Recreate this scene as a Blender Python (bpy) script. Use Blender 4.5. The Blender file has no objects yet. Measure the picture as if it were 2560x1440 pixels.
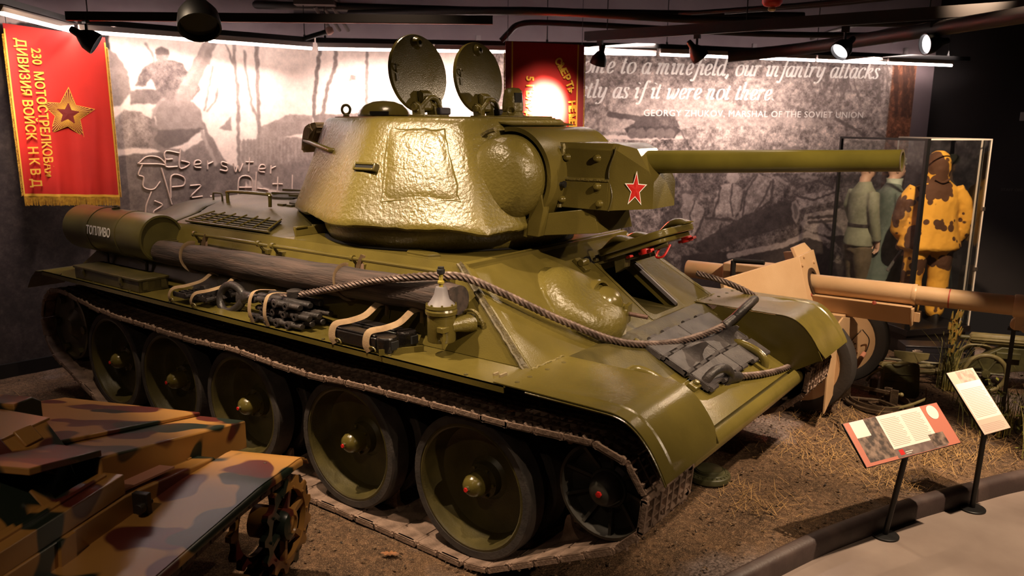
import bpy, bmesh, math, random
import numpy as np
from mathutils import Vector as V, Matrix as M
from math import sin, cos, pi, sqrt, atan2, radians as RD

random.seed(7); rng = np.random.default_rng(7)
SC = bpy.context.scene
LINK = SC.collection.objects.link

# ---------------------------------------------------------------- camera
def look_matrix(yaw, pitch, roll):
    f = V((cos(yaw)*cos(pitch), sin(yaw)*cos(pitch), -sin(pitch)))
    r = V((sin(yaw), -cos(yaw), 0)); u = r.cross(f)
    r2 = r*cos(roll)+u*sin(roll); u2 = -r*sin(roll)+u*cos(roll)
    return M(((r2.x, u2.x, -f.x), (r2.y, u2.y, -f.y), (r2.z, u2.z, -f.z)))
cd = bpy.data.cameras.new('camera'); cam = bpy.data.objects.new('camera', cd); LINK(cam)
cam.matrix_world = M.Translation((4.4667, -4.5329, 2.4122)) @ look_matrix(2.2095, .2047, .0072).to_4x4()
cd.sensor_width = 36; cd.lens = 1990.5/2560*36; cd.clip_start = .05; cd.clip_end = 100
cd.dof.use_dof = True; cd.dof.focus_distance = 5.0; cd.dof.aperture_fstop = 2.4
SC.camera = cam

# ---------------------------------------------------------------- world, lamps, exposure
w = bpy.data.worlds.new('world'); SC.world = w; w.use_nodes = True
w.node_tree.nodes['Background'].inputs[0].default_value = (1, .72, .55, 1)
w.node_tree.nodes['Background'].inputs[1].default_value = .012
SC.view_settings.view_transform = 'Standard'; SC.view_settings.look = 'None'
SC.view_settings.gamma = 1; SC.view_settings.use_curve_mapping = False
SC.view_settings.exposure = 0.25
WARM = (1, .74, .50)
def spot(name, pos, at, power, angle, blend=.6, col=WARM, rad=.04):
    l = bpy.data.lights.new(name, 'SPOT'); l.energy = power; l.spot_size = RD(angle); l.spot_blend = blend
    l.color = col; l.shadow_soft_size = rad
    o = bpy.data.objects.new(name, l); LINK(o); o.location = pos
    o.rotation_euler = (V(at)-V(pos)).to_track_quat('-Z', 'Y').to_euler()
    return o
SPOTS = [  # track lamps over the visitors' side and over the display, plus added fill lamps
    ('lamp', (.5, -2.25, 3.95), (.8, -1.1, 1.2), 660, 60, .6),
    ('lamp', (-1.0, -2.25, 3.95), (-.8, -1.1, 1.5), 230, 70, .8),
    ('lamp', (2.6, -2.1, 3.95), (2.1, -1.0, .8), 250, 56, .7),
    ('lamp', (2.3, 1.4, 4.1), (1.9, .6, 1.2), 170, 70),
    ('lamp', (.3, -.3, 4.1), (.2, -.5, 1.6), 70, 80),
    ('lamp', (5.0, -1.6, 3.85), (2.0, -.3, 1.6), 560, 52, .8),
    ('lamp', (7.4, -2.6, 3.6), (2.9, -.9, .5), 330, 26, .8),  # fill added to brighten the track front under the fender
    ('lamp', (2.7, -5.2, 3.9), (1.1, -2.8, .8), 90, 60, 1.0),  # weak fill added to lift the dark side of the carrier
    ('lamp', (5.6, .9, 3.75), (1.9, -.1, 1.3), 220, 46),
    ('lamp', (3.08, 2.68, 3.03), (1.6, .5, 1.7), 90, 65),
    ('lamp', (4.8, .9, 3.95), (3.9, .8, .4), 950, 58, .8),
    ('lamp', (3.6, 2.4, 4.0), (3.0, 5.3, 1.0), 1300, 46),
    ('lamp', (4.6, 1.6, 4.0), (3.0, 2.8, .5), 800, 60),
    ('lamp', (1.5, 1.0, 4.0), (-.28, 2.47, 2.62), 42000, 11, 1.0),
    ('lamp', (1.5, 1.1, 4.0), (-.28, 2.5, 2.4), 420, 26, .8),
    ('lamp', (-1.6, -1.9, 4.0), (-3.4, -.9, 2.6), 170, 34),
]
for s in SPOTS: spot(*s)

def wall_fill(a, b, at, power):
    """added line lamp from a to b along the strip lights, brightening the wall below"""
    a, b = V(a), V(b); l = bpy.data.lights.new('wall_fill', 'AREA'); l.shape = 'RECTANGLE'; l.size = (b-a).length; l.size_y = .03; l.energy = power; l.color = (1, .80, .72); l.spread = RD(130)
    o = bpy.data.objects.new('wall_fill', l); LINK(o); c = (a+b)/2; z = -(V(at)-c).normalized(); x = (b-a).normalized(); y = z.cross(x)
    o.matrix_world = M(((x.x, y.x, z.x, c.x), (x.y, y.y, z.y, c.y), (x.z, y.z, z.z, c.z), (0, 0, 0, 1)))
wall_fill((-3.38,-.80,3.19), (-2.90,1.50,3.19), (-3.55,.2,2.2), 30)  # lamps added beside the strip tubes to brighten the murals
wall_fill((-2.52,-1.74,3.19), (-3.38,-.80,3.19), (-3.75,-1.6,2.2), 28)
wall_fill((-2.80,1.62,3.19), (.02,4.22,3.19), (-1.75,3.6,2.1), 58)
wall_fill((.06,4.28,3.19), (2.59,7.91,3.19), (.9,6.7,2.0), 48)

# ---------------------------------------------------------------- helpers
def tag(o, label=None, cat=None, group=None, kind=None):
    if label: o['label'] = label
    if cat: o['category'] = cat
    if group: o['group'] = group
    if kind: o['kind'] = kind
    return o
def empty(name, loc=(0, 0, 0), rz=0, label=None, cat=None, group=None):
    o = bpy.data.objects.new(name, None); LINK(o); o.location = loc; o.rotation_euler = (0, 0, rz); o.empty_display_size = .1
    return tag(o, label, cat, group)
def inst(name, me, parent, mw=None):
    o = bpy.data.objects.new(name, me); LINK(o); o.parent = parent
    if mw is not None: o.matrix_local = mw
    return o
def copy_tree(o, parent=None):
    c = o.copy(); LINK(c); c.parent = parent
    for ch in list(o.children): copy_tree(ch, c)
    return c
def fr(o, x, z):
    """frame matrix: origin o, x axis along x, z axis along z"""
    z = V(z).normalized(); x = V(x); x = (x-z*x.dot(z)).normalized(); y = z.cross(x)
    return M(((x.x, y.x, z.x, o[0]), (x.y, y.y, z.y, o[1]), (x.z, y.z, z.z, o[2]), (0, 0, 0, 1)))
def smooth_pts(P, k=6, closed=False):
    P = [V(p) for p in P]; n = len(P); out = []
    for i in range(n if closed else n-1):
        a, b = P[i], P[(i+1) % n]
        p0 = P[i-1] if (closed or i > 0) else a*2-b
        p3 = P[(i+2) % n] if (closed or i+2 < n) else b*2-a
        for j in range(k):
            t = j/k
            out.append(.5*((2*a)+(b-p0)*t+(2*p0-5*a+4*b-p3)*t*t+(3*a-p0-3*b+p3)*t**3))
    if not closed: out.append(P[-1])
    return out
class MB:
    def __init__(s): s.v = []; s.f = []; s.m = None
    def add(s, vs, fs):
        n = len(s.v)
        for p in vs:
            p = V(p); s.v.append(tuple(s.m @ p) if s.m else tuple(p))
        s.f += [tuple(i+n for i in f) for f in fs]; return s
    def at(s, m): s.m = m; return s
    def box(s, x0, x1, y0, y1, z0, z1):
        return s.add([(x0,y0,z0),(x1,y0,z0),(x1,y1,z0),(x0,y1,z0),(x0,y0,z1),(x1,y0,z1),(x1,y1,z1),(x0,y1,z1)],
                     [(3,2,1,0),(4,5,6,7),(0,1,5,4),(1,2,6,5),(2,3,7,6),(3,0,4,7)])
    def hexa(s, a, b):
        """two quads (4 pts each) joined"""
        return s.add(list(a)+list(b), [(3,2,1,0),(4,5,6,7),(0,1,5,4),(1,2,6,5),(2,3,7,6),(3,0,4,7)])
    def prism(s, poly, a, b, ax='z'):
        n = len(poly)
        g = {'z': lambda p, t: (p[0], p[1], t), 'y': lambda p, t: (p[0], t, p[1]), 'x': lambda p, t: (t, p[0], p[1])}[ax]
        vs = [g(p, a) for p in poly]+[g(p, b) for p in poly]
        return s.add(vs, [tuple(range(n-1, -1, -1)), tuple(range(n, 2*n))]+[(i, (i+1) % n, n+(i+1) % n, n+i) for i in range(n)])
    def loft(s, rings, cap=True, closed=True, loop=False):
        n = len(rings[0]); vs = [p for r in rings for p in r]; fs = []
        L = len(rings)
        for i in range(L if loop else L-1):
            for j in range(n if closed else n-1):
                k = (j+1) % n; i2 = (i+1) % L
                fs.append((i*n+j, i*n+k, i2*n+k, i2*n+j))
        if cap and not loop: fs += [tuple(range(n-1, -1, -1)), tuple(range((L-1)*n, L*n))]
        return s.add(vs, fs)
    def lathe(s, prof, n=24, m=None, cap=True):
        """prof (r, h) revolved round z of frame m"""
        m = m or M(); rings = []
        for r, h in prof: rings.append([m @ V((r*cos(2*pi*j/n), r*sin(2*pi*j/n), h)) for j in range(n)])
        return s.loft(rings, cap)
    def cyl(s, p0, p1, r0, r1=None, n=12):
        return s.tube([p0, p1], [r0, r0 if r1 is None else r1], n)
    def tube(s, pts, r, n=8, closed=False, sq=1., twist=0, lobes=0, amp=.0):
        P = [V(p) for p in pts]; L = len(P)
        rr = r if isinstance(r, (list, tuple)) else [r]*L
        rings = []; up = None; acc = 0
        for i in range(L):
            d = (P[(i+1) % L]-P[i-1]) if closed else (P[min(i+1, L-1)]-P[max(i-1, 0)])
            d.normalize()
            if up is None:
                up = V((0, 0, 1)) if abs(d.z) < .9 else V((1, 0, 0))
            x = (up-d*up.dot(d)).normalized(); y = d.cross(x); up = x
            if i: acc += (P[i]-P[i-1]).length
            ring = []
            for j in range(n):
                a = 2*pi*j/n
                q = rr[i]*(1+amp*cos(lobes*a)) if lobes else rr[i]
                a2 = a+twist*acc
                ring.append(P[i]+x*q*cos(a2)+y*q*sq*sin(a2))
            rings.append(ring)
        return s.loft(rings, not closed, True, closed)
    def ball(s, c, rx, ry=None, rz=None, nu=16, nv=10, v0=-pi/2, v1=pi/2):
        ry = ry or rx; rz = rz or rx; rings = []
        for i in range(nv+1):
            t = v0+(v1-v0)*i/nv; k = max(cos(t), .002)
            rings.append([(c[0]+rx*k*cos(2*pi*j/nu), c[1]+ry*k*sin(2*pi*j/nu), c[2]+rz*sin(t)) for j in range(nu)])
        return s.loft(rings)
    def sheet(s, G, t):
        """grid of points G[i][j] with thickness t along -normal"""
        G = [[V(p) for p in row] for row in G]; a, b = len(G), len(G[0]); H = []
        for i in range(a):
            row = []
            for j in range(b):
                du = G[min(i+1, a-1)][j]-G[max(i-1, 0)][j]; dv = G[i][min(j+1, b-1)]-G[i][max(j-1, 0)]
                nn = du.cross(dv); nn.normalize(); row.append(G[i][j]-nn*t)
            H.append(row)
        vs = [p for r in G for p in r]+[p for r in H for p in r]; o = a*b; fs = []
        for i in range(a-1):
            for j in range(b-1):
                q = (i*b+j, (i+1)*b+j, (i+1)*b+j+1, i*b+j+1); fs.append(q); fs.append(tuple(x+o for x in reversed(q)))
        for i in range(a-1):
            for j in (0, b-1):
                q = (i*b+j, i*b+j+o, (i+1)*b+j+o, (i+1)*b+j); fs.append(q if j == 0 else q[::-1])
        for j in range(b-1):
            for i in (0, a-1):
                q = (i*b+j, i*b+j+1, i*b+j+1+o, i*b+j+o); fs.append(q if i == 0 else q[::-1])
        return s.add(vs, fs)
    def mesh(s, name, mat=None, ang=38, fix=True):
        me = bpy.data.meshes.new(name); me.from_pydata(s.v, [], s.f); me.validate()
        if fix:
            b = bmesh.new(); b.from_mesh(me); bmesh.ops.recalc_face_normals(b, faces=b.faces); b.to_mesh(me); b.free()
        if ang:
            me.polygons.foreach_set('use_smooth', [True]*len(me.polygons)); me.set_sharp_from_angle(angle=RD(ang))
        if mat: me.materials.append(mat)
        return me
    def build(s, name, mat=None, parent=None, ang=38, bev=0, seg=2, fix=True):
        o = bpy.data.objects.new(name, s.mesh(name, mat, ang, fix)); LINK(o)
        if parent: o.parent = parent
        if bev:
            md = o.modifiers.new('bevel', 'BEVEL'); md.width = bev; md.segments = seg; md.limit_method = 'ANGLE'; md.angle_limit = RD(40)
        return o
def jitter(rings, amp, seed=0):
    r = random.Random(seed)
    return [[V(p)+V((r.uniform(-amp, amp), r.uniform(-amp, amp), r.uniform(-amp, amp))) for p in ring] for ring in rings]

# ---------------------------------------------------------------- materials
def sl(h):
    c = [int(h[i:i+2], 16)/255 for i in (0, 2, 4)]
    return [x/12.92 if x <= .04045 else ((x+.055)/1.055)**2.4 for x in c]+[1]
MATS = {}
def mat(name, col, rough=.5, col2=None, scale=6, bump=0, bscale=40, metal=0, spec=.5, coat=0, detail=6, lo=.4, hi=.6, stretch=None, rvar=0):
    if name in MATS: return MATS[name]
    m = bpy.data.materials.new(name); m.use_nodes = True; nt = m.node_tree; N = nt.nodes; L = nt.links
    p = N['Principled BSDF']; c = sl(col) if isinstance(col, str) else list(col)
    p.inputs['Base Color'].default_value = c; p.inputs['Roughness'].default_value = rough; p.inputs['Metallic'].default_value = metal
    p.inputs['Specular IOR Level'].default_value = spec; p.inputs['Coat Weight'].default_value = coat; p.inputs['Coat Roughness'].default_value = .12
    tc = N.new('ShaderNodeTexCoord'); co = tc.outputs['Object']
    if stretch:
        mp = N.new('ShaderNodeMapping'); mp.inputs['Scale'].default_value = stretch; L.new(co, mp.inputs[0]); co = mp.outputs[0]
    if col2 is not None:
        n = N.new('ShaderNodeTexNoise'); n.inputs['Scale'].default_value = scale; n.inputs['Detail'].default_value = detail
        r = N.new('ShaderNodeValToRGB'); r.color_ramp.elements[0].position = lo; r.color_ramp.elements[1].position = hi
        r.color_ramp.elements[0].color = c; r.color_ramp.elements[1].color = sl(col2) if isinstance(col2, str) else list(col2)
        L.new(co, n.inputs[0]); L.new(n.outputs[0], r.inputs[0]); L.new(r.outputs[0], p.inputs['Base Color'])
        if rvar:
            mr = N.new('ShaderNodeMapRange'); mr.inputs['To Min'].default_value = rough-rvar; mr.inputs['To Max'].default_value = rough+rvar
            mr.inputs['From Min'].default_value = .3; mr.inputs['From Max'].default_value = .7
            L.new(n.outputs[0], mr.inputs[0]); L.new(mr.outputs[0], p.inputs['Roughness'])
    if bump:
        n2 = N.new('ShaderNodeTexNoise'); n2.inputs['Scale'].default_value = bscale; n2.inputs['Detail'].default_value = 5
        b = N.new('ShaderNodeBump'); b.inputs['Strength'].default_value = bump; b.inputs['Distance'].default_value = .01
        L.new(co, n2.inputs[0]); L.new(n2.outputs[0], b.inputs['Height']); L.new(b.outputs[0], p.inputs['Normal'])
    MATS[name] = m; return m
def camo(name, cols, scale, soft=.03, rough=.4, thr=(.52, .56), disp=0):
    m = bpy.data.materials.new(name); m.use_nodes = True; nt = m.node_tree; N = nt.nodes; L = nt.links
    p = N['Principled BSDF']; p.inputs['Roughness'].default_value = rough
    tc = N.new('ShaderNodeTexCoord'); last = None
    for k, c in enumerate(cols):
        if k == 0:
            rgb = N.new('ShaderNodeRGB'); rgb.outputs[0].default_value = sl(c); last = rgb.outputs[0]; continue
        mp = N.new('ShaderNodeMapping'); mp.inputs['Location'].default_value = (3.7*k, 1.9*k, 5.1*k); L.new(tc.outputs['Object'], mp.inputs[0])
        n = N.new('ShaderNodeTexNoise'); n.inputs['Scale'].default_value = scale; n.inputs['Detail'].default_value = 1.0
        L.new(mp.outputs[0], n.inputs[0])
        r = N.new('ShaderNodeValToRGB'); t = thr[k-1]; r.color_ramp.elements[0].position = t-soft; r.color_ramp.elements[1].position = t+soft
        L.new(n.outputs[0], r.inputs[0])
        mx = N.new('ShaderNodeMix'); mx.data_type = 'RGBA'; mx.inputs[7].default_value = sl(c)
        L.new(r.outputs[0], mx.inputs[0]); L.new(last, mx.inputs[6]); last = mx.outputs[2]
    L.new(last, p.inputs['Base Color']); MATS[name] = m; return m
def emit(name, col, st):
    m = bpy.data.materials.new(name); m.use_nodes = True; N = m.node_tree.nodes; N.clear()
    e = N.new('ShaderNodeEmission'); e.inputs[0].default_value = col; e.inputs[1].default_value = st
    o = N.new('ShaderNodeOutputMaterial'); m.node_tree.links.new(e.outputs[0], o.inputs[0]); return m

GREEN = mat('green_paint', '5c5226', .21, '50471f', 3.2, .10, 130, lo=.35, hi=.65, rvar=.07)
CAST = mat('green_cast_paint', '645a2a', .29, '564d22', 2.6, .55, 42, lo=.35, hi=.65, rvar=.08)
GREEND = mat('green_worn_paint', '4c4423', .38, '3c361b', 5, .15, 90)
WELD = mat('weld_bead', '6a5f30', .40, '584e26', 30, .9, 70)
RUBBER = mat('tyre_rubber', '3b342f', .75, '2a2522', 9, .2, 60)
STEEL = mat('track_steel', '947c6c', .62, '665346', 7, .5, 60, metal=.25)
BSTEEL = mat('black_steel', '2b2827', .42, '3a3432', 9, .35, 60, metal=.3)
GSTEEL = mat('grey_steel', '45403f', .5, '312c2c', 6, .25, 50, metal=.15)
BLACK = mat('matt_black', '121110', .6)
DARK = mat('dark_interior', '080706', .8)
WOOD = mat('dark_log', '4a3a33', .75, '241b18', 5, .7, 22, stretch=(.5, 6, 6), lo=.35, hi=.65)
CABLE = mat('cable_steel', '6e5d55', .5, '4a3c36', 12, .15, 90, metal=.4)
STRAP = mat('tan_strap', '8d7658', .85, '7c6448', 12, .2, 160)
RED = mat('red_paint', 'c0201c', .45)
LGREY = mat('pale_grey_paint', '6f6a6c', .5)
TAN = mat('sand_paint', 'c4a27c', .36, 'b8956e', 3, .1, 90, lo=.35, hi=.65)
BRASS = mat('bare_metal', 'b9a98a', .35, metal=.7)
CANVAS = mat('canvas', 'b9a183', .85, 'a08a6c', 8, .3, 120)
GOLD = mat('gold_cloth', 'c89a2e', .7, 'a87a1e', 40, .3, 200)
REDCLOTH = mat('red_cloth', 'cf2418', .72, 'b81d14', 2.5, .12, 260, lo=.3, hi=.7)
REDCLOTH2 = mat('dark_red_cloth', 'b81c1a', .72, 'a01818', 2.5, .12, 260, lo=.3, hi=.7)
PURPLE = mat('maroon_band', '8c2c34', .75)
WHITE = mat('white_print', 'f2ece4', .6)
YELPR = mat('yellow_print', 'e0ae3c', .65)
CEIL = mat('dark_ceiling', '1d1a1a', .8)
PIPE = mat('dark_pipe', '2a2423', .55)
FIX = mat('black_fixture', '0d0c0c', .45)
MURAL_LEFT = [('p',0.13,0.06,[-0.77,1.05,3.51,1.27,3.42,-0.56,-1.03,-1.1]),
('p',0.12,0.06,[-0.51,3.18,1.29,3.33,1.24,2.61,1.15,2.02,0.97,1.22,0.78,0.59,0.01,-0.07,-0.94,-0.37]),
('p',0.42,0.06,[1.15,2.04,1.78,2.09,2.4,1.95,2.64,1.84,2.58,1.43,2.5,0.6,0.78,0.59,0.99,1.38]),
('p',0.52,0.05,[1.25,3.1,1.33,3.05,1.4,2.96,1.44,2.83,1.44,2.67,1.34,2.55,1.19,2.52]),
('p',0.48,0.06,[1.44,2.7,1.92,2.74,2.06,2.71,1.88,2.59,1.43,2.56]),
('p',0.42,0.1,[1.49,2.74,1.57,2.91,1.64,2.97,1.72,3.01,1.9,3.03,2,2.98,2.05,2.89,1.94,2.71,1.71,2.71,1.65,2.82,1.59,2.75]),
('p',0.57,0.06,[1.72,3.11,1.79,3.14,1.86,3.12,1.86,3.04,1.78,2.99,1.72,3.02]),
('p',0.36,0.05,[1.71,3.07,1.72,3.12,1.79,3.15,1.86,3.13,1.87,3.07]),
('p',0.42,0.1,[1.99,2.79,2.15,2.86,2.17,2.73,2.08,2.63,2,2.62]),
('p',0.56,0.1,[1.25,2.41,1.37,2.51,1.53,2.49,1.64,2.41,1.64,2.12,1.22,2.13]),
('p',0.62,0.1,[1.44,2.41,1.53,2.47,1.61,2.41,1.57,2.29,1.5,2.33]),
('p',0.52,0.05,[1.63,2.49,1.7,2.29,1.79,2.12,1.96,2.09,2.19,2.22,2.16,2.42,2.34,2.07,2.43,1.95,2.21,1.93,1.82,1.99,1.63,2.12]),
('p',0.56,0.04,[1.65,2.51,1.74,2.63,1.91,2.62,2.08,2.61,2.16,2.52,2.18,2.32,1.84,2.31,1.69,2.31]),
('p',0.38,0.03,[1.69,2.31,2.18,2.33,1.94,2.15,1.75,2.12,1.64,2.2]),
('l',0.66,0.02,[2.15,2.29,2.22,2.12,2.28,1.94]),
('l',0.66,0.015,[1.64,2.45,1.7,2.57,1.77,2.63]),
('p',0.58,0.04,[2.25,3.24,2.4,3.25,2.09,2.65,1.97,2.51,1.84,2.55,1.92,2.72]),
('l',0.64,0.03,[2.29,3.22,1.95,2.7]),
('p',0.5,0.05,[2.54,1.97,3.55,2.01,3.52,1.47,3.07,1.59,2.64,1.7]),
('p',0.6,0.05,[2.81,2.32,3.23,2.49,3.57,2.48,3.56,2.28,2.8,2.19]),
('p',0.62,0.06,[2.6,2.19,3.1,2.23,3.56,2.21,3.55,1.95,2.58,1.89]),
('p',0.56,0.03,[2.35,2.32,2.5,2.46,2.5,2.29]),
('l',0.54,0.02,[2.58,3.24,2.58,2.98,2.6,2.79,2.58,2.42,2.56,1.89]),
('l',0.56,0.012,[2.58,2.98,2.53,3.11,2.49,3.23]),
('l',0.52,0.025,[2.86,3.26,2.84,2.86,2.83,2.29]),
('l',0.56,0.014,[2.71,3.16,2.71,2.95,2.75,2.6,2.81,2.42]),
('l',0.58,0.01,[2.29,3.01,2.33,3.14,2.35,3.24]),
('l',0.56,0.012,[2.2,2.52,2.25,2.71,2.32,2.97]),
('l',0.56,0.012,[1.63,3.17,1.68,3.09,1.7,3]),
('l',0.56,0.012,[2.23,2.5,2.33,2.63,2.37,2.76]),
('p',0.72,0.06,[2.63,1.66,2.68,1.75,2.79,1.72,2.9,1.55,3.06,1.4,2.6,1.43]),
('l',0.56,0.012,[2.63,2.2,2.61,1.92]),
('l',0.56,0.012,[2.68,2.2,2.66,1.92]),
('l',0.56,0.012,[2.72,2.2,2.7,1.92]),
('l',0.56,0.012,[2.76,2.2,2.75,1.92]),
('l',0.56,0.012,[2.81,2.2,2.79,1.92]),
('l',0.56,0.012,[2.85,2.2,2.84,1.92]),
('l',0.56,0.012,[2.9,2.2,2.88,1.91]),
('l',0.56,0.012,[2.94,2.2,2.93,1.91]),
('l',0.56,0.012,[2.99,2.2,2.97,1.91]),
('l',0.56,0.012,[3.04,2.2,3.02,1.91]),
('l',0.56,0.012,[3.08,2.19,3.06,1.91]),
('l',0.56,0.012,[3.13,2.19,3.11,1.91]),
('l',0.56,0.012,[3.17,2.19,3.16,1.9]),
('l',0.56,0.012,[3.22,2.19,3.21,1.9]),
('l',0.56,0.012,[3.27,2.19,3.25,1.9]),
('l',0.56,0.012,[3.32,2.19,3.3,1.9]),
('l',0.56,0.012,[3.37,2.19,3.35,1.9]),
('l',0.56,0.012,[3.41,2.19,3.4,1.9]),
('l',0.56,0.012,[3.46,2.19,3.45,1.9]),
('l',0.56,0.012,[3.51,2.19,3.5,1.89])]
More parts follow.
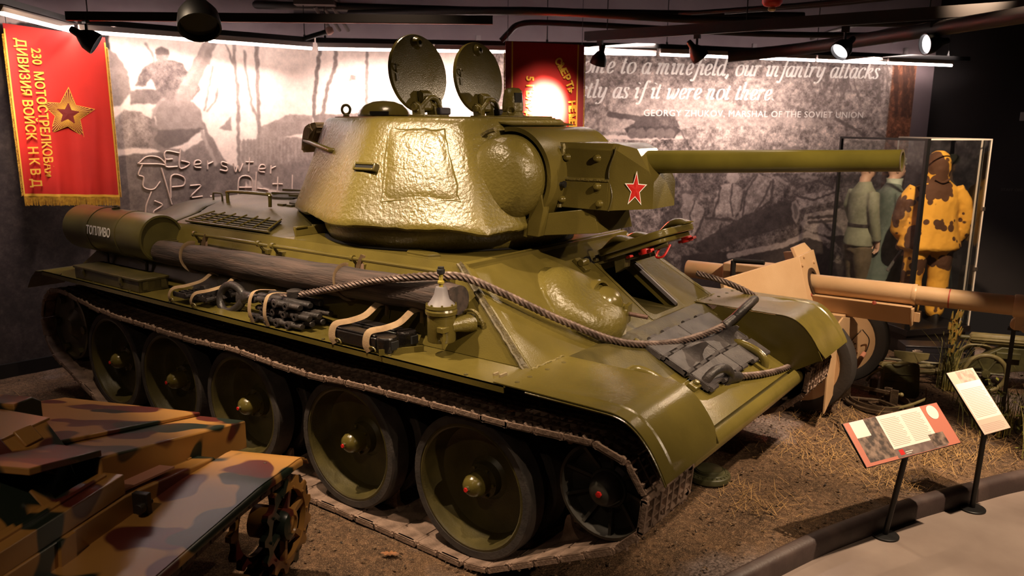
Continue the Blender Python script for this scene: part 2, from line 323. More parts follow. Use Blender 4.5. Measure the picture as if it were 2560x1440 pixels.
MURAL_RIGHT = [('p',0.26,0.06,[-0.03,1.17,8.59,0.52,8.8,-1.09,-0.13,-1.11]),
('p',0.5,0.06,[0.02,2.48,0.57,2.51,0.86,2.43,1.05,2.29,2.57,2.22,2.59,0.37,-0.06,0.46]),
('l',0.44,0.022,[-0.13,3.3,-0.1,3.05,-0.07,2.89,-0.08,2.47]),
('l',0.44,0.022,[0.13,3.27,0.08,2.99,0.01,2.47]),
('l',0.48,0.02,[0.32,3.29,0.29,3.04,0.2,2.83,0.12,2.48]),
('l',0.5,0.014,[-0.05,3.21,-0.07,2.89]),
('l',0.5,0.02,[0.67,3.23,0.65,2.62]),
('p',0.55,0.05,[0.47,2.95,0.53,2.95,0.53,2.89,0.44,2.89]),
('p',0.56,0.05,[-0.25,2.79,-0.19,2.79,-0.22,2.71,-0.27,2.7]),
('p',0.5,0.05,[-0.22,2.65,-0.13,2.71,-0.16,2.5,-0.21,2.5]),
('p',0.62,0.16,[2.18,3.44,8.29,3.43,8.37,2.27,2.18,2.25]),
('p',0.54,0.2,[2.18,3.44,5.84,3.46,8.29,3.43,8.29,3.23,5.28,3.12,2.18,3.17]),
('p',0.72,0.1,[3.63,2.45,3.96,2.65,4.51,2.8,5.31,2.73,5.91,2.55,6.82,2.48,6.84,2.32,3.64,2.3]),
('p',0.58,0.24,[2.18,2.25,4.2,2.19,8.37,2.32,8.47,1.53,2.18,1.64]),
('p',0.66,0.18,[4.75,2.36,8.09,2.43,8.15,1.93,5.07,1.88]),
('p',0.36,0.16,[2.18,1.67,4.79,1.78,8.45,1.7,8.66,0.04,2.18,0.28]),
('p',0.48,0.22,[3.38,1.79,4.73,1.8,4.7,1.29,4.48,0.92,3.4,0.89]),
('p',0.24,0.06,[3.95,2.34,4.05,2.37,4.7,2.37,4.75,2.32,4.66,2.22,4.09,2.23]),
('p',0.3,0.05,[4.11,2.44,4.25,2.53,4.47,2.54,4.59,2.47,4.69,2.46,4.74,2.37,4.03,2.37]),
('l',0.32,0.035,[3.76,2.52,3.96,2.5,4.19,2.47]),
('p',0.36,0.1,[4.38,2.51,4.46,2.57,4.56,2.54,4.66,2.5,4.71,2.38,4.41,2.38]),
('l',0.4,0.012,[4.76,2.32,4.83,2.2,4.9,2.05]),
('c',0.45,0.07,[4.08,2.28]),
('c',0.45,0.07,[4.2,2.28]),
('c',0.45,0.07,[4.34,2.28]),
('c',0.45,0.07,[4.47,2.28]),
('c',0.45,0.07,[4.6,2.28]),
('p',0.62,0.12,[4.76,1.16,4.81,1.34,5.01,1.4,5.17,1.26,5.16,1.07,5.04,0.9,4.77,0.94]),
('c',0.58,0.085,[4.9,1.43]),
('p',0.42,0.12,[4.68,1.08,4.81,1.27,4.92,0.96,4.84,0.74,4.66,0.8]),
('p',0.5,0.12,[5.03,1.07,5.17,1.15,5.33,1.06,5.25,0.84,5.07,0.79]),
('p',0.6,0.12,[5.29,1.39,5.39,1.6,5.57,1.64,5.73,1.51,5.7,1.28,5.6,1.12,5.32,1.17]),
('c',0.62,0.09,[5.55,1.71]),
('p',0.5,0.14,[5.2,1.18,5.56,1.2,5.66,1.06,5.42,1.03,5.4,0.84,5.25,0.84]),
('p',0.56,0.12,[5.68,1.2,5.71,1.53,5.91,1.74,6.17,1.67,6.15,1.38,5.95,1.26,5.81,1.05,5.68,0.88,5.58,0.89]),
('p',0.4,0.16,[6.15,1.71,7.11,1.75,7.18,1.37,6.88,1.26,6.55,1.43,6.18,1.38]),
('c',0.58,0.08,[6.34,2.04]),
('c',0.55,0.08,[6.46,2.04]),
('p',0.6,0.16,[6.55,1.42,7.17,1.54,7.25,1.37,6.56,1.24]),
('p',0.24,0.05,[5.07,0.81,5.77,1.17,6.4,1.38,6.57,1.37,6.63,1.08,6.45,1.01,5.73,0.83,5.21,0.59]),
('p',0.62,0.05,[6.47,1.35,6.54,1.38,6.6,1.26,6.61,1.12,6.57,1.04,6.49,1.13]),
('p',0.4,0.05,[6.5,1.31,6.54,1.33,6.58,1.24,6.57,1.12,6.54,1.11]),
('p',0.66,0.1,[6.63,1.04,6.7,1.18,7.26,1.25,7.8,1.01,8.09,0.83,7.83,0.72,7.17,0.85,6.72,0.95]),
('p',0.46,0.14,[7.23,1.54,8.45,1.64,8.53,1,7.81,0.96,7.32,1.25]),
('l',0.28,0.02,[6.76,1.12,7.14,1.14]),
('l',0.28,0.02,[6.77,1.06,7.18,1.07]),
('l',0.3,0.02,[6.96,1.08,7.13,0.94]),
('p',0.17,0.03,[4.85,0.63,6.42,0.73,6.91,0.86,7.43,0.85,7.99,0.54,8.56,0.76,8.66,0.04,4.87,0.18]),
('l',0.66,0.04,[5.57,0.61,6.42,0.75,6.75,0.89,7.05,0.8,7.29,0.65]),
('p',0.46,0.2,[6.98,0.8,7.21,0.77,7.38,0.56,7.34,0.44,7.21,0.48,7.26,0.56,7.06,0.71]),
('p',0.5,0.18,[7.48,1.02,8.53,1,8.56,0.76,7.99,0.54,7.43,0.79]),
('l',0.42,0.015,[7.69,2.32,7.89,2.2,8.07,2.07]),
('l',0.42,0.02,[7.07,2.48,7.33,2.37,7.53,2.26]),
('l',0.25,0.015,[4.81,1.34,4.76,1.07,4.67,0.86]),
('l',0.28,0.012,[5.01,1.39,4.95,1.18,4.99,0.96]),
('l',0.25,0.014,[5.17,1.24,5.12,1.07,5.04,0.89]),
('l',0.3,0.02,[4.8,1.51,5,1.49]),
('l',0.25,0.015,[5.38,1.56,5.34,1.34,5.29,1.15]),
('l',0.28,0.012,[5.56,1.61,5.53,1.39,5.59,1.17]),
('l',0.25,0.015,[5.73,1.5,5.7,1.25]),
('l',0.25,0.016,[5.2,1.15,5.41,1.13,5.65,1.1]),
('l',0.22,0.016,[5.42,1.06,5.38,0.84]),
('l',0.25,0.015,[5.91,1.72,5.76,1.5,5.74,1.17,5.66,0.89]),
('l',0.28,0.014,[6.13,1.63,6.03,1.38,5.84,1.11]),
('l',0.25,0.016,[6.16,1.66,6.15,1.36,5.98,1.25]),
('p',0.3,0.1,[4.53,1.16,4.75,1.4,4.71,0.97,4.48,0.86]),
('l',0.3,0.03,[4.3,1.43,4.46,1.41,4.57,1.4]),
('l',0.2,0.012,[4.51,0.97,5.45,0.56]),
('l',0.3,0.014,[6.34,1.71,6.54,1.55,6.84,1.65,7.1,1.54]),
('l',0.3,0.014,[6.55,1.43,6.8,1.37,7.14,1.48]),
('l',0.6,0.02,[6.22,1.69,6.38,1.6]),
('l',0.6,0.02,[6.58,1.71,6.84,1.68]),
('l',0.5,0.012,[7.05,3.17,7.05,3.01,7.1,2.8]),
('l',0.5,0.012,[7.61,3.28,7.57,3.12,7.71,2.91]),
('l',0.5,0.012,[7.07,3.23,7.15,3.08,7.1,2.86]),
('l',0.5,0.012,[7.94,3.2,7.98,3.04,7.92,2.82]),
('l',0.5,0.012,[7.64,3.11,7.67,2.95,7.73,2.73]),
('l',0.5,0.012,[7.68,3.28,7.73,3.12,7.74,2.91]),
('l',0.5,0.012,[7.13,3.28,7.19,3.12,7.16,2.91]),
('l',0.5,0.012,[7.77,3.11,7.82,2.95,7.89,2.73]),
('l',0.5,0.012,[7.28,3.12,7.29,2.96,7.4,2.74]),
('l',0.5,0.012,[8,3.28,7.97,3.12,7.99,2.91]),
('l',0.5,0.012,[8.14,3.21,8.17,3.05,8.15,2.83]),
('l',0.5,0.012,[7.44,3.21,7.44,3.05,7.5,2.84]),
('l',0.5,0.012,[7.57,3.1,7.61,2.94,7.69,2.73]),
('l',0.5,0.012,[7.98,3.09,8.03,2.93,7.97,2.71]),
('l',0.5,0.012,[7.99,3.1,8.06,2.94,8.05,2.72]),
('l',0.5,0.012,[7.75,3.25,7.81,3.09,7.8,2.88]),
('l',0.5,0.012,[7.1,3.27,7.16,3.11,7.23,2.9]),
('l',0.5,0.012,[6.83,3.11,6.84,2.95,6.81,2.74]),
('l',0.5,0.012,[7.13,3.12,7.2,2.96,7.09,2.75]),
('l',0.5,0.012,[7.59,3.29,7.64,3.13,7.61,2.91]),
('l',0.5,0.012,[8.02,3.09,8.04,2.93,8.16,2.71]),
('l',0.5,0.012,[7.14,3.27,7.17,3.11,7.1,2.9]),
('l',0.5,0.012,[6.98,3.2,7.01,3.04,6.96,2.82]),
('l',0.5,0.012,[6.77,3.09,6.76,2.94,6.88,2.72]),
('l',0.5,0.012,[8.03,3.22,8.04,3.06,8.08,2.85]),
('l',0.5,0.012,[7.65,3.17,7.68,3.01,7.72,2.79]),
('l',0.36,0.02,[8.17,3.26,8.21,2.96,8.25,2.55]),
('l',0.36,0.02,[8.1,3.25,8.11,2.96,8.16,2.54]),
('l',0.36,0.02,[8.18,3.26,8.22,2.96,8.27,2.55]),
('l',0.36,0.02,[7.9,3.25,7.93,2.95,8,2.54]),
('l',0.36,0.02,[7.9,3.25,7.95,2.95,8.01,2.54]),
('l',0.36,0.02,[7.92,3.25,7.97,2.95,7.99,2.54]),
('l',0.36,0.02,[8.09,3.25,8.11,2.96,8.21,2.54]),
('l',0.36,0.02,[8.11,3.25,8.08,2.96,8.13,2.54]),
('l',0.36,0.02,[8.09,3.25,8.19,2.96,8.14,2.54]),
('l',0.36,0.02,[8.03,3.25,8.08,2.96,8.09,2.54])]
# ---------------------------------------------------------------- setting: floors, kerb
def dirt_material():
    m = bpy.data.materials.new('display_dirt'); m.use_nodes = True; nt = m.node_tree; N = nt.nodes; L = nt.links
    p = N['Principled BSDF']; p.inputs['Roughness'].default_value = .95; p.inputs['Specular IOR Level'].default_value = .2
    tc = N.new('ShaderNodeTexCoord')
    def noise(s, d=6):
        n = N.new('ShaderNodeTexNoise'); n.inputs['Scale'].default_value = s; n.inputs['Detail'].default_value = d; L.new(tc.outputs['Object'], n.inputs[0]); return n.outputs[0]
    def ramp(src, stops):
        r = N.new('ShaderNodeValToRGB'); e = r.color_ramp.elements
        while len(e) < len(stops): e.new(.5)
        for i, (t, c) in enumerate(stops): e[i].position = t; e[i].color = sl(c)
        L.new(src, r.inputs[0]); return r.outputs[0]
    def mix(a, b, f, mode='MIX'):
        x = N.new('ShaderNodeMix'); x.data_type = 'RGBA'; x.blend_type = mode
        if isinstance(f, float): x.inputs[0].default_value = f
        else: L.new(f, x.inputs[0])
        L.new(a, x.inputs[6]); L.new(b, x.inputs[7]); return x.outputs[2]
    base = ramp(noise(2.2), [(.3, '32271f'), (.5, '493627'), (.68, '684e36')])
    straw = ramp(noise(30, 8), [(.35, '2a201a'), (.5, '4e3c2d'), (.64, '80624a')])
    speck = ramp(noise(140, 2), [(.3, '1e1814'), (.55, '54412f'), (.72, 'b09474')])
    c = mix(base, straw, .5); c = mix(c, speck, .4)
    grey = ramp(noise(.9, 3), [(.56, '000000'), (.64, 'ffffff')])
    ash = ramp(noise(60, 4), [(.35, '463c38'), (.6, '746660')])
    c = mix(c, ash, grey)
    L.new(c, p.inputs['Base Color'])
    b = N.new('ShaderNodeBump'); b.inputs['Strength'].default_value = .9; b.inputs['Distance'].default_value = .02
    L.new(noise(45, 8), b.inputs['Height']); L.new(b.outputs[0], p.inputs['Normal']); return m
DIRT = dirt_material()
KERB = [(1.2,-7.5),(1.9,-4.6),(2.55,-2.5),(2.95,-1.2),(3.131,-.576),(3.322,.017),(3.511,.472),(3.72,.93),(3.973,1.386),(4.249,1.855),(4.9,2.75),(5.9,3.85),(7.5,5.3)]
KP = smooth_pts([(x, y, 0) for x, y in KERB], 8)
from mathutils import noise as mnoise
def mesh_grid_dirt():
    mb = MB(); rows = []
    for p in KP:
        row = []
        for j in range(46):
            t = j/45; x = p.x-(t**1.25)*(p.x+6.5); y = p.y+(t**1.25)*1.4
            q = V((x*2.3, y*2.3, 0)); h = .022*mnoise.noise(q)+.012*mnoise.noise(q*4)+.006*mnoise.noise(q*13)
            h = h*min(1, t*14)-.004
            row.append((x, y, h-.012))
        rows.append(row)
    mb.loft(rows, cap=False, closed=False); return mb
o = mesh_grid_dirt().build('ground', DIRT, ang=60, fix=False); tag(o, kind='structure')
POL = mat('polished_concrete', '8d7f76', .22, '786a62', 1.6, .02, 30, lo=.35, hi=.65, rvar=.05)
mb = MB()
mb.add([(p.x-.05, p.y, -.092) for p in KP]+[(12, p.y-1.5, -.092) for p in KP], [(i, i+1, len(KP)+i+1, len(KP)+i) for i in range(len(KP)-1)])
o = mb.build('floor', POL, ang=0, fix=False); tag(o, kind='structure')
KERBM = mat('kerb_rubber', '4a3c38', .5, '382c2a', 4, .15, 60)
rings = []
for i, p in enumerate(KP):
    d = (KP[min(i+1, len(KP)-1)]-KP[max(i-1, 0)]).normalized(); n = V((d.y, -d.x, 0))
    rings.append([p+n*a+V((0, 0, h)) for a, h in ((-.03,-.12),(-.035,.012),(-.022,.026),(-.005,.03),(.035,.022),(.052,.0),(.056,-.09),(.056,-.12))])
mb = MB(); mb.loft(rings); o = mb.build('trim_1', KERBM, ang=50); tag(o, kind='structure')

# ---------------------------------------------------------------- setting: walls with the printed photographs
WA, WB, WD = V((-3.80,-1.62,0)), V((-3.32,1.89,0)), V((2.22,8.25,0))
def wall_frame(P, Q, off=0):
    """x along wall, y up, z towards the room"""
    d = (Q-P).normalized(); n = V((d.y, -d.x, 0))
    return M(((d.x, 0, n.x, P.x+n.x*off), (d.y, 0, n.y, P.y+n.y*off), (0, 1, 0, 0), (0, 0, 0, 1)))
W1F, W2F = wall_frame(WA, WB), wall_frame(WB, WD)
WALLM = mat('wall_paint', '7c6d70', .8, '746569', 2, .05, 120)
WALLD = mat('dark_wall_paint', '2a2424', .75, '262020', 2, .05, 120)
def panel(name, F, s0, s1, z0, z1, t, m, kind='structure'):
    mb = MB().at(F); mb.box(s0, s1, z0, z1, -t, 0); o = mb.build(name, m, ang=0); tag(o, kind=kind); return o
panel('wall_left', W1F, -5, 3.7, -.1, 4.3, .12, WALLM)
panel('wall_back', W2F, -.1, 8.55, -.1, 4.3, .12, WALLM)
E3 = WD+V((cos(.4), sin(.4), 0))
W3F = wall_frame(WD+(WD-WB).normalized()*.25, E3+(WD-WB).normalized()*.25, -.25)
panel('wall_right', W3F, -.3, 9, -.1, 4.3, .12, WALLD)
BASEB = mat('baseboard_black', '0f0d0d', .5)
panel('baseboard_left', wall_frame(WA, WB, .045), -5, 3.5, -.02, .12, .03, BASEB)
mb = MB(); mb.box(-9, 12, -9, 13, 4.25, 4.35); tag(mb.build('ceiling', CEIL, ang=0), kind='structure')

def vnoise(h, wd, cell, seed):
    r = np.random.default_rng(seed); gh, gw = int(h/cell)+3, int(wd/cell)+3; g = r.random((gh, gw))
    y = np.arange(h)/cell; x = np.arange(wd)/cell; iy = y.astype(int); ix = x.astype(int)
    fy = (y-iy)[:, None]; fx = (x-ix)[None, :]; fy = fy*fy*(3-2*fy); fx = fx*fx*(3-2*fx)
    a = g[np.ix_(iy, ix)]; b = g[np.ix_(iy, ix+1)]; c = g[np.ix_(iy+1, ix)]; d = g[np.ix_(iy+1, ix+1)]
    return (a*(1-fx)+b*fx)*(1-fy)+(c*(1-fx)+d*fx)*fy
def paint(shapes, s0, s1, z1, res, base, seed):
    Wd, Hh = int((s1-s0)*res), int(z1*res)
    g = np.full((Hh, Wd), base); grain = np.full((Hh, Wd), .04)
    fine = vnoise(Hh, Wd, 1.6, seed)*.5+vnoise(Hh, Wd, 4, seed+1)*.5; mid = vnoise(Hh, Wd, 10, seed+2)*.6+vnoise(Hh, Wd, 28, seed+3)*.4
    wob = (vnoise(Hh, Wd, 9, seed+4)-.5)*.022
    yy, xx = np.mgrid[0:Hh, 0:Wd]; S = s0+xx/res+wob; Z = yy/res+wob.T[:1, :1]*0+(vnoise(Hh, Wd, 9, seed+5)-.5)*.022
    for k, gray, nz, p in shapes:
        P = np.array(p).reshape(-1, 2)
        w_ = nz if k != 'p' else 0
        a0 = max(0, int((P[:, 0].min()-s0-w_-.06)*res)); a1 = min(Wd, int((P[:, 0].max()-s0+w_+.06)*res)+2)
        b0 = max(0, int((P[:, 1].min()-w_-.06)*res)); b1 = min(Hh, int((P[:, 1].max()+w_+.06)*res)+2)
        if a1 <= a0 or b1 <= b0: continue
        s = S[b0:b1, a0:a1]; z = Z[b0:b1, a0:a1]
        if k == 'p':
            ins = np.zeros(s.shape, bool); n = len(P)
            for i in range(n):
                x0, y0 = P[i]; x1, y1 = P[(i+1) % n]
                if y0 == y1: continue
                c = ((y0 > z) != (y1 > z)) & (s < (x1-x0)*(z-y0)/(y1-y0)+x0); ins ^= c
            al = ins.astype(float); gn = nz
        else:
            dmin = np.full(s.shape, 9.)
            if k == 'c': dmin = np.hypot(s-P[0, 0], z-P[0, 1])
            else:
                for i in range(len(P)-1):
                    ax, ay = P[i]; dx, dy = P[i+1]-P[i]; t = np.clip(((s-ax)*dx+(z-ay)*dy)/(dx*dx+dy*dy+1e-9), 0, 1)
                    dmin = np.minimum(dmin, np.hypot(s-ax-t*dx, z-ay-t*dy))
            al = np.clip((nz-dmin)*res*.7+.5, 0, 1); gn = .05
        R_ = (slice(b0, b1), slice(a0, a1)); g[R_] = g[R_]*(1-al)+gray*al; grain[R_] = grain[R_]*(1-al)+gn*al
    # one soft pass so edges read as a blown-up photograph
    for _ in range(4):
        q = np.pad(g, 1, mode='edge'); g = (q[1:-1, 1:-1]*2+q[:-2, 1:-1]+q[2:, 1:-1]+q[1:-1, :-2]+q[1:-1, 2:])/6
    g = g+(fine-.5)*grain*2.6+(mid-.5)*grain*3.2
    return np.clip(g, .03, 1)
def mural(name, F, s0, s1, z1, img, parent=None):
    h, wd = img.shape[:2]; im = bpy.data.images.new(name, wd, h); a = np.ones((h, wd, 4), np.float32); a[..., :3] = img
    im.pixels.foreach_set(a.ravel()); im.update(); im.pack()
    m = bpy.data.materials.new(name); m.use_nodes = True; N = m.node_tree.nodes; t = N.new('ShaderNodeTexImage'); t.image = im
    p = N['Principled BSDF']; p.inputs['Roughness'].default_value = .75; m.node_tree.links.new(t.outputs[0], p.inputs['Base Color'])
    mb = MB().at(F); mb.box(s0, s1, .12, z1, .0, .02); o = mb.build(name, m, ang=0, fix=False)
    me = o.data; uv = me.uv_layers.new(name='map'); Fi = F.inverted()
    for lp in me.loops:
        q = Fi @ me.vertices[lp.vertex_index].co; uv.data[lp.index].uv = ((q.x-s0)/(s1-s0), q.y/z1)
    return o
def tint(g, wr=(.97,.88,.83), bl=(.15,.115,.11)):
    return np.stack([bl[i]+(wr[i]-bl[i])*g**1.15 for i in range(3)], -1)
g1 = paint(MURAL_LEFT, -4.5, 3.54, 3.36, 190, .92, 11)
mu1 = mural('photo_mural', W1F, -4.5, 3.54, 3.36, tint(g1))
tag(mu1, 'black-and-white photo mural of a wrecked gun turret, soldier and bare trees behind the fuel drum', 'mural', kind='thing')
g2 = paint(MURAL_RIGHT, 0, 8.25, 3.38, 220, .92, 23); c2 = tint(g2)
xs = np.linspace(0, 8.25, c2.shape[1]); k = np.clip((xs-7.86)*40, 0, 1)[None, :, None]
c2 = c2*(1-k*(1-np.array([.80, .56, .42])))
k = np.clip((xs-7.5)*40, 0, 1)[None, :, None]; c2 = c2*(1-k*(1-k)*.0)
mu2 = mural('photo_mural', W2F, 0, 8.25, 3.38, np.clip(c2, 0, 1))
tag(mu2, 'sepia photo mural of soldiers riding tanks over a field with white quotation above', 'mural', kind='thing')

# ---------------------------------------------------------------- lettering
def text(name, body, size, F, m, parent=None, off=0, shear=0, align='LEFT', space=1, ext=.001, sx=1):
    cu = bpy.data.curves.new(name, 'FONT'); cu.body = body; cu.size = size; cu.offset = off; cu.shear = shear; cu.align_x = align
    cu.space_character = space; cu.extrude = ext; cu.resolution_u = 3
    o = bpy.data.objects.new(name, cu); LINK(o)
    dg = bpy.context.evaluated_depsgraph_get(); me = bpy.data.meshes.new_from_object(o.evaluated_get(dg)); bpy.data.objects.remove(o); bpy.data.curves.remove(cu)
    me.transform(F @ M.Diagonal((sx, 1, 1, 1))); me.materials.clear(); me.materials.append(m)
    t = bpy.data.objects.new(name, me); LINK(t); t.parent = parent
    if parent: t['kind'] = 'stuff'
    return t
# slanted book letters drawn with a broad nib, x-height 1 (ascender 1.6, descender -.55)
NIB = {
 'a': (.95, [[(.72,.85),(.5,1),(.22,.8),(.1,.4),(.2,.05),(.42,.05),(.66,.5)],[(.78,1),(.68,.5),(.66,.1),(.76,0),(.92,.14)]]),
 'c': (.8, [[(.68,.78),(.6,.98),(.4,.98),(.15,.7),(.1,.3),(.25,.02),(.5,.05),(.68,.25)]]),
 'd': (.95, [[(.7,.82),(.5,1),(.22,.8),(.1,.4),(.2,.05),(.42,.05),(.68,.5)],[(.62,1.6),(.78,1.62),(.7,.8),(.66,.1),(.78,0),(.93,.14)]]),
 'e': (.8, [[(.14,.42),(.45,.5),(.64,.75),(.5,1),(.28,.92),(.12,.55),(.14,.15),(.35,0),(.66,.25)]]),
 'f': (.6, [[(.85,1.48),(.72,1.64),(.55,1.5),(.42,.9),(.3,.1),(.16,-.4),(-.02,-.55),(-.14,-.4)],[(.14,.95),(.68,.95)]]),
 'i': (.48, [[(.02,.8),(.14,.98),(.24,.9),(.16,.2),(.24,.02),(.42,.16)],[(.29,1.36),(.31,1.44)]]),
 'k': (.9, [[(.1,1.58),(.26,1.62),(.16,.8),(.06,0)],[(.12,.45),(.4,.9),(.62,.98),(.68,.8),(.5,.6),(.2,.52),(.42,.4),(.58,.05),(.7,0),(.84,.14)]]),
 'l': (.46, [[(.06,1.58),(.24,1.62),(.16,.8),(.1,.12),(.22,0),(.38,.14)]]),
 'm': (1.4, [[(.02,.84),(.14,.98),(.2,.88),(.06,0)],[(.12,.5),(.34,.92),(.52,.96),(.58,.8),(.46,0)],[(.54,.5),(.76,.92),(.94,.96),(1.0,.8),(.9,.16),(1.0,0),(1.18,.14)]]),
 'n': (1.0, [[(.02,.84),(.14,.98),(.2,.88),(.06,0)],[(.12,.5),(.36,.92),(.56,.96),(.62,.8),(.52,.16),(.62,0),(.8,.14)]]),
 'o': (.9, [[(.48,1),(.2,.85),(.08,.4),(.22,.03),(.46,.02),(.72,.25),(.78,.68),(.62,.96),(.44,.98)]]),
 'r': (.74, [[(.02,.84),(.14,.98),(.2,.88),(.06,0)],[(.14,.55),(.36,.92),(.52,1),(.6,.86)]]),
 's': (.7, [[(.56,.8),(.46,.98),(.24,.95),(.18,.72),(.36,.5),(.5,.26),(.38,.03),(.16,.02),(.04,.2)]]),
 't': (.58, [[(.32,1.32),(.22,.8),(.14,.14),(.26,0),(.46,.16)],[(.04,.95),(.5,.95)]]),
 'u': (1.0, [[(.02,.84),(.16,.98),(.22,.88),(.12,.2),(.26,.02),(.48,.15),(.68,.6)],[(.76,.98),(.66,.2),(.74,0),(.92,.14)]]),
 'w': (1.3, [[(.02,.86),(.16,.98),(.22,.8),(.18,.1),(.3,.0),(.56,.4),(.68,.95),(.62,.2),(.74,0),(1.0,.35),(1.14,.8),(1.06,.98)]]),
 'x': (.9, [[(.08,.86),(.24,.98),(.34,.8),(.46,.2),(.6,0),(.76,.16)],[(.76,.9),(.64,.98),(.2,.05),(.06,.08)]]),
 'y': (.95, [[(.02,.84),(.16,.98),(.22,.88),(.14,.25),(.28,.05),(.5,.2),(.68,.6)],[(.76,.98),(.62,.05),(.4,-.42),(.1,-.55),(.0,-.42)]]),
 'h': (1.0, [[(.08,1.58),(.26,1.62),(.16,.8),(.06,0)],[(.12,.5),(.36,.92),(.56,.96),(.62,.8),(.52,.16),(.62,0),(.8,.14)]]),
 ',': (.42, [[(.16,.12),(.22,.0),(.08,-.28)]]), '.': (.42, [[(.14,.04),(.18,.1)]]), ' ': (.55, []),
}
def nib(name, body, xh, F, m, parent, wide=.23, thin=.055):
    mb = MB().at(F); x = 0
    for ch in body:
        adv, strokes = NIB[ch]
        for st in strokes:
            P = smooth_pts([(a+.18*b, b, 0) for a, b in st], 5); n = len(P); A = []
            for i in range(n):
                d = (P[min(i+1, n-1)]-P[max(i-1, 0)]); d.normalize(); t = V((-d.y, d.x, 0))
                wdt = thin+(wide-thin)*abs(d.y)**1.4
                if ch in ',.' or (ch == 'i' and st[0][1] > 1.3): wdt = wide*1.1
                A.append([(P[i].x+t.x*wdt/2)*xh+x, (P[i].y+t.y*wdt/2)*xh, 0]); A[-1] = (A[-1], ((P[i].x-t.x*wdt/2)*xh+x, (P[i].y-t.y*wdt/2)*xh, 0))
            vs = [q for a in A for q in a]; mb.add(vs, [(2*i, 2*i+1, 2*i+3, 2*i+2) for i in range(n-1)])
        x += adv*xh
    o = mb.build(name, m, parent, ang=0, fix=False); o['kind'] = 'stuff'; return o, x
def width(body): return sum(NIB[c][0] for c in body)
def right_line(body, s_right, z, s_ref, ch):
    """set the size so that the line ends at s_right and the tail after ch starts at s_ref"""
    tail = body[body.index(ch):]; xh = (s_right-s_ref)/width(tail); s0 = s_right-width(body)*xh
    o, _ = nib('quotation_line', body, xh, W2F @ M.Translation((s0, z, .0225)), WHITE, mu2)
right_line('come to a minefield, our infantry attacks', 7.66, 3.045, 3.88, 'to a')
right_line('exactly as if it were not there.', 6.1, 2.735, 3.78, 'as if')
text('attribution', 'GEORGY ZHUKOV, MARSHAL OF THE SOVIET UNION', .117, W2F @ M.Translation((4.22, 2.512, .0225)), WHITE, mu2, sx=1.08, space=1.08)
tx = text('wall_lettering', 'STAFF ONLY', .055, W3F @ M.Translation((1.02, 1.49, .002)), mat('faint_letters', '4c4240', .7), None, space=1.1)
tag(tx, 'faint grey STAFF ONLY lettering on the black wall at far right', 'lettering')
mb = MB().at(W3F); mb.box(1.14, 1.26, 2.49, 2.61, 0, .02); sw = mb.build('wall_plate', mat('plate_white', 'a8a0a0', .5), bev=.004)
tag(sw, 'small square white wall plate on the black wall at far right', 'wall plate')
mb = MB().at(W3F); mb.box(1.185, 1.215, 2.53, 2.57, .02, .024); mb.build('rocker', mat('plate_white'  , 'a8a0a0'), sw)
# chalk on the left mural's dark hull plate
CH = {'E': [[(1,.95),(.1,1),(.05,.5),(.6,.55)],[(.05,.5),(.1,.05),(.9,.1)]], 'b': [[(.1,1.3),(.1,.05),(.6,.1),(.7,.4),(.15,.5)]], 'e': [[(.1,.3),(.6,.35),(.5,.6),(.15,.5),(.15,.1),(.6,.1)]],
 'r': [[(.1,.6),(.1,0)],[(.1,.4),(.5,.6)]], 's': [[(.6,.55),(.2,.6),(.2,.35),(.55,.25),(.5,0),(.05,.05)]], 't': [[(.35,1.1),(.3,.05)],[(.05,.7),(.6,.72)]], 'w': [[(.05,.6),(.2,0),(.4,.4),(.55,0),(.8,.6)]],
 'P': [[(.1,0),(.15,1),(.7,.95),(.75,.6),(.15,.5)]], 'z': [[(.05,.6),(.6,.6),(.1,.05),(.7,.1)]], '.': [[(.1,.05),(.16,.1)]], 'A': [[(.05,0),(.15,1),(.8,.95),(.85,0)],[(.1,.5),(.8,.5)]], 'l': [[(.2,1.2),(.2,0)]], ' ': []}
def chalk(body, sz, s, z, slope):
    mb = MB().at(W1F @ M.Translation((s, z, .0215)) @ M.Rotation(slope, 4, 'Z')); x = 0; r = random.Random(5)
    for c in body:
        for st in CH[c]:
            P = smooth_pts([(x+a*sz+r.uniform(-.006, .006), b*sz+r.uniform(-.006, .006), 0) for a, b in st], 4)
            mb.tube([p for p in P], .009, 5)
        x += sz*(.5 if c in 'l.' else .95)
    return mb
CHALK = mat('chalk_print', 'c8b0a4', .8)
for bod, sz, s, z, sp in (('Eberswter', .16, 1.72, 1.93, -.10), ('Pz. Abtl', .23, 1.74, 1.60, -.06)): chalk(bod, sz, s, z, sp).build('chalk_lettering', CHALK, mu1, ang=60)['kind'] = 'stuff'
mb = MB().at(W1F @ M.Translation((1.47, 1.98, .0215)))
for st in ([(0,0),(.08,.06),(.2,.05),(.27,-.03),(.2,-.02),(0,-.01),(0,0)], [(.03,-.02),(-.02,-.12),(.03,-.15),(.02,-.25),(.12,-.28),(.2,-.2)], [(.22,-.06),(.25,-.2),(.3,-.45)], [(.1,-.3),(.02,-.5),(.05,-.75)], [(.12,-.4),(.2,-.45),(.1,-.52),(.2,-.6),(.1,-.66)], [(.3,-.5),(.5,-.75)]):
    mb.tube(smooth_pts([(a, b, 0) for a, b in st], 4), .008, 5)
mb.build('chalk_figure', CHALK, mu1, ang=60)['kind'] = 'stuff'

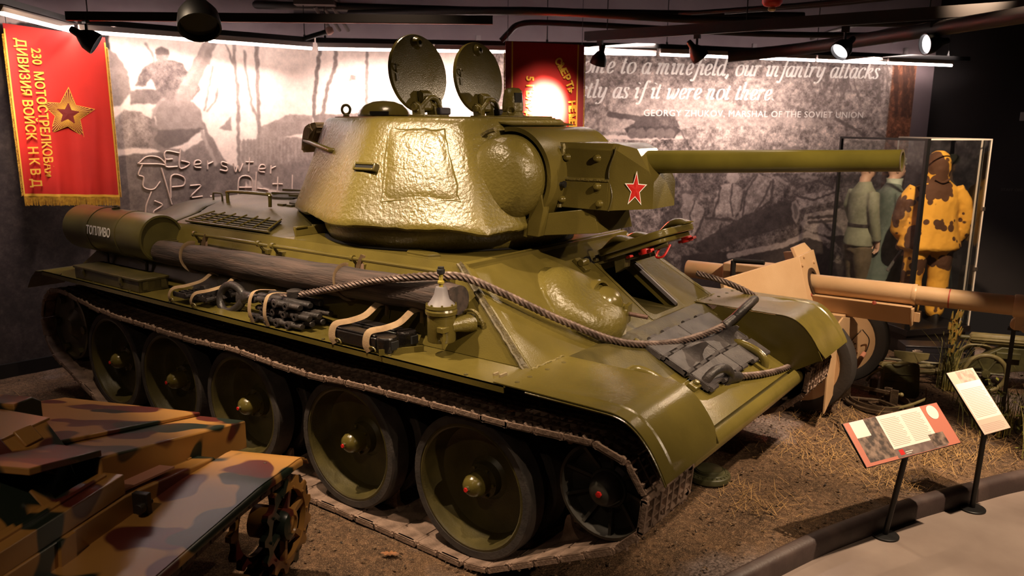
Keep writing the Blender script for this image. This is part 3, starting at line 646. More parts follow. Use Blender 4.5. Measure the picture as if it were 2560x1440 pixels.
# ---------------------------------------------------------------- hanging red banners
def banner(label, F, w_, h, group, cloth, cols, tilt=0):
    root = empty('banner', F @ V((0, 0, 0)), 0, label, 'banner', group)
    mwi = root.matrix_basis.copy(); mwi = M.Translation(F @ V((0, 0, 0))).inverted()
    def wav(u, v): return .018*sin(u*19+v*2)*v+.012*sin(u*41+1)*v*v
    def grid(u0, u1, v0, v1, off, nu=20, nv=24):
        return [[mwi @ (F @ V(((u0+(u1-u0)*j/nu)*w_, -(v0+(v1-v0)*i/nv)*h+tilt*(u0+(u1-u0)*j/nu), wav(u0+(u1-u0)*j/nu, v0+(v1-v0)*i/nv)+off))) for j in range(nu+1)] for i in range(nv+1)]
    mb = MB(); mb.sheet(grid(0, 1, 0, 1, 0), .003); mb.build('cloth', cloth, root, ang=60)
    for nm, a, m in cols:
        mb = MB(); mb.sheet(grid(*a, .0022, 6 if a[1]-a[0] < .2 else 20, 24 if a[3]-a[2] > .3 else 3), .001); mb.build(nm, m, root, ang=60)
    mb = MB()   # hanging fringe of separate cords
    n = 150
    for j in range(n):
        u = (j+.5)/n; q = wav(u, 1); r_ = random.Random(j); dx = r_.uniform(-.004, .004); L_ = .085+r_.uniform(-.008, .006)
        A = [mwi @ (F @ V((u*w_+dx*t, -h+tilt*u-L_*t, q+.004*sin(j*2.1)*t))) for t in (0, .5, 1)]
        mb.tube(A, w_/n*.62, 4)
    fg = mb.build('bottom_fringe', GOLD, root, ang=60); fg['kind'] = 'stuff'
    mb = MB()
    for u in (-.004, 1.004):
        for i in range(110):
            v = .06+.94*i/110; A = [mwi @ (F @ V((u*w_+(.012 if u > .5 else -.012)*t, -v*h+tilt*u-.012*t, wav(u, v)))) for t in (0, 1)]
            mb.tube(A, .006, 4)
    fg = mb.build('side_fringe', GOLD, root, ang=60); fg['kind'] = 'stuff'
    return root, lambda u, v: mwi @ F @ M.Translation((u*w_, -v*h+tilt*u, wav(u, v)+.006)), mwi
B1F = wall_frame(WA, WB, .30) @ M.Translation((.31, 3.235, 0))
b1, b1m, b1i = banner('large red banner with yellow star and lettering turned sideways hung on the left mural', B1F, .84, 1.51, 'hanging banners', REDCLOTH,
    [('gold_edging', (.985, 1, .03, 1), YELPR), ('gold_edging', (.0, .015, .03, 1), YELPR), ('gold_edging', (0, 1, .985, 1), YELPR)], -.06)
for body, u, v, sz in (('230  МОТОСТРЕЛКОВАЯ', .235, .12, .108), ('ДИВИЗИЯ ВОЙСК  Н К В Д', .095, .075, .112)):
    t = text('embroidered_line', body, sz, b1m(u, v) @ M.Rotation(-pi/2, 4, 'Z') @ M.Translation((0, 0, .012)), YELPR, b1, off=.002, sx=.90)
    t.data.transform(M())
def star_pts(r1, r2, a0=pi/2):
    return [((r1 if i % 2 == 0 else r2)*cos(a0+i*pi/5), (r1 if i % 2 == 0 else r2)*sin(a0+i*pi/5)) for i in range(10)]
def star(name, F, r, m, parent, ratio=.42, h=.004, rays=False, mo=None, out=1.09):
    if mo:
        mb = MB().at(F); mb.prism([(x*out, y*out) for x, y in star_pts(r, r*ratio)], 0, h*.4); mb.build('star_outline', mo, parent, ang=0)
    mb = MB().at(F); P = star_pts(r, r*ratio); mb.add([(0, 0, h*2)]+[(x, y, h*.6) for x, y in P], [(0, 1+i, 1+(i+1) % 10) for i in range(10)])
    mb.build(name, m, parent, ang=0, fix=False)
    if rays:
        mb = MB().at(F)
        for i in range(70):
            a = 2*pi*i/70; P2 = star_pts(r, r*ratio); best = None
            for k in range(10):
                (x0, y0), (x1, y1) = P2[k], P2[(k+1) % 10]; den = cos(a)*(y1-y0)-sin(a)*(x1-x0)
                if abs(den) > 1e-6:
                    t = (x0*(y1-y0)-y0*(x1-x0))/den; u = (x0*sin(a)-y0*cos(a))/-den if False else ((x0+0)*sin(a)-y0*cos(a))/(-(x1-x0)*sin(a)+(y1-y0)*cos(a))
                    if t > 0 and 0 <= u <= 1: best = t
            if best: mb.tube([(cos(a)*best*.45, sin(a)*best*.45, h*1.4), (cos(a)*best*.97, sin(a)*best*.97, h*.9)], .0022, 4)
        mb.build('star_rays', YELPR, parent, ang=0)['kind'] = 'stuff'
star('star', b1m(.53, .49) @ M.Translation((0, 0, .012)) @ M.Rotation(-.12, 4, 'Z'), .235, mat('star_maroon', '6e1712', .7), b1, .46, .006, True, YELPR, 1.05)

d2 = (V((-.12,2.89,0))-V((-.57,2.11,0))).normalized()
n2 = V((d2.y, -d2.x, 0)); o2 = V((-.57, 2.11, 3.215))
B2F = M(((d2.x, 0, n2.x, o2.x), (d2.y, 0, n2.y, o2.y), (0, 1, 0, o2.z), (0, 0, 0, 1)))
b2, b2m, b2i = banner('red banner with maroon side bands lit bright behind the turret hatches', B2F, .90, 1.62, 'hanging banners', REDCLOTH2,
    [('maroon_band', (.0, .075, 0, 1), PURPLE), ('maroon_band', (.925, 1, 0, 1), PURPLE), ('gold_edging', (.075, .09, 0, 1), YELPR), ('gold_edging', (.91, .925, 0, 1), YELPR)], -.0)
def curved(body, pts, sz):
    P = smooth_pts([(u*.9, -v*1.62, 0) for u, v in pts], 20); L_ = [0]
    for a, b in zip(P, P[1:]): L_.append(L_[-1]+(b-a).length)
    step = L_[-1]/len(body)
    for i, ch in enumerate(body):
        if ch == ' ': continue
        s_ = step*(i+.1); k = next(j for j in range(len(L_)) if L_[j] >= s_); d = P[min(k+1, len(P)-1)]-P[k-1 if k else 0]
        u, v = P[k].x/.9, -P[k].y/1.62
        text('embroidered_letter', ch, sz, b2m(u, v) @ M.Translation((0, 0, .01)) @ M.Rotation(atan2(d.y, d.x), 4, 'Z'), YELPR, b2, off=.004, sx=.95)
curved('СМЕРТЬ НЕМЕЦКИМ', [(.60, .10), (.68, .17), (.76, .25), (.80, .36), (.815, .5), (.82, .66)], .105)
text('embroidered_line', '5 ГВАРДЕЙСКАЯ', .118, b2m(.255, .205) @ M.Rotation(-pi/2, 4, 'Z') @ M.Translation((0, 0, .012)), YELPR, b2, off=.003, sx=.9)
mb = MB().at(b2m(.62, .60)); mb.lathe([(.16, 0), (.16, .003), (.02, .006)], 24); mb.build('emblem', mat('pale_emblem', 'd8a090', .7), b2)
for F_, w_, tl, par, ii in ((B1F, .84, -.06, b1, b1i), (B2F, .9, 0, b2, b2i)):
    for u in (.03, .97):
        mb = MB(); mb.tube([ii @ (F_ @ V((u*w_, tl*u, 0))), ii @ (F_ @ V((u*w_, tl*u+(.06 if F_ is B1F else .9), -.0)))], .003, 5); mb.build('cord', BLACK, par)

# ---------------------------------------------------------------- strip lights, ceiling fixtures
LED = emit('strip_light_tube', (1, .82, .76, 1), 34)
HOUS = mat('strip_housing', 'b9aaa4', .5)
CAMP = V((4.4667, -4.5329, 2.4122))
run_pts = [V((-2.52,-1.74,3.2)), V((-3.38,-.80,3.2)), V((-2.86,1.57,3.2)), V((-1.14,2.90,3.2)), V((.04,4.25,3.2)), V((.87,5.39,3.2)), V((2.59,7.91,3.2))]
def strip(a, b, nseg, label, ext0=0, ext1=0):
    d = (b-a).normalized(); L_ = (b-a).length; root = empty('strip_light', a, atan2(d.y, d.x), label, 'strip light', 'linear strip lights over the murals')
    mb = MB(); mb.box(-ext0, L_+ext1, -.035, .035, .075, .125); mb.build('carrier_bar', FIX, root)
    for k in range(nseg):
        x0, x1 = L_*k/nseg+.012, L_*(k+1)/nseg-.012
        mb = MB(); mb.box(x0, x1, -.022, .022, .022, .072); mb.build('housing', HOUS, root, bev=.004)
        mb = MB(); mb.cyl((x0+.01, 0, .008), (x1-.01, 0, .008), .014, n=10); mb.build('tube', LED, root)
    for k in range(nseg+1):
        x = min(max(L_*k/nseg, .1), L_-.1)
        if k % 2 == 0:
            mb = MB(); mb.cyl((x, 0, .12), (x, 0, 1.05), .006, n=6); mb.cyl((x, 0, .12), (x, 0, .15), .014, n=8); mb.build('drop_rod', FIX, root)
    return root
strip(run_pts[0], run_pts[1], 1, 'short glowing strip light over the top of the large red banner', .6)
strip(run_pts[1]+V((.05,.02,0)), run_pts[2], 2, 'glowing strip light over the left mural with turret and trees')
strip(run_pts[2]+V((.02,.03,0)), run_pts[4], 3, 'glowing strip light passing behind the two turret hatches')
strip(run_pts[4]+V((.01,.02,0)), run_pts[6], 4, 'glowing strip light over the white quotation', 0, .25)

def track_head(root_label, pos, aim, lit, stem=.14, size=1.0):
    z = (V(aim)-V(pos)).normalized(); root = empty('track_spotlight', pos, 0, root_label, 'spotlight', 'track spotlights under the ceiling')
    F = fr((0, 0, 0), (0, 0, 1) if abs(z.z) < .9 else (1, 0, 0), z) @ M.Diagonal((size, size, size, 1))
    mb = MB(); mb.lathe([(.022, -.13), (.026, -.12), (.03, -.07), (.05, -.045), (.078, 0), (.085, .05), (.085, .07), (.078, .07), (.07, .03)], 24, F, cap=False)
    mb.lathe([(.0, -.13), (.022, -.13)], 24, F); mb.build('lamp_housing', FIX, root)
    mb = MB(); mb.lathe([(.0, .035), (.071, .035), (.071, .045), (.0, .045)], 24, F)
    mb.build('lens', emit('lamp_lens_lit', (1, .9, .9, 1), 4) if lit and 'lamp_lens_lit' not in bpy.data.materials else (bpy.data.materials['lamp_lens_lit'] if lit else mat('lens_dark', '2a2422', .2)), root)
    mb = MB(); mb.cyl((0, 0, .0), (0, 0, stem), .012, n=8); mb.box(-.03, .03, -.015, .015, stem-.02, stem+.03); mb.build('stem', FIX, root)
    return root
mb = MB(); mb.box(0, 4.6, -.035, .035, -.045, .045); mb.box(.02, 4.58, -.02, .02, -.052, -.045)
rail = mb.build('lamp_track', mat('brown_black_track', '1c1614', .5)); rail.location = (-.05, 2.80, 3.29); tag(rail, 'long dark lamp track carrying four spotlights over the field gun', 'track')
for x in (.25, 1.7, 3.2):
    mb = MB(); mb.cyl((x, 0, .045), (x, 0, .95), .006, n=6); mb.build('drop_rod', FIX, rail)
track_head('black spotlight hung from the near end of the long track, aimed at the hanging banner', (.12, 2.80, 3.07), (-.3, 2.9, 2.0), False)
track_head('black spotlight second along the long track, tilted down toward the quotation wall', (1.18, 2.80, 3.08), (1.7, 3.4, 2.2), False)
track_head('black spotlight third along the long track, aimed down left with a faint lens', (2.52, 2.80, 3.06), (1.9, 1.6, 2.0), True)
track_head('black spotlight last on the long track with a bright white lens', (3.2, 2.80, 3.06), (1.8, 1.5, 2.75), True)
a_, b_ = V((-1.95,-1.47,3.15)), V((-1.30,-.75,3.37)); L_ = 1.0
rail2 = empty('lamp_track', (-1.97,-1.5,3.145), atan2(.62, .80), 'dark lamp track with red glint at upper left corner', 'track')
mb = MB(); mb.box(0, 3.2, -.03, .03, 0, .06); mb.build('rail', PIPE, rail2)
mb = MB(); mb.box(0, 3.2, -.006, .006, -.004, 0); mb.box(0, 3.2, .016, .022, -.004, 0); mb.box(0, 3.2, -.022, -.016, -.004, 0); mb.build('contact_strip', mat('copper_strip', 'b04a30', .35, metal=.6), rail2)
track_head('black spotlight on the upper left track beside the large red banner', (-1.86,-1.42,3.01), (-1.5, -.9, 2.6), True, .13)
track_head('dark spotlight cut by the top edge of the photo over the left mural', (-.73,-1.20,3.13), (-.55,-1.3, 2.85), False, .2, 1.7)
def pipe(label, pts, r, name='ceiling_pipe', m=PIPE, n=12, k=6):
    c0 = V(pts[0]); mb = MB(); mb.tube([p-c0 for p in smooth_pts(pts, k)], r, n); o = mb.build(name, m); o.location = c0; tag(o, label, 'pipe', 'pipes under the ceiling'); return o
pipe('dark bent conduit ending at an elbow above the second banner', [(-1.0,2.6,3.28),(-.93,2.64,3.36),(-.85,2.72,3.45),(-.6,2.9,3.47),(.34,3.60,3.42),(1.25,4.26,3.37),(2.4,5.1,3.36)], .032)
pipe('long level dark pipe along the top edge of the photo', [(-5.72,-.45,3.70),(-3.42,1.25,3.68),(-1.22,2.87,3.63),(1.5,4.9,3.6)], .045)
pipe('second dark pipe just under the long level pipe', [(-2.4,1.7,3.56),(-.39,2.2,3.50),(1.15,3.3,3.42),(3.0,4.6,3.4)], .04)
pipe('thick dark drain pipe rising toward the upper right corner', [(1.15,3.65,3.10),(1.81,3.80,3.15),(2.86,3.11,3.17),(3.85,2.32,3.18),(5.2,1.3,3.2)], .06)
for i, (y, z) in enumerate(((3.6, 3.55), (4.1, 3.6), (4.5, 3.5))):
    pipe(['thin conduit crossing above the long lamp track, nearest of three', 'thin conduit crossing above the long lamp track, middle of three', 'thin conduit crossing above the long lamp track, farthest of three'][i], [(.6+.3*i, y, z), (2.5, y+.1, z+.02), (5.5, y-.6, z+.06)], .022)
for i, x in enumerate((1.6, 2.0, 2.35)):
    pipe(['short grey conduit stub at the mural top, left one', 'short grey conduit stub at the mural top, middle one', 'short grey conduit stub at the mural top, right one'][i], [(x-.3, 5.9+i*.45, 3.45), (x+.1, 5.5+i*.45, 3.5), (x+1.1, 4.6+i*.45, 3.52)], .02, m=mat('grey_conduit', '4a403e', .5))
mb = MB(); c0 = V((-2.76, 1.52, 3.3)); mb.tube([p-c0 for p in smooth_pts([(-2.92,1.40,3.28),(-2.80,1.5,3.33),(-2.68,1.62,3.385)])], .028, 10)
o = mb.build('hose', FIX); o.location = c0; tag(o, 'black hose end with pale foam tip above the left mural', 'hose')
mb = MB(); mb.lathe([(.01, -.03), (.04, -.025), (.048, .01), (.03, .05), (.0, .055)], 12, fr(V((-2.66,1.63,3.39))-c0, (0, 0, 1), (.7, .7, .35))); mb.build('foam_tip', mat('foam', 'd8b0a4', .8, bump=.6), o)
mb = MB().at(W2F); mb.box(-.35, 1.75, 3.62, 3.70, .0, .10); mb.box(-.35, 1.75, 3.60, 3.62, .0, .14); o = mb.build('cable_tray', mat('tray_grey', '5a4e50', .6)); tag(o, 'grey wall ledge tray above the left mural corner', 'tray')
root = empty('junction_box', (-2.80,1.58,3.66), .7, 'grey junction box with three conduits above the mural corner', 'junction box')
mb = MB(); mb.box(-.22, .22, -.12, .12, 0, .05); mb.box(-.25, .25, -.14, .14, .05, .2); mb.build('box', mat('grey_conduit', '4a403e'), root)
for k in range(3):
    mb = MB(); mb.cyl((-.02+.1*k, .05, .0), (.10+.1*k, .35, -.22), .022, n=8); mb.build('conduit', mat('grey_conduit', '4a403e'), root)
root = empty('fire_alarm', (2.265, 1.695, 3.31), 0, 'red round fire detector with clear tip at the top edge of the photo', 'fire detector')
mb = MB(); mb.lathe([(.0, .03), (.075, .03), (.075, .0), (.06, -.02), (.03, -.03), (.0, -.03)], 24); mb.build('body', RED, root)
mb = MB(); mb.lathe([(.025, -.028), (.03, -.05), (.018, -.062), (0, -.062)], 16); mb.build('tip', BRASS, root)
for lb, p in (('white wall clip above the mural beside the tall hatch', 2.03), ('white wall clip above the quotation', 5.75), ('white wall clip near the right end of the mural', 8.05)):
    mb = MB().at(W2F); mb.box(p-.03, p+.03, 3.36, 3.46, 0, .03); mb.box(p-.02, p+.02, 3.36, 3.40, .03, .045); o = mb.build('mural_clip', mat('clip_metal', '8a8080', .4, metal=.5)); tag(o, lb, 'clip', 'clips holding the mural')
# ================================================================ the tank (x forward, y left, z up)
tank = empty('tank', (0, 0, 0), 0, 'large glossy olive green tank with both round turret hatches standing open', 'tank')
G1 = fr((1.46, 0, 1.599), (1, 0, -.71), (.71, 0, 1))           # upper glacis frame
G2 = fr((2.18, 0, 1.087), (1, 0, -.496), (.496, 0, 1))         # lower glacis frame
def glac(x, y, h=0):
    if x < 2.18: return V((x, y, 2.635-.71*x))+V((.71, 0, 1)).normalized()*h
    return V((x, y, 2.168-.496*x))+V((.496, 0, 1)).normalized()*h
# --- hull body
mb = MB()
mb.prism([(-2.75,.55),(-2.6,1.118),(2.2,1.118),(2.86,.70),(2.62,.42),(-2.4,.40)], -.92, .92, 'y')
mb.build('lower_hull', GREEND, tank)
for s in (-1, 1):
    mb = MB(); q = [(-2.28,s*.965,1.59),(1.475,s*.965,1.59),(2.135,s*1.20,1.122),(-2.86,s*1.19,1.122)]
    mb.hexa(q, [(x, y-s*.04, z) for x, y, z in q]); mb.build('side_plate', GREEN, tank)
    mb = MB(); a = [V((1.46, s*.975, 1.605)), V((2.12, s*1.212, 1.135))]; n = 34     # torch-cut edge of the glacis over the side plate
    P = [a[0].lerp(a[1], i/n) for i in range(n+1)]; r_ = random.Random(4)
    ee = [V((.0, 0, .0)), V((.022, s*.0, -.018)), V((.002, s*.016, -.042)), V((-.022, s*.010, -.026))]; mb.loft([[p+e+V((r_.uniform(-.003, .003), r_.uniform(-.003, .003), r_.uniform(-.002, .002)))+V((-.012, 0, .002)) for e in ee] for p in P]); mb.build('plate_edge', mat('torch_cut_edge', '4e4424', .55, '3c3319', 18, .6, 60), tank, ang=50); mb = MB(); mb.tube([p+V((-.036+r_.uniform(-.004, .004), s*.004, -.02)) for p in P], .010, 6); mb.build('weld_seam', MATS['torch_cut_edge'], tank)
# glacis plates with the driver's opening
def plate(x0, x1, yl, holes, t=.045):
    """grid plate on the glacis, yl(x) half width; holes (x0,x1,y0,y1) left out"""
    xs = sorted({x0, x1} | {h for q in holes for h in q[:2]}); mb = MB()
    for i in range(len(xs)-1):
        a, b = xs[i], xs[i+1]; ys0 = [-yl(a)]; ys1 = [-yl(b)]
        for q in holes:
            if q[0] <= a+1e-6 and q[1] >= b-1e-6: ys0 += [q[2], q[3]]; ys1 += [q[2], q[3]]
        ys0.append(yl(a)); ys1.append(yl(b))
        for k in range(0, len(ys0), 2):
            A = [glac(a, ys0[k]), glac(b, ys1[k]), glac(b, ys1[k+1]), glac(a, ys0[k+1])]
            nn = V((.71 if b <= 2.18+1e-6 else .496, 0, 1)).normalized()
            mb.hexa(A, [p-nn*t for p in A])
    return mb
H0, H1, HY0, HY1 = 1.66, 2.115, .215, .69
yl = lambda x: .975+(1.215-.975)*(x-1.46)/(2.14-1.46) if x <= 2.14 else (1.215 if x < 2.15 else .91)
mb = plate(1.46, 2.14, yl, [(H0, H1, HY0, HY1)]); mb.hexa([glac(2.14,-.95), glac(2.18,-.95), glac(2.18,.95), glac(2.14,.95)], [glac(2.14,-.95,-.045), glac(2.18,-.95,-.045), glac(2.18,.95,-.045), glac(2.14,.95,-.045)])
mb.build('glacis', GREEN, tank, ang=20)
mb = MB(); A = [glac(2.18001,-.93), glac(2.86,-.93), glac(2.86,.93), glac(2.18001,.93)]; n2_ = V((.496, 0, 1)).normalized(); mb.hexa(A, [p-n2_*.045 for p in A])
mb.build('lower_glacis', GREEN, tank, ang=20)
mb = MB(); cx, cz, r_ = 2.862, .685, .068
P = [(cx+r_*cos(a), cz+r_*sin(a)) for a in [RD(t) for t in range(-110, 75, 12)]]; mb.prism(P, -.95, .95, 'y'); mb.prism([(2.83,.63),(2.86,.62),(2.6,.36),(2.55,.38)], -.92, .92, 'y'); mb.build('nose_beam', GREEN, tank)
mb = MB(); mb.box(1.5, 2.3, .05, .85, .5, .55); mb.box(1.5, 1.52, .05, .85, .5, 1.5); mb.prism([(1.5,.5),(2.3,.5),(2.3,.97),(2.1,1.08),(1.5,1.5)], .84, .86, 'y'); mb.prism([(1.5,.5),(2.3,.5),(2.3,.97),(2.1,1.08),(1.5,1.5)], .05, .07, 'y'); mb.box(2.28, 2.3, .05, .85, .5, .97); mb.build('driver_compartment', DARK, tank)
# rounded lining of the opening
mb = MB()
def rrect(x0, x1, y0, y1, r, n=5):
    out = []
    for cx_, cy_, a0 in ((x1-r, y1-r, 0), (x0+r, y1-r, 90), (x0+r, y0+r, 180), (x1-r, y0+r, 270)):
        for i in range(n+1): a = RD(a0+90*i/n); out.append((cx_+r*cos(a), cy_+r*sin(a)))
    return out
inner = rrect(H0+.01, H1-.005, HY0+.01, HY1-.01, .07); outer = rrect(H0-.02, H1+.02, HY0-.02, HY1+.02, .02)
mb.loft([[glac(x, y, .004) for x, y in outer], [glac(x, y, .005) for x, y in inner], [glac(x, y, -.09) for x, y in inner]], cap=False); mb.build('hatch_rim', GREEN, tank, ang=30)
mb = MB(); mb.hexa([glac(H0+.08,.655,-.02), glac(H1-.02,.655,-.02), glac(H1-.02,.675,-.02), glac(H0+.08,.675,-.02)], [glac(H0+.08,.655,.004), glac(H1-.02,.655,.004), glac(H1-.02,.675,.004), glac(H0+.08,.675,.004)]); mb.build('hatch_seal', LGREY, tank)
# splash strip and weld to the fender
mb = MB(); mb.hexa([glac(2.165,.20,0), glac(2.19,.20,0), glac(2.19,.82,0), glac(2.165,.82,0)], [glac(2.168,.20,.016), glac(2.185,.20,.016), glac(2.185,.82,.016), glac(2.168,.82,.016)]); mb.build('splash_strip', GREEN, tank, bev=.003)
for s in (-1, 1):
    mb = MB(); r_ = random.Random(9); mb.tube([(2.135+r_.uniform(-.006, .006), s*y, 1.128+r_.uniform(-.003, .004)) for y in np.linspace(.9, 1.22, 22)], .008, 6); mb.build('weld_seam', WELD, tank)
# driver's hatch cover, swung up on its front hinge
hc = V((1.735, .455, 1.412)); dirx = V((cos(RD(21)), 0, sin(RD(21))))
HF = fr(glac(1.655,.455,.045), dirx, (-sin(RD(21)), 0, cos(RD(21))))
mb = MB().at(HF); mb.prism([(x, y) for x, y in rrect(-.02, .56, -.285, .285, .14)], .0, .05); mb.prism([(x, y) for x, y in rrect(.01, .52, -.25, .25, .1)], -.035, .0)
cover = mb.build('driver_hatch', GREEN, tank, bev=.008)
for u, y in ((.12, -.11), (.12, .14), (.47, .10)):
    mb = MB().at(HF @ M.Translation((u, y, .05))); 
    mb.loft([[V((-.11+.02*k_, .075*cos(a)*(1-k_*.12), .06*k_*sin(RD(30+k_*20)))) for a in [0]] for k_ in range(1)] if False else [[(-.10+.20*i/8, .085*cos(t), .062*sin(t)*sin(pi*(i+.6)/9.2)) for t in [pi*j/10 for j in range(11)]] for i in range(9)], closed=True)
    mb.build('periscope_cover', GREEN, cover, ang=50)
mb = MB().at(HF); mb.box(-.03, .06, -.22, -.12, -.05, .02); mb.box(-.03, .06, .12, .22, -.05, .02); mb.cyl((-.01, -.27, -.01), (-.01, .27, -.01), .018, n=10)
mb.build('hinge', GREEND, cover, bev=.004)
mb = MB().at(HF); mb.prism([(.1,-.03),(.2,-.03),(.16,-.12),(.08,-.14)], -.2, -.12, 'y'); mb.box(.12, .3, -.06, .02, -.10, -.03); mb.cyl((.2, -.2, -.06), (.2, .1, -.06), .022, n=8); mb.cyl((.35, -.2, -.045), (.5, -.15, -.05), .02, n=8)
mb.build('latch_gear', GREEND, cover, bev=.003)
for (a, b, ln, hub) in ((.36, -.21, .17, 1), (.56, .02, .19, 1), (.22, -.20, .07, 0)):
    mb = MB().at(HF @ M.Translation((a, b, -.055)) @ M.Rotation(-.55, 4, 'Z')); mb.box(-ln/2, ln/2, -.014, .014, -.012, .006)
    if hub: mb.lathe([(.0, -.02), (.04, -.018), (.035, .02), (0, .02)], 14)
    mb.build('red_handle', RED, cover, bev=.003)
mb = MB().at(HF); mb.tube(smooth_pts([(.44,-.14,-.05), (.40,-.17,-.11), (.46,-.18,-.12), (.5,-.12,-.06)], 5), .008, 6); mb.build('red_handle', RED, cover)
for y in (.03, .84):
    mb = MB(); mb.at(fr(glac(1.66, y, .0), (1, 0, -.71), (.71, 0, 1))); mb.box(-.06, .06, -.035, .035, 0, .03); mb.cyl((.0, -.04, .04), (.0, .04, .04), .025, n=10); mb.build('hinge_lug', GREEN, tank, bev=.004)
# hull machine-gun housing: a teardrop bulge on the glacis and its ball
mb = MB(); rings = []
prof = [(0.0, 1.06), (.012, 1.05), (.014, .98), (.05, .95), (.09, .86), (.115, .70), (.128, .5), (.132, .25)]
def tear(k, h):
    out = []
    for j in range(28):
        a = 2*pi*j/28; c, s_ = cos(a), sin(a)
        rx = (.235 if c > 0 else .30)*k; x = 1.93+c*rx+(.055*(1-k)); y = -.345+s_*.285*k*(1-.20*max(0, -c)); out.append(glac(min(x, 2.1799), y, h) if x < 2.18 else glac(2.1799, y, h-.6*(x-2.18))+V((x-2.18, 0, -.7*(x-2.18))))
    return out
for h, k in prof: rings.append(tear(k, h))
mb.loft(rings); mb.build('gun_bulge', CAST, tank, ang=70)
BF = fr(glac(1.975,-.215,.065), (0, 1, 0), (1, .05, .05))
mb = MB().at(BF); mb.lathe([(.150, -.16), (.158, -.055), (.152, -.04), (.138, -.038), (.130, -.07)], 28, cap=False); mb.build('ball_collar', GREEN, tank)
mb = MB().at(BF); mb.ball((0, 0, -.015), .118, .118, .118, 24, 12); mb.build('gun_ball', GREEN, tank, ang=70)
mb = MB().at(BF @ M.Translation((.03, -.035, -.06)) @ M.Rotation(RD(8), 4, 'X') @ M.Rotation(RD(10), 4, 'Y')); mb.lathe([(.082, .05), (.074, .11), (.056, .165), (.062, .168), (.062, .185), (.0, .185)], 18); mb.box(-.05, .05, -.062, .062, .165, .19)
gs = mb.build('barrel_sleeve', GREEN, tank)
mb = MB().at(BF @ M.Translation((.03, -.035, -.06)) @ M.Rotation(RD(8), 4, 'X') @ M.Rotation(RD(10), 4, 'Y')); mb.cyl((0, 0, .18), (0, 0, .31), .014, n=12); mb.build('gun_muzzle', mat('rust_brown_steel', '5a4238', .5, metal=.3), gs)
# roof plate, raised engine deck
mb = MB(); mb.box(-.5, 1.5, -.965, .965, 1.56, 1.592); mb.build('hull_roof', GREEN, tank)
sec = [(-.962,1.592),(-.935,1.606),(-.745,1.655),(-.66,1.70),(-.52,1.735),(0,1.75),(.52,1.735),(.66,1.70),(.745,1.655),(.935,1.606),(.962,1.592)]
mb = MB(); rings = []
for x, k in ((-.235, .02), (-.26, .10), (-.32, .40), (-.40, .72), (-.52, .93), (-.66, 1.0), (-1.62, 1.0)): rings.append([(x-(.03 if abs(y) < .6 else 0)*k, y, 1.592+(z-1.592)*k) for y, z in sec])
mb.loft(rings, closed=False, cap=False); mb.build('engine_deck', GREEND, tank, ang=35)
mb = MB(); mb.box(-1.47, -.42, -.955, -.735, 1.56, 1.605); 
gr = MB(); S0, S1 = V((0,-.945,1.612)), V((0,-.745,1.664))
recess = MB(); A = [V((x, p.y, p.z+.001)) for p, x in ((S0,-1.47),(S0,-.43),(S1,-.53),(S1,-1.40))]; A = [p+V((0, -.002, .005)) for p in A]; recess.hexa(A, [p-V((0, 0, .01)) for p in A]); g0 = recess.build('grille_recess_shade', DARK, tank)  # near-black slab on the deck paints in the shade of the louvre recess
for i in range(5):
    p = S0.lerp(S1, (i+.5)/5.2); xa = -1.46+.06*(i/4); xb = -.44-.08*(i/4)
    mb = MB(); mb.tube([(xa, p.y, p.z+.012), (xb, p.y, p.z+.012)], .0055, 6); mb.build('grille_slat', GREEND, g0)
for i in range(7):
    t = i/6; xb = -1.46+t*1.02; xt = -1.395+t*.865
    mb = MB(); mb.tube([(xb, S0.y, S0.z+.017), (xt, S1.y, S1.z+.019)], .0065, 6); mb.build('grille_bar', GREEN, g0)
mb = MB(); mb.tube([(-1.49,S0.y-.005,S0.z+.005), (-.41,S0.y-.005,S0.z+.005)], .010, 6); mb.build('grille_frame', GREEND, tank)
mb = MB(); mb.box(-.42, -.12, -.90, -.40, 1.59, 1.64) if False else mb.hexa([(-.235,-.86,1.592),(-.225,-.40,1.592),(-.205,-.40,1.592),(-.215,-.86,1.592)], [(-.25,-.86,1.65),(-.24,-.40,1.65),(-.222,-.40,1.65),(-.232,-.86,1.65)])
for y in (-.8,-.63,-.47): mb.box(-.262, -.222, y-.05, y+.05, 1.645, 1.658)
mb.build('deck_flange', GREEN, tank, bev=.003)
mb = MB(); P = smooth_pts([(-1.86,-.34,1.72),(-1.86,-.34,1.80),(-1.82,-.34,1.825),(-1.30,-.36,1.835),(-1.26,-.36,1.81),(-1.26,-.36,1.735)], 4); 
mb.tube([V(p)+V((.35,-.2,0)) for p in P], .015, 8); mb.build('deck_handle', GREEN, tank)
for x, y, w_, l_ in ((-1.35, .1, .55, .5), (-.8, .35, .5, .45), (-.75, -.22, .40, .5)):
    mb = MB(); mb.loft([[(x+l_*.5*cos(a)*k, y+w_*.5*sin(a)*k, 1.75+h) for a in [2*pi*j/20 for j in range(20)]] for k, h in ((1, -.01), (1, .012), (.8, .03), (.0, .038))]); mb.build('mesh_dome', mat('dark_mesh', '3d382a', .6, '2a261c', 60), tank, ang=60)
for x, y, a, ln in ((-.95, .05, .3, 1.1), (-.75, -.05, .22, .9), (-1.2, .25, .15, 1.0)):
    mb = MB().at(M.Translation((x, y, 1.775)) @ M.Rotation(a, 4, 'Z')); mb.box(-ln/2, ln/2, -.012, .012, 0, .02); mb.build('deck_bar', GREEND, tank)
for x in np.linspace(-.95, -.40, 6):
    mb = MB(); mb.box(x, x+.07, -.46, -.42, 1.738, 1.752); mb.build('deck_clip', GREEND, tank)
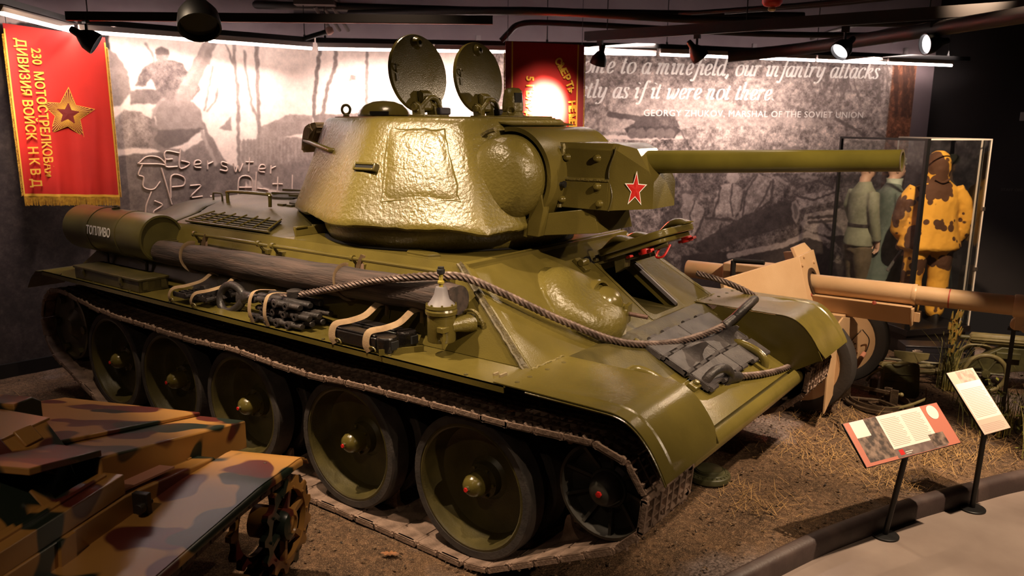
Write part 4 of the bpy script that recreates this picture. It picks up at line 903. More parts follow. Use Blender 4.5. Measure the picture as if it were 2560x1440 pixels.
# transmission cover and sloping rear
mb = MB(); rings = []
for x, z0, k in ((-1.64, 1.0, 1.0), (-1.66, 1.02, 1.03), (-1.95, 1.0, 1.02), (-2.15, .8, 1.0), (-2.29, .25, .99), (-2.31, .0, .985)):
    rings.append([(x, y*k, 1.592+(z-1.592)*z0) for y, z in sec])
mb.loft(rings, closed=False, cap=False); mb.build('transmission_cover', GREEND, tank, ang=50)
mb = MB(); q = [(-2.30,-.95,1.59),(-2.30,.95,1.59),(-2.88,1.17,1.12),(-2.88,-1.17,1.12)]; mb.hexa(q, [(x+.05, y, z) for x, y, z in q]); mb.build('rear_plate', GREEND, tank)
mb = MB(); mb.tube(smooth_pts([(-1.75,-.52,1.72),(-1.75,-.52,1.79),(-1.72,-.52,1.80),(-1.64,-.52,1.80),(-1.62,-.52,1.78),(-1.62,-.52,1.72)], 3), .008, 6); mb.build('lifting_loop', GREEND, tank)
# --- fenders
def fender(s):
    mb = MB(); mb.box(-2.90, 2.175, min(s*1.17, s*1.5), max(s*1.17, s*1.5), 1.112, 1.119); mb.box(-2.90, 2.165, min(s*1.493, s*1.5), max(s*1.493, s*1.5), 1.082, 1.119)
    f = mb.build('fender', GREEN, tank)
    for x in np.linspace(-2.6, 1.9, 9):
        mb = MB(); mb.lathe([(.012, 0), (.011, .006), (0, .009)], 8, M.Translation((x, s*1.475, 1.119))); mb.build('bolt', GREEND, f)
    prof = [(2.10,1.124),(2.4,1.121),(2.72,1.118),(2.80,1.114),(2.86,1.098),(2.915,1.064),(2.96,1.02),(3.00,.968),(3.035,.91),(3.06,.862),(3.066,.847)]
    prof = [(p.x, p.z) for p in smooth_pts([(x, 0, z) for x, z in prof], 3)]
    ys = [.885, 1.05, 1.25, 1.392, 1.400, 1.408, 1.44, 1.5]
    def yend(i, y):                                     # clipped lower corners
        return y
    G = []
    for i, (x, z) in enumerate(prof):
        row = []
        for y in ys:
            dx, dz = (prof[min(i+1, len(prof)-1)][0]-prof[max(i-1, 0)][0], prof[min(i+1, len(prof)-1)][1]-prof[max(i-1, 0)][1]); l = sqrt(dx*dx+dz*dz)
            b = .006 if abs(y-1.4) < .001 and 4 < i < len(prof)-5 else 0
            yy = y
            if z < .93 and y == ys[0]: yy = y+.055*min(1, (.93-z)/.08)**1.5
            row.append((x-dz/l*b, s*yy, z+dx/l*b))
        G.append(row)
    if s > 0: G = [r[::-1] for r in G]
    mb = MB(); mb.sheet(G, .006); ff = mb.build('front_fender', GREEN, tank, ang=30)
    mb = MB(); pts = [(x, s*1.497, z-.010) for x, z in prof[2:]]; mb.tube(pts, .006, 5); mb.build('edge_rib', GREEN, ff)
    # inner cheek between fender and hull nose
    mb = MB(); ch = [(x, z-.004) for x, z in prof if x > 2.2]; ch = [(2.2, .98)]+ch+[(3.03, .83), (2.85, .72), (2.5, .86)]
    mb.prism(ch, s*.888, s*.896, 'y'); mb.build('inner_cheek', GREEN, ff, ang=0)
    for x, y in ((2.20,-1.43),(2.20,-1.32),(2.20,-1.16),(2.20,-1.0)):
        mb = MB(); mb.lathe([(.014, 0), (.013, .007), (0, .01)], 8, M.Translation((x, s*abs(y), 1.124))); mb.build('bolt', GREEND, ff)
    mb = MB(); G = [[(x, s*y, z) for y in (1.18, 1.5)] for x, z in ((-2.89,1.117),(-3.02,1.104),(-3.14,1.02),(-3.22,.93))]; G = G if s < 0 else [r[::-1] for r in G]
    mb.sheet(G, .006); mb.build('rear_flap', GREEND, tank)
fender(-1); fender(1)
mb = MB(); mb.box(2.035, 2.06, -1.24, -1.23, 1.13, 1.16) if False else mb.box(2.02, 2.03, -1.40, -1.36, 1.119, 1.132); mb.box(2.06, 2.07, -1.40, -1.34, 1.119, 1.132); mb.build('fender_stop', BRASS, tank)
mb = MB(); mb.at(M.Translation((1.36,-1.40,1.119)) @ M.Rotation(RD(58), 4, 'Z')); mb.box(-.13, .13, -.004, .004, 0, .035); mb.build('fender_rib', GREEN, tank)
# --- fuel drum, rack, storage box
DF = fr((-2.79,-1.15,1.487), (0, 0, 1), (1, 0, 0))
mb = MB().at(DF); mb.lathe([(0, .012), (.17, .0), (.188, .004), (.192, .02), (.192, 1.25), (.188, 1.266), (.172, 1.268), (.166, 1.258), (0, 1.258)], 40); drum = mb.build('fuel_drum', mat('drum_paint', '565027', .34, '48431f', 4, .05, 60, lo=.35, hi=.65), tank, ang=40)
for h in (.42, .88):
    mb = MB().at(DF); mb.lathe([(.192, h-.02), (.197, h-.018), (.197, h+.018), (.192, h+.02)], 40, cap=False); mb.build('drum_band', MATS['drum_paint'], drum)
mb = MB().at(DF); mb.tube([(-.03,.04,1.262),(-.03,.04,1.29),(-.03,-.13,1.29),(-.03,-.13,1.262)], .009, 6); mb.box(-.045, -.015, -.13, .04, 1.258, 1.268); mb.build('drum_handle', GREEND, drum)
mb = MB().at(DF); mb.at(M.Translation((-2.2,-1.15,1.68))); mb.lathe([(.035, 0), (.035, .012), (.02, .014), (.018, .028), (0, .03)], 12); mb.box(-.05, .05, -.006, .006, .012, .022); mb.build('filler_cap', GREEND, drum)
for x in (-2.45, -1.82):
    mb = MB(); mb.tube([(x,-1.22,1.32),(x+.05,-1.16,1.27),(x+.12,-1.20,1.135)], .014, 6); mb.box(x+.04, x+.2, -1.27, -1.17, 1.119, 1.145); mb.cyl((x, -1.05, 1.35), (x, -1.2, 1.30), .016, n=6); mb.build('drum_bracket', GREEND, tank)
lx = -2.18
TF = fr((lx,-1.15-.1945*cos(RD(8)),1.487+.1945*sin(RD(8))), (1, 0, 0), (0, -cos(RD(8)), sin(RD(8))))
text('fuel_lettering', 'ТОПЛИВО', .098, TF @ M.Translation((-.17, -.035, 0)), WHITE, drum, sx=.80, off=.002)
mb = MB(); mb.box(-2.36, -1.345, -1.465, -1.225, 1.119, 1.215); bx = mb.build('storage_box', GREEND, tank, bev=.006)
mb = MB(); mb.box(-2.37, -1.335, -1.475, -1.22, 1.205, 1.225); mb.build('box_lid', GREEND, bx, bev=.005)
for x in (-2.2, -1.6):
    mb = MB(); mb.box(x-.02, x+.02, -1.478, -1.465, 1.15, 1.222); mb.box(x-.012, x+.012, -1.484, -1.47, 1.17, 1.195); mb.build('hasp', GREEND, bx)
for y in (-1.42,-1.27):
    mb = MB(); mb.box(-1.345, -1.332, y-.02, y+.02, 1.14, 1.2); mb.build('hasp', GREEND, bx)
# --- side hand rails
def rail_(x0, x1, posts):
    mb = MB(); P = [(x0, -1.03, 1.535), (x0+.02, -1.075, 1.548), (x1-.02, -1.082, 1.549), (x1, -1.035, 1.535)]; mb.tube(P, .0135, 8); r = mb.build('hand_rail', GREEN, tank)
    for x in posts:
        mb = MB(); mb.tube([(x, -1.08, 1.549), (x+.01, -1.05, 1.50), (x+.02, -1.0, 1.49)], .011, 6); mb.box(x-.02, x+.05, -1.045, -.985, 1.475, 1.505); mb.lathe([(.022, -.012), (.022, .012)], 10, fr((x, -1.08, 1.549), (0, 0, 1), (1, 0, 0))); mb.build('rail_post', GREEN, r)
rail_(-1.19, -.33, (-1.17, -.36)); rail_(-.22, 1.40, (-.2, .62, 1.38))
mb = MB(); mb.prism([(.93,-.90),(1.14,-.93),(1.18,-.86),(1.12,-.82),(.95,-.80),(.90,-.85)], 1.592, 1.606); mb.build('roof_pad', GREEN, tank, bev=.003)
# --- smoke canister on the front side plate
mc = M.Translation((1.55,-1.27,1.20)); mb = MB().at(mc)
mb.lathe([(0, .0), (.078, .0), (.081, .008), (.081, .155), (.09, .16), (.092, .178), (.086, .19), (.09, .195), (.088, .212), (.0, .215)], 28); can = mb.build('smoke_canister', GREEN, tank, ang=30)
mb = MB().at(mc); mb.lathe([(.078, .212), (.06, .235), (.04, .27), (.034, .30), (.03, .312), (.0, .312)], 24); mb.build('cone', LGREY, can)
mb = MB().at(mc); mb.lathe([(.012, .31), (.012, .385), (.0, .385)], 10); mb.lathe([(.018, .33), (.02, .335), (.018, .345), (.012, .348)], 10, cap=False); mb.build('igniter', mat('olive_rod', '9a8a3c', .4), can)
mb = MB().at(mc); mb.lathe([(.014, .382), (.022, .388), (.024, .41), (.018, .413), (.018, .425), (0, .425)], 12); mb.build('igniter_cap', BLACK, can)
mb = MB(); mb.lathe([(.055, 0), (.05, .05), (.04, .10), (.04, .14)], 20, fr((1.66,-1.12,1.295), (0, 0, 1), (-.45,-.9,-.05))); mb.build('canister_mount', CAST, can)
mb = MB(); r_ = random.Random(3); mb.tube([V((1.665+.07*cos(t)+.0, -1.125-.02*sin(t), 1.295+.075*sin(t)))+V((r_.uniform(-.004, .004), r_.uniform(-.004, 0), r_.uniform(-.004, .004))) for t in [2*pi*i/24 for i in range(24)]], .010, 6, closed=True); mb.build('weld_ring', WELD, can)
mb = MB().at(mc); mb.box(.055, .075, -.075, -.045, .02, .06); mb.box(.04, .085, -.085, -.03, .07, .10); mb.box(.068, .08, -.078, -.06, -.02, .07); mb.build('clamp', GREEN, can, bev=.002)
for k in range(8):
    a = 2*pi*k/8; mb = MB().at(mc); mb.lathe([(.006, .212), (.006, .221), (0, .222)], 6, M.Translation((.081*cos(a), .081*sin(a), 0))); mb.build('bolt', GREEN, can)
# --- running gear
WM = {}
def lat(profile, n=44, loop=False):
    mb = MB(); rings = [[(r*cos(2*pi*j/n), r*sin(2*pi*j/n), h) for j in range(n)] for r, h in profile]; mb.loft(rings, cap=False, loop=loop); return mb
WM['disc'] = lat([(.366,.06),(.366,.186),(.352,.188),(.343,.180),(.338,.150),(.332,.07),(.318,.035),(.28,.018),(.20,.010),(.13,.012),(.105,.03),(.10,.075),(.072,.08),(.0,.08)]).mesh('road_wheel', GREEND, 30)
t_ = MB()
for z0, z1 in ((.05,.19),(-.19,-.05)):
    n = 44; pr = [(.366,z0),(.405,z0),(.415,z0+.01),(.415,z1-.01),(.405,z1),(.366,z1)]
    t_.loft([[(r*cos(2*pi*j/n), r*sin(2*pi*j/n), h) for j in range(n)] for r, h in pr], cap=False, loop=True)
t_.loft([[(r*cos(2*pi*j/32), r*sin(2*pi*j/32), -.12) for j in range(32)] for r in (.366, .05)], cap=False)
WM['tyre'] = t_.mesh('tyre', RUBBER, 40)
h_ = MB(); h_.lathe([(.07,.078),(.071,.12),(.066,.155),(.052,.183),(.03,.198),(0,.202)], 24)
for k in range(6): h_.lathe([(.010,.07),(.010,.092),(0,.094)], 6, M.Translation((.088*cos(k*pi/3), .088*sin(k*pi/3), 0)))
WM['hub'] = h_.mesh('hub_cap', GREEN, 50)
n_ = MB(); n_.lathe([(.017,.198),(.017,.215),(0,.215)], 6); WM['nut'] = n_.mesh('hub_nut', GREEND, 20)
n_ = MB(); n_.lathe([(.014,.215),(.013,.221),(0,.221)], 6); WM['nutc'] = n_.mesh('red_nut_cap', RED, 20)
def side_m(x, z, s, rot=0): return fr((x, s*1.225, z), (cos(rot), 0, sin(rot)), (0, s, 0))
for s in (-1, 1):
    for i, x in enumerate((1.866, .874, -.203, -1.116, -1.967)):
        if s > 0 and i > 2: continue
        o = inst('road_wheel', WM['disc'], tank, side_m(x, .446, s, i*.7))
        for k, nm in (('tyre', 'tyre'), ('hub', 'hub_cap'), ('nut', 'hub_nut'), ('nutc', 'hub_nut_face')): inst(nm, WM[k], o)
    # idler with ribs
    o = inst('idler_wheel', lat([(.235,-.02),(.246,.10),(.246,.185),(.23,.188),(.222,.16),(.205,.13),(.12,.105),(.10,.12),(.098,.135),(.085,.137)], 40).mesh('idler_wheel', mat('idler_dark', '3e3b34', .5, '2e2b26', 8), 30), tank, side_m(2.70, .672, s))
    mb = MB(); mb.lathe([(.088,.135),(.085,.165),(.07,.195),(.045,.212),(0,.218)], 24); inst('hub_cap', mb.mesh('idler_cap', MATS['idler_dark'], 50), o)
    mb = MB(); mb.lathe([(.015,.214),(.015,.228),(0,.23)], 6); inst('hub_nut_face', mb.mesh('idler_nut', RED, 20), o)
    for k in range(9):
        mb = MB().at(M.Rotation(2*pi*k/9, 4, 'Z')); mb.prism([(.10,.11),(.225,.14),(.225,.175),(.10,.128)], -.008, .008, 'y'); inst('rib', mb.mesh('rib', MATS['idler_dark'], 20), o)
    if s < 0:
        mb = lat([(.16,-.1),(.30,-.1),(.30,.16),(.28,.165),(.26,.14),(.14,.12),(.10,.15),(.06,.18),(0,.185)], 36); o = inst('drive_sprocket', mb.mesh('drive_sprocket', GREEND, 30), tank, side_m(-2.72, .63, s))
        for k in range(6):
            a = 2*pi*k/6; mb = MB(); mb.cyl((.25*cos(a), .25*sin(a), -.12), (.25*cos(a), .25*sin(a), .18), .035, n=10); inst('roller', mb.mesh('roller', GREEND, 30), o)
# tracks: every link a part
arc = lambda cx, cz, r, a0, a1, n: [(cx+r*cos(RD(a0+(a1-a0)*i/n)), cz+r*sin(RD(a0+(a1-a0)*i/n))) for i in range(n+1)]
path = [(-1.97,.032),(-1,.032),(0,.032),(1,.032),(1.87,.032),(2.03,.055)]+arc(2.70,.672,.250,-58,84,10)+[(2.45,.905),(2.11,.885),(1.885,.886),(1.4,.876),(.96,.863),(.65,.840),(.2,.852),(-.2,.872),(-.65,.846),(-1.2,.856),(-1.55,.857),(-1.9,.866),(-2.26,.90),(-2.5,.94)]+arc(-2.72,.63,.325,88,238,9)+[(-2.3,.14),(-2.12,.055)]
PT = [V((x, 0, z)) for x, z in path]; cum = [0]
for i in range(len(PT)): cum.append(cum[-1]+(PT[(i+1) % len(PT)]-PT[i]).length)
TL = cum[-1]; NL = round(TL/.172); pitch = TL/NL
def at_path(s):
    s %= TL
    for i in range(len(PT)):
        if s <= cum[i+1]: return PT[i].lerp(PT[(i+1) % len(PT)], (s-cum[i])/(cum[i+1]-cum[i]))
def link_mesh(name, m, horn, p=None):
    p = p or pitch; h = p/2; mb = MB()
    mb.box(-h+.012, h-.012, -.247, .247, .0, .012)
    for y in (-.25,-.175,-.1,-.03,.03,.1,.175,.25): mb.box(-h+.012, h-.012, y-.006, y+.006, .010, .034)
    for x in (-h*.33, h*.33): mb.box(x-.005, x+.005, -.247, .247, .010, .030)
    for y0, y1, e in ((-.25,-.15,1),(-.15,-.05,-1),(-.05,.05,1),(.05,.15,-1),(.15,.25,1)):
        for q in (1, -1):
            a, b = (y0, y1)
            x = q*(h-.004) if e == q else q*(h-.022)
            mb.cyl((x, a+.004, .014), (x, b-.004, .014), .0165 if e == q else .013, n=8)
    for q in (-1, 1):
        y0, y1 = sorted((q*.236, q*.254))
        if horn: mb.prism([(-h,.0),(h,.0),(h,.030),(h*.75,.034),(h*.45,.018),(-h*.45,.018),(-h*.75,.034),(-h,.030)], y0, y1, 'y'); mb.cyl((h*.82, y0, .017), (h*.82, y1, .017), .021, n=8); mb.cyl((-h*.82, y0, .017), (-h*.82, y1, .017), .021, n=8)
        else: mb.prism([(-h*.7,.002),(h*.7,.002),(h*.7,.022),(h*.5,.045),(h*.38,.020),(-h*.2,.020),(-h*.34,.048),(-h*.6,.024),(-h*.7,.022)], y0, y1, 'y')
    if horn:
        mb.loft([[(x*k+dx, .032*k*sy, z) for x, sy in ((-.07,-1),(.07,-1),(.07,1),(-.07,1))] for z, k, dx in ((.0,1,0),(-.03,.62,.005),(-.07,.40,.015),(-.105,.28,.03),(-.125,.14,.04))])
    else:
        for y in (-.16, .16): mb.lathe([(.012, -.0008), (.0, -.0012)], 8, M.Translation((0, y, 0)))
    return mb.mesh(name, m, 30)
LK = [link_mesh('track_link', STEEL, False), link_mesh('track_link', STEEL, True)]
lr = random.Random(2)
for s in (-1, 1):
    for k in range(NL):
        a = at_path(k*pitch+.03); b = at_path((k+1)*pitch+.03); c_ = (a+b)/2; d = (b-a).normalized(); nrm = V((d.z, 0, -d.x))
        if s > 0 and not (c_.x > 1.5): continue
        o = inst('track_link', LK[k % 2], tank, fr((c_.x, s*1.225+lr.uniform(-.004, .004), c_.z), d, nrm) @ M.Rotation(lr.uniform(-.02, .02), 4, 'Z'))
# spare links bolted on the lower glacis
SL_ = [link_mesh('spare_track_link', GSTEEL, False, .165), link_mesh('spare_track_link', GSTEEL, True, .165)]
for j, y in enumerate((.13, .64)):
    for i in range(3):
        hx = (i == 1)
        o = inst('spare_track_link', SL_[1 if hx else 0], tank, G2 @ M.Translation((.16+.170*i, y-.11+.02*i, .052)) @ M.Rotation(pi, 4, 'X') @ M.Rotation(RD(-2+3*j), 4, 'Z'))
for x, y in ((.06,-.25),(.10,.93),(.5,-.22)):
    mb = MB().at(G2 @ M.Translation((x, y, 0))); mb.box(-.03, .03, -.05, .05, 0, .03); mb.lathe([(.02, .03), (.02, .05), (0, .052)], 8); mb.build('clamp_bracket', GREEN, tank, bev=.004)
# tow hooks on the nose
for y in (-.55, .62):
    mb = MB().at(G2 @ M.Translation((.52 if y > 0 else .36, y, 0))); mb.tube(smooth_pts([(-.14,0,.0),(-.10,0,.05),(.02,0,.075),(.10,0,.055),(.13,0,.0)], 4), [.03]*17 if False else .03, 8, sq=.8); mb.box(-.17, -.05, -.06, .06, 0, .022); mb.box(.06, .16, -.06, .06, 0, .02); mb.build('tow_bracket', GREEN, tank, ang=50)
# ================================================================ turret
def ring_poly(pts, m=12, it=3):
    out = []
    n = len(pts)
    for i in range(n):
        a, b = V(pts[i]+(0,)), V(pts[(i+1) % n]+(0,))
        out += [a.lerp(b, j/m) for j in range(m)]
    for _ in range(it): out = [(out[i-1]+out[i]*2+out[(i+1) % len(out)])/4 for i in range(len(out))]
    return out
def sym(h): return [(x, -y) for x, y in h]+[(x, y) for x, y in reversed(h)]
BOT = ring_poly(sym([(-.70,.40), (-.62,.55), (.46,1.08), (1.47,.79), (1.53,.52)]), 14, 4)
TOP = ring_poly(sym([(-.43,.33), (-.36,.42), (.50,.735), (1.09,.565), (1.27,.40)]), 14, 4)
rt = random.Random(5); nR = len(BOT)
und = [rt.uniform(-.012, .012) for _ in range(nR)]; und = [(und[i-1]+und[i]+und[(i+1) % nR])/2 for i in range(nR)]
mb = MB(); rings = []
for z, k, u in ((1.725,.90,1), (1.735,.975,1), (1.752,1.0,1), (1.775,1.004,.7), (1.80,1.0,.3), (1.95,1,0), (2.1,1,0), (2.25,1,0), (2.37,1,0), (2.405,1.0,0), (2.425,.992,0), (2.44,.97,0)):
    t = max(0, (z-1.765)/(2.44-1.765)); ring = []
    for i in range(nR):
        p = BOT[i].lerp(TOP[i], t); p = V((.5+(p.x-.5)*k, p.y*k, z+und[i]*u))
        q = mnoise.noise(V((p.x*3, p.y*3, z*3)))*.008*(1 if 0 < t < .97 else 0); d = V((p.x-.5, p.y, 0)).normalized(); ring.append(p+d*q)
    rings.append(ring)
mb.loft(rings); turret = mb.build('turret_casting', CAST, tank, ang=50)
mb = MB(); rings = []
for z, r in ((1.59,.865), (1.60,.90), (1.66,.93), (1.73,.95), (1.78,.93)): rings.append([(.52+r*cos(2*pi*j/60)*(1.0), r*sin(2*pi*j/60)*.985, z+(.006*sin(j*1.7) if z < 1.6 else 0)) for j in range(60)])
mb.loft(rings, cap=False); mb.build('turret_ring', CAST, turret, ang=60)
mb = MB(); mb.lathe([(.90, 1.588), (.93, 1.597), (.90, 1.603)], 60, M.Translation((.52, 0, 0)), cap=False); mb.build('ring_gap', DARK, turret)
# roof plate with its own low edge
mb = MB(); ro = [V((.5+(p.x-.5)*.93, p.y*.93, 0)) for p in TOP]
mb.loft([[(p.x, p.y, 2.438) for p in ro], [(p.x, p.y, 2.448) for p in ro]]); mb.build('turret_roof', GREEN, turret)
# welded repair plate and slit on the right cheek
CN = V((.1876,-.6566,.3178)).normalized()
def side_pt(x, z, h=0): y = (.1876*x+.3178*z-1.3486)/.6566; return V((x, y, z))+CN*h
Q = [(.624,2.367),(1.016,2.363),(1.26,1.929),(.736,1.912)]
mb = MB(); n = 12
G = []
for i in range(n+1):
    row = []
    for j in range(n+1):
        u, v = j/n, i/n; a = V(Q[0]).lerp(V(Q[1]), u); b = V(Q[3]).lerp(V(Q[2]), u); p = a.lerp(b, v); e = min(u, 1-u, v, 1-v)
        row.append(side_pt(p.x, p.y, .002+.012*min(1, e*9)+.003*mnoise.noise(V((u*6, v*6, 3)))))
    G.append(row)
mb.sheet(G, .03); mb.build('side_panel', CAST, turret, ang=60)
mb = MB(); r_ = random.Random(8); P = []
for i in range(4):
    a, b = V(Q[i]), V(Q[(i+1) % 4]); P += [side_pt(a.lerp(b, t/9).x+r_.uniform(-.008, .008), a.lerp(b, t/9).y+r_.uniform(-.008, .008), .008) for t in range(9)]
mb.tube([p-CN*.008 for p in P], .008, 6, closed=True); mb.build('weld_seam', CAST, turret)
for x in (.91, 1.03):
    mb = MB(); mb.tube([side_pt(x, 1.905, .0), side_pt(x+.02, 1.845, .004)], .005, 5); mb.build('weld_seam', WELD, turret)
RN = V((-.402,-.7638,.3882)).normalized()
SF = fr(V((.545,-.880,2.124)), (1, .0, 0), (.0,-.92,.385))
mb = MB().at(SF); 
for y0, y1 in ((.010, .028), (-.028, -.010)): mb.box(-.085, .085, y0, y1, -.05, .012)
mb.box(-.10, -.085, -.028, .028, -.05, .012); mb.box(.085, .10, -.028, .028, -.05, .012); mb.build('slit_frame', GREEN, turret, bev=.006)
mb = MB().at(SF); mb.box(-.085, .085, -.010, .010, -.05, .004); mb.build('vision_slit', DARK, turret)
mb = MB(); hp = [V((-.0,-.60,2.203)), V((-.06,-.645,2.208)), V((-.34,-.545,2.24)), V((-.44,-.50,2.25)), V((-.62,-.42,2.262)), V((-.64,-.2,2.262))]; hp = [p+V((0,.0,0)) for p in hp]; mb.tube(hp, .019, 10)
mb.build('grab_bar', GREEN, turret)
HBF = fr(V((-.01,-.60,2.205)), (1, -.5, -.08), (-.4,-.8,.36)); mb = MB().at(HBF); mb.box(-.10, .09, -.03, .025, -.05, .03); mb.lathe([(.018, .02), (.016, .032), (0, .036)], 10, M.Translation((-.04, 0, 0))); mb.build('bar_bracket', GREEN, turret, bev=.006)
# roof fittings
mb = MB(); mb.lathe([(.0, 2.445), (.20, 2.447), (.205, 2.465), (.19, 2.50), (.15, 2.54), (.09, 2.565), (.0, 2.575)], 32, M.Translation((-.13,-.03,0))); vent = mb.build('vent_dome', GREEN, turret, ang=30)
mb = MB(); mb.at(M.Translation((-.13,-.03,0)) @ M.Rotation(RD(-55), 4, 'Z')); mb.box(.15, .215, -.07, .07, 2.462, 2.49); mb.build('vent_slot', DARK, vent)
mb = MB(); LF = M.Translation((-.22,-.34,2.448)); mb.tube([LF @ V((.0+.030*cos(t)*.72, .030*cos(t)*.72, .052+.034*sin(t))) for t in [2*pi*i/18 for i in range(18)]], .010, 8, closed=True); mb.lathe([(.026, 0), (.024, .012), (.012, .022), (.0, .024)], 12, LF); mb.build('lifting_eye', GREEND, turret)
def turret_hatch(y, seed):
    root = M.Translation((.575, y, 2.47)) @ M.Rotation(RD(-7), 4, 'Y')
    HFr = root @ fr((0, 0, .27), (0, 0, 1), (1, 0, 0))      # disc plane: normal forward
    mb = MB().at(HFr); n = 48
    def el(k, h): return [(.265*k*cos(2*pi*j/n), .278*k*sin(2*pi*j/n), h) for j in range(n)]
    mb.loft([el(.97, -.016), el(1, -.010), el(1, .010), el(.985, .016)]); hatch = mb.build('hatch_cover', GREEN, turret, ang=30)
    mb = MB().at(HFr @ M.Translation((.205, .0, .016))); mb.lathe([(.045, 0), (.040, .010), (.034, .016), (.030, .030), (.016, .034), (.015, .02)], 20, cap=False); mb.build('pistol_plug', GREEN, hatch)
    mb = MB().at(HFr @ M.Translation((.205, .0, .03))); mb.lathe([(0, .0), (.015, .0)], 12, cap=False); mb.box(-.014, .014, -.006, .006, -.004, .005); mb.build('plug_hole', DARK, hatch)
    mb = MB().at(HFr); P = smooth_pts([(.045, .20, .016), (.05, .235, .035), (.02, .24, .03), (.0, .225, .016)], 4); mb.tube(P, .006, 6); mb.box(-.06, -.01, .215, .24, .016, .024); mb.build('hatch_catch', GREEND, hatch)
    # hinge
    mb = MB().at(M.Translation((.60, y, 2.448)))
    mb.box(-.03, .11, -.13, .13, 0, .014); mb.prism([(-.02,.01),(.06,.01),(.05,.075),(.0,.105),(-.03,.08)], -.105, -.06, 'y'); mb.prism([(-.02,.01),(.06,.01),(.05,.075),(.0,.105),(-.03,.08)], .045, .09, 'y'); mb.cyl((.01, -.125, .065), (.01, .11, .065), .026, n=14)
    mb.prism([(-.0,.06),(.035,.06),(.035,.16),(.0,.18),(-.025,.16)], -.05, .04, 'y')
    mb.tube(smooth_pts([(.03,-.10,.03), (.055,-.05,.10), (.05,.0,.13), (.055,.06,.12), (.06,.10,.05)], 4), .018, 8); mb.build('hinge', CAST, hatch, bev=.004)
    mb = MB().at(M.Translation((.66, y+.12, 2.462))); mb.box(-.03, .035, -.06, .05, .0, .05); mb.build('rubber_stop', mat('rubber_stop', '34303a', .6), hatch, bev=.012)
    if seed: 
        mb = MB().at(M.Translation((.60, y+.12, 2.52))); P = rrect(-.0, .07, -.035, .035, .02, 3); I = rrect(.012, .058, -.023, .023, .012, 3); F_ = fr((0, 0, 0), (0, 0, 1), (1, 0, 0))
        mb.m = mb.m @ F_; mb.loft([[(x, yy, -.02) for x, yy in P], [(x, yy, .02) for x, yy in P], [(x, yy, .02) for x, yy in I], [(x, yy, -.02) for x, yy in I]], loop=True); mb.build('catch_loop', GREEN, hatch)
    return hatch
turret_hatch(-.355, 1); turret_hatch(.305, 0)
mb = MB().at(M.Translation((.83,.36,2.448))); mb.lathe([(.12, 0), (.12, .012), (.085, .02), (.08, .035), (.072, .045), (.078, .05), (.080, .09), (.074, .15), (.066, .195), (.045, .215), (0, .22)], 28); ps = mb.build('periscope', CAST, turret, ang=40)
mb = MB().at(M.Translation((.83,.36,2.448)) @ M.Rotation(RD(-22), 4, 'Z')); mb.box(.058, .080, -.03, .03, .11, .18); mb.build('periscope_window', DARK, ps)
mb = MB().at(M.Translation((.83,.36,2.448)) @ M.Rotation(RD(-60), 4, 'Z')); mb.tube([(.10, .028*cos(t), .05+.028*sin(t)) for t in [2*pi*i/16 for i in range(16)]], .008, 6, closed=True); mb.box(.085, .11, -.02, .02, 0, .03); mb.box(-.095, -.07, -.02, .02, .06, .09); mb.build('lifting_eye', GREEN, ps)
mb = MB().at(M.Translation((.66,.36,2.448))); mb.box(-.10, .42, -.14, .16, 0, .012); mb.build('periscope_base', GREEN, turret, bev=.004)
# front lip of the roof over the gun
mb = MB(); mb.hexa([(1.10,-.42,2.43),(1.36,-.36,2.395),(1.36,.36,2.395),(1.10,.42,2.43)], [(1.10,-.42,2.444),(1.37,-.36,2.402),(1.37,.36,2.402),(1.10,.42,2.444)]); mb.build('roof_lip', GREEN, turret)
# gun cradle: horizontal drum with cheeks, moving shield, armoured box, barrel
gx, gz = 1.395, 2.07
mb = MB(); n = 40
P = [(gx+.262*cos(2*pi*i/n), gz+.27*sin(2*pi*i/n)) for i in range(n)]
def yring(y, k): return [(gx+(x-gx)*k, y, gz+(z-gz)*k) for x, z in P]
rings = []
for y, k in ((.44,1.0), (-.46,1.0), (-.50,.985), (-.535,.94), (-.565,.86), (-.59,.74), (-.608,.58), (-.62,.38), (-.626,.15)): rings.append(yring(y, k))
for y, k in ((.50,.985), (.56,.94), (.61,.86), (.65,.74), (.68,.58), (.70,.38), (.712,.15)): rings.insert(0, yring(y, k))
mb.loft(rings); mb.build('gun_cheek', CAST, turret, ang=60)
mb = MB(); r_ = random.Random(12)
rim = [V((gx+.285*cos(t)+r_.uniform(-.004, .004)-.02, -.53-.06*cos(t)*1.0+r_.uniform(-.004, .004), gz+.30*sin(t)+r_.uniform(-.004, .004))) for t in [RD(95+i*6) for i in range(34)]]
mb.tube(rim, .016, 6); mb.build('weld_seam', WELD, turret)
mb = MB(); G = [[(gx+.283*cos(t), y, gz+.29*sin(t)) for y in (.42, .2, 0, -.2, -.42)] for t in [RD(a) for a in range(100, -64, -6)]]
G += [[(1.515, y, 1.79) for y in (.42, .2, 0, -.2, -.42)], [(1.50, y, 1.70) for y in (.42, .2, 0, -.2, -.42)]]
mb.sheet(G, .028); sh = mb.build('gun_shield', GREEN, turret, ang=35)
for z, x in ((2.14, 1.655), (2.05, 1.665)):
    mb = MB(); mb.cyl((x-.01, -.34, z), (x+.008, -.34, z), .014, n=10); mb.build('sight_hole', DARK, sh)
mb = MB(); mb.cyl((1.64, -.32, 2.035), (1.735, -.30, 2.035), .016, n=10); mb.cyl((1.72, -.302, 2.035), (1.735, -.30, 2.035), .022, n=10); mb.build('coaxial_gun', BLACK, sh)
bxp = [(-.265,1.885),(-.255,2.06),(-.235,2.075),(-.225,2.255),(-.19,2.292),(.19,2.292),(.225,2.255),(.235,2.075),(.255,2.06),(.265,1.885)]
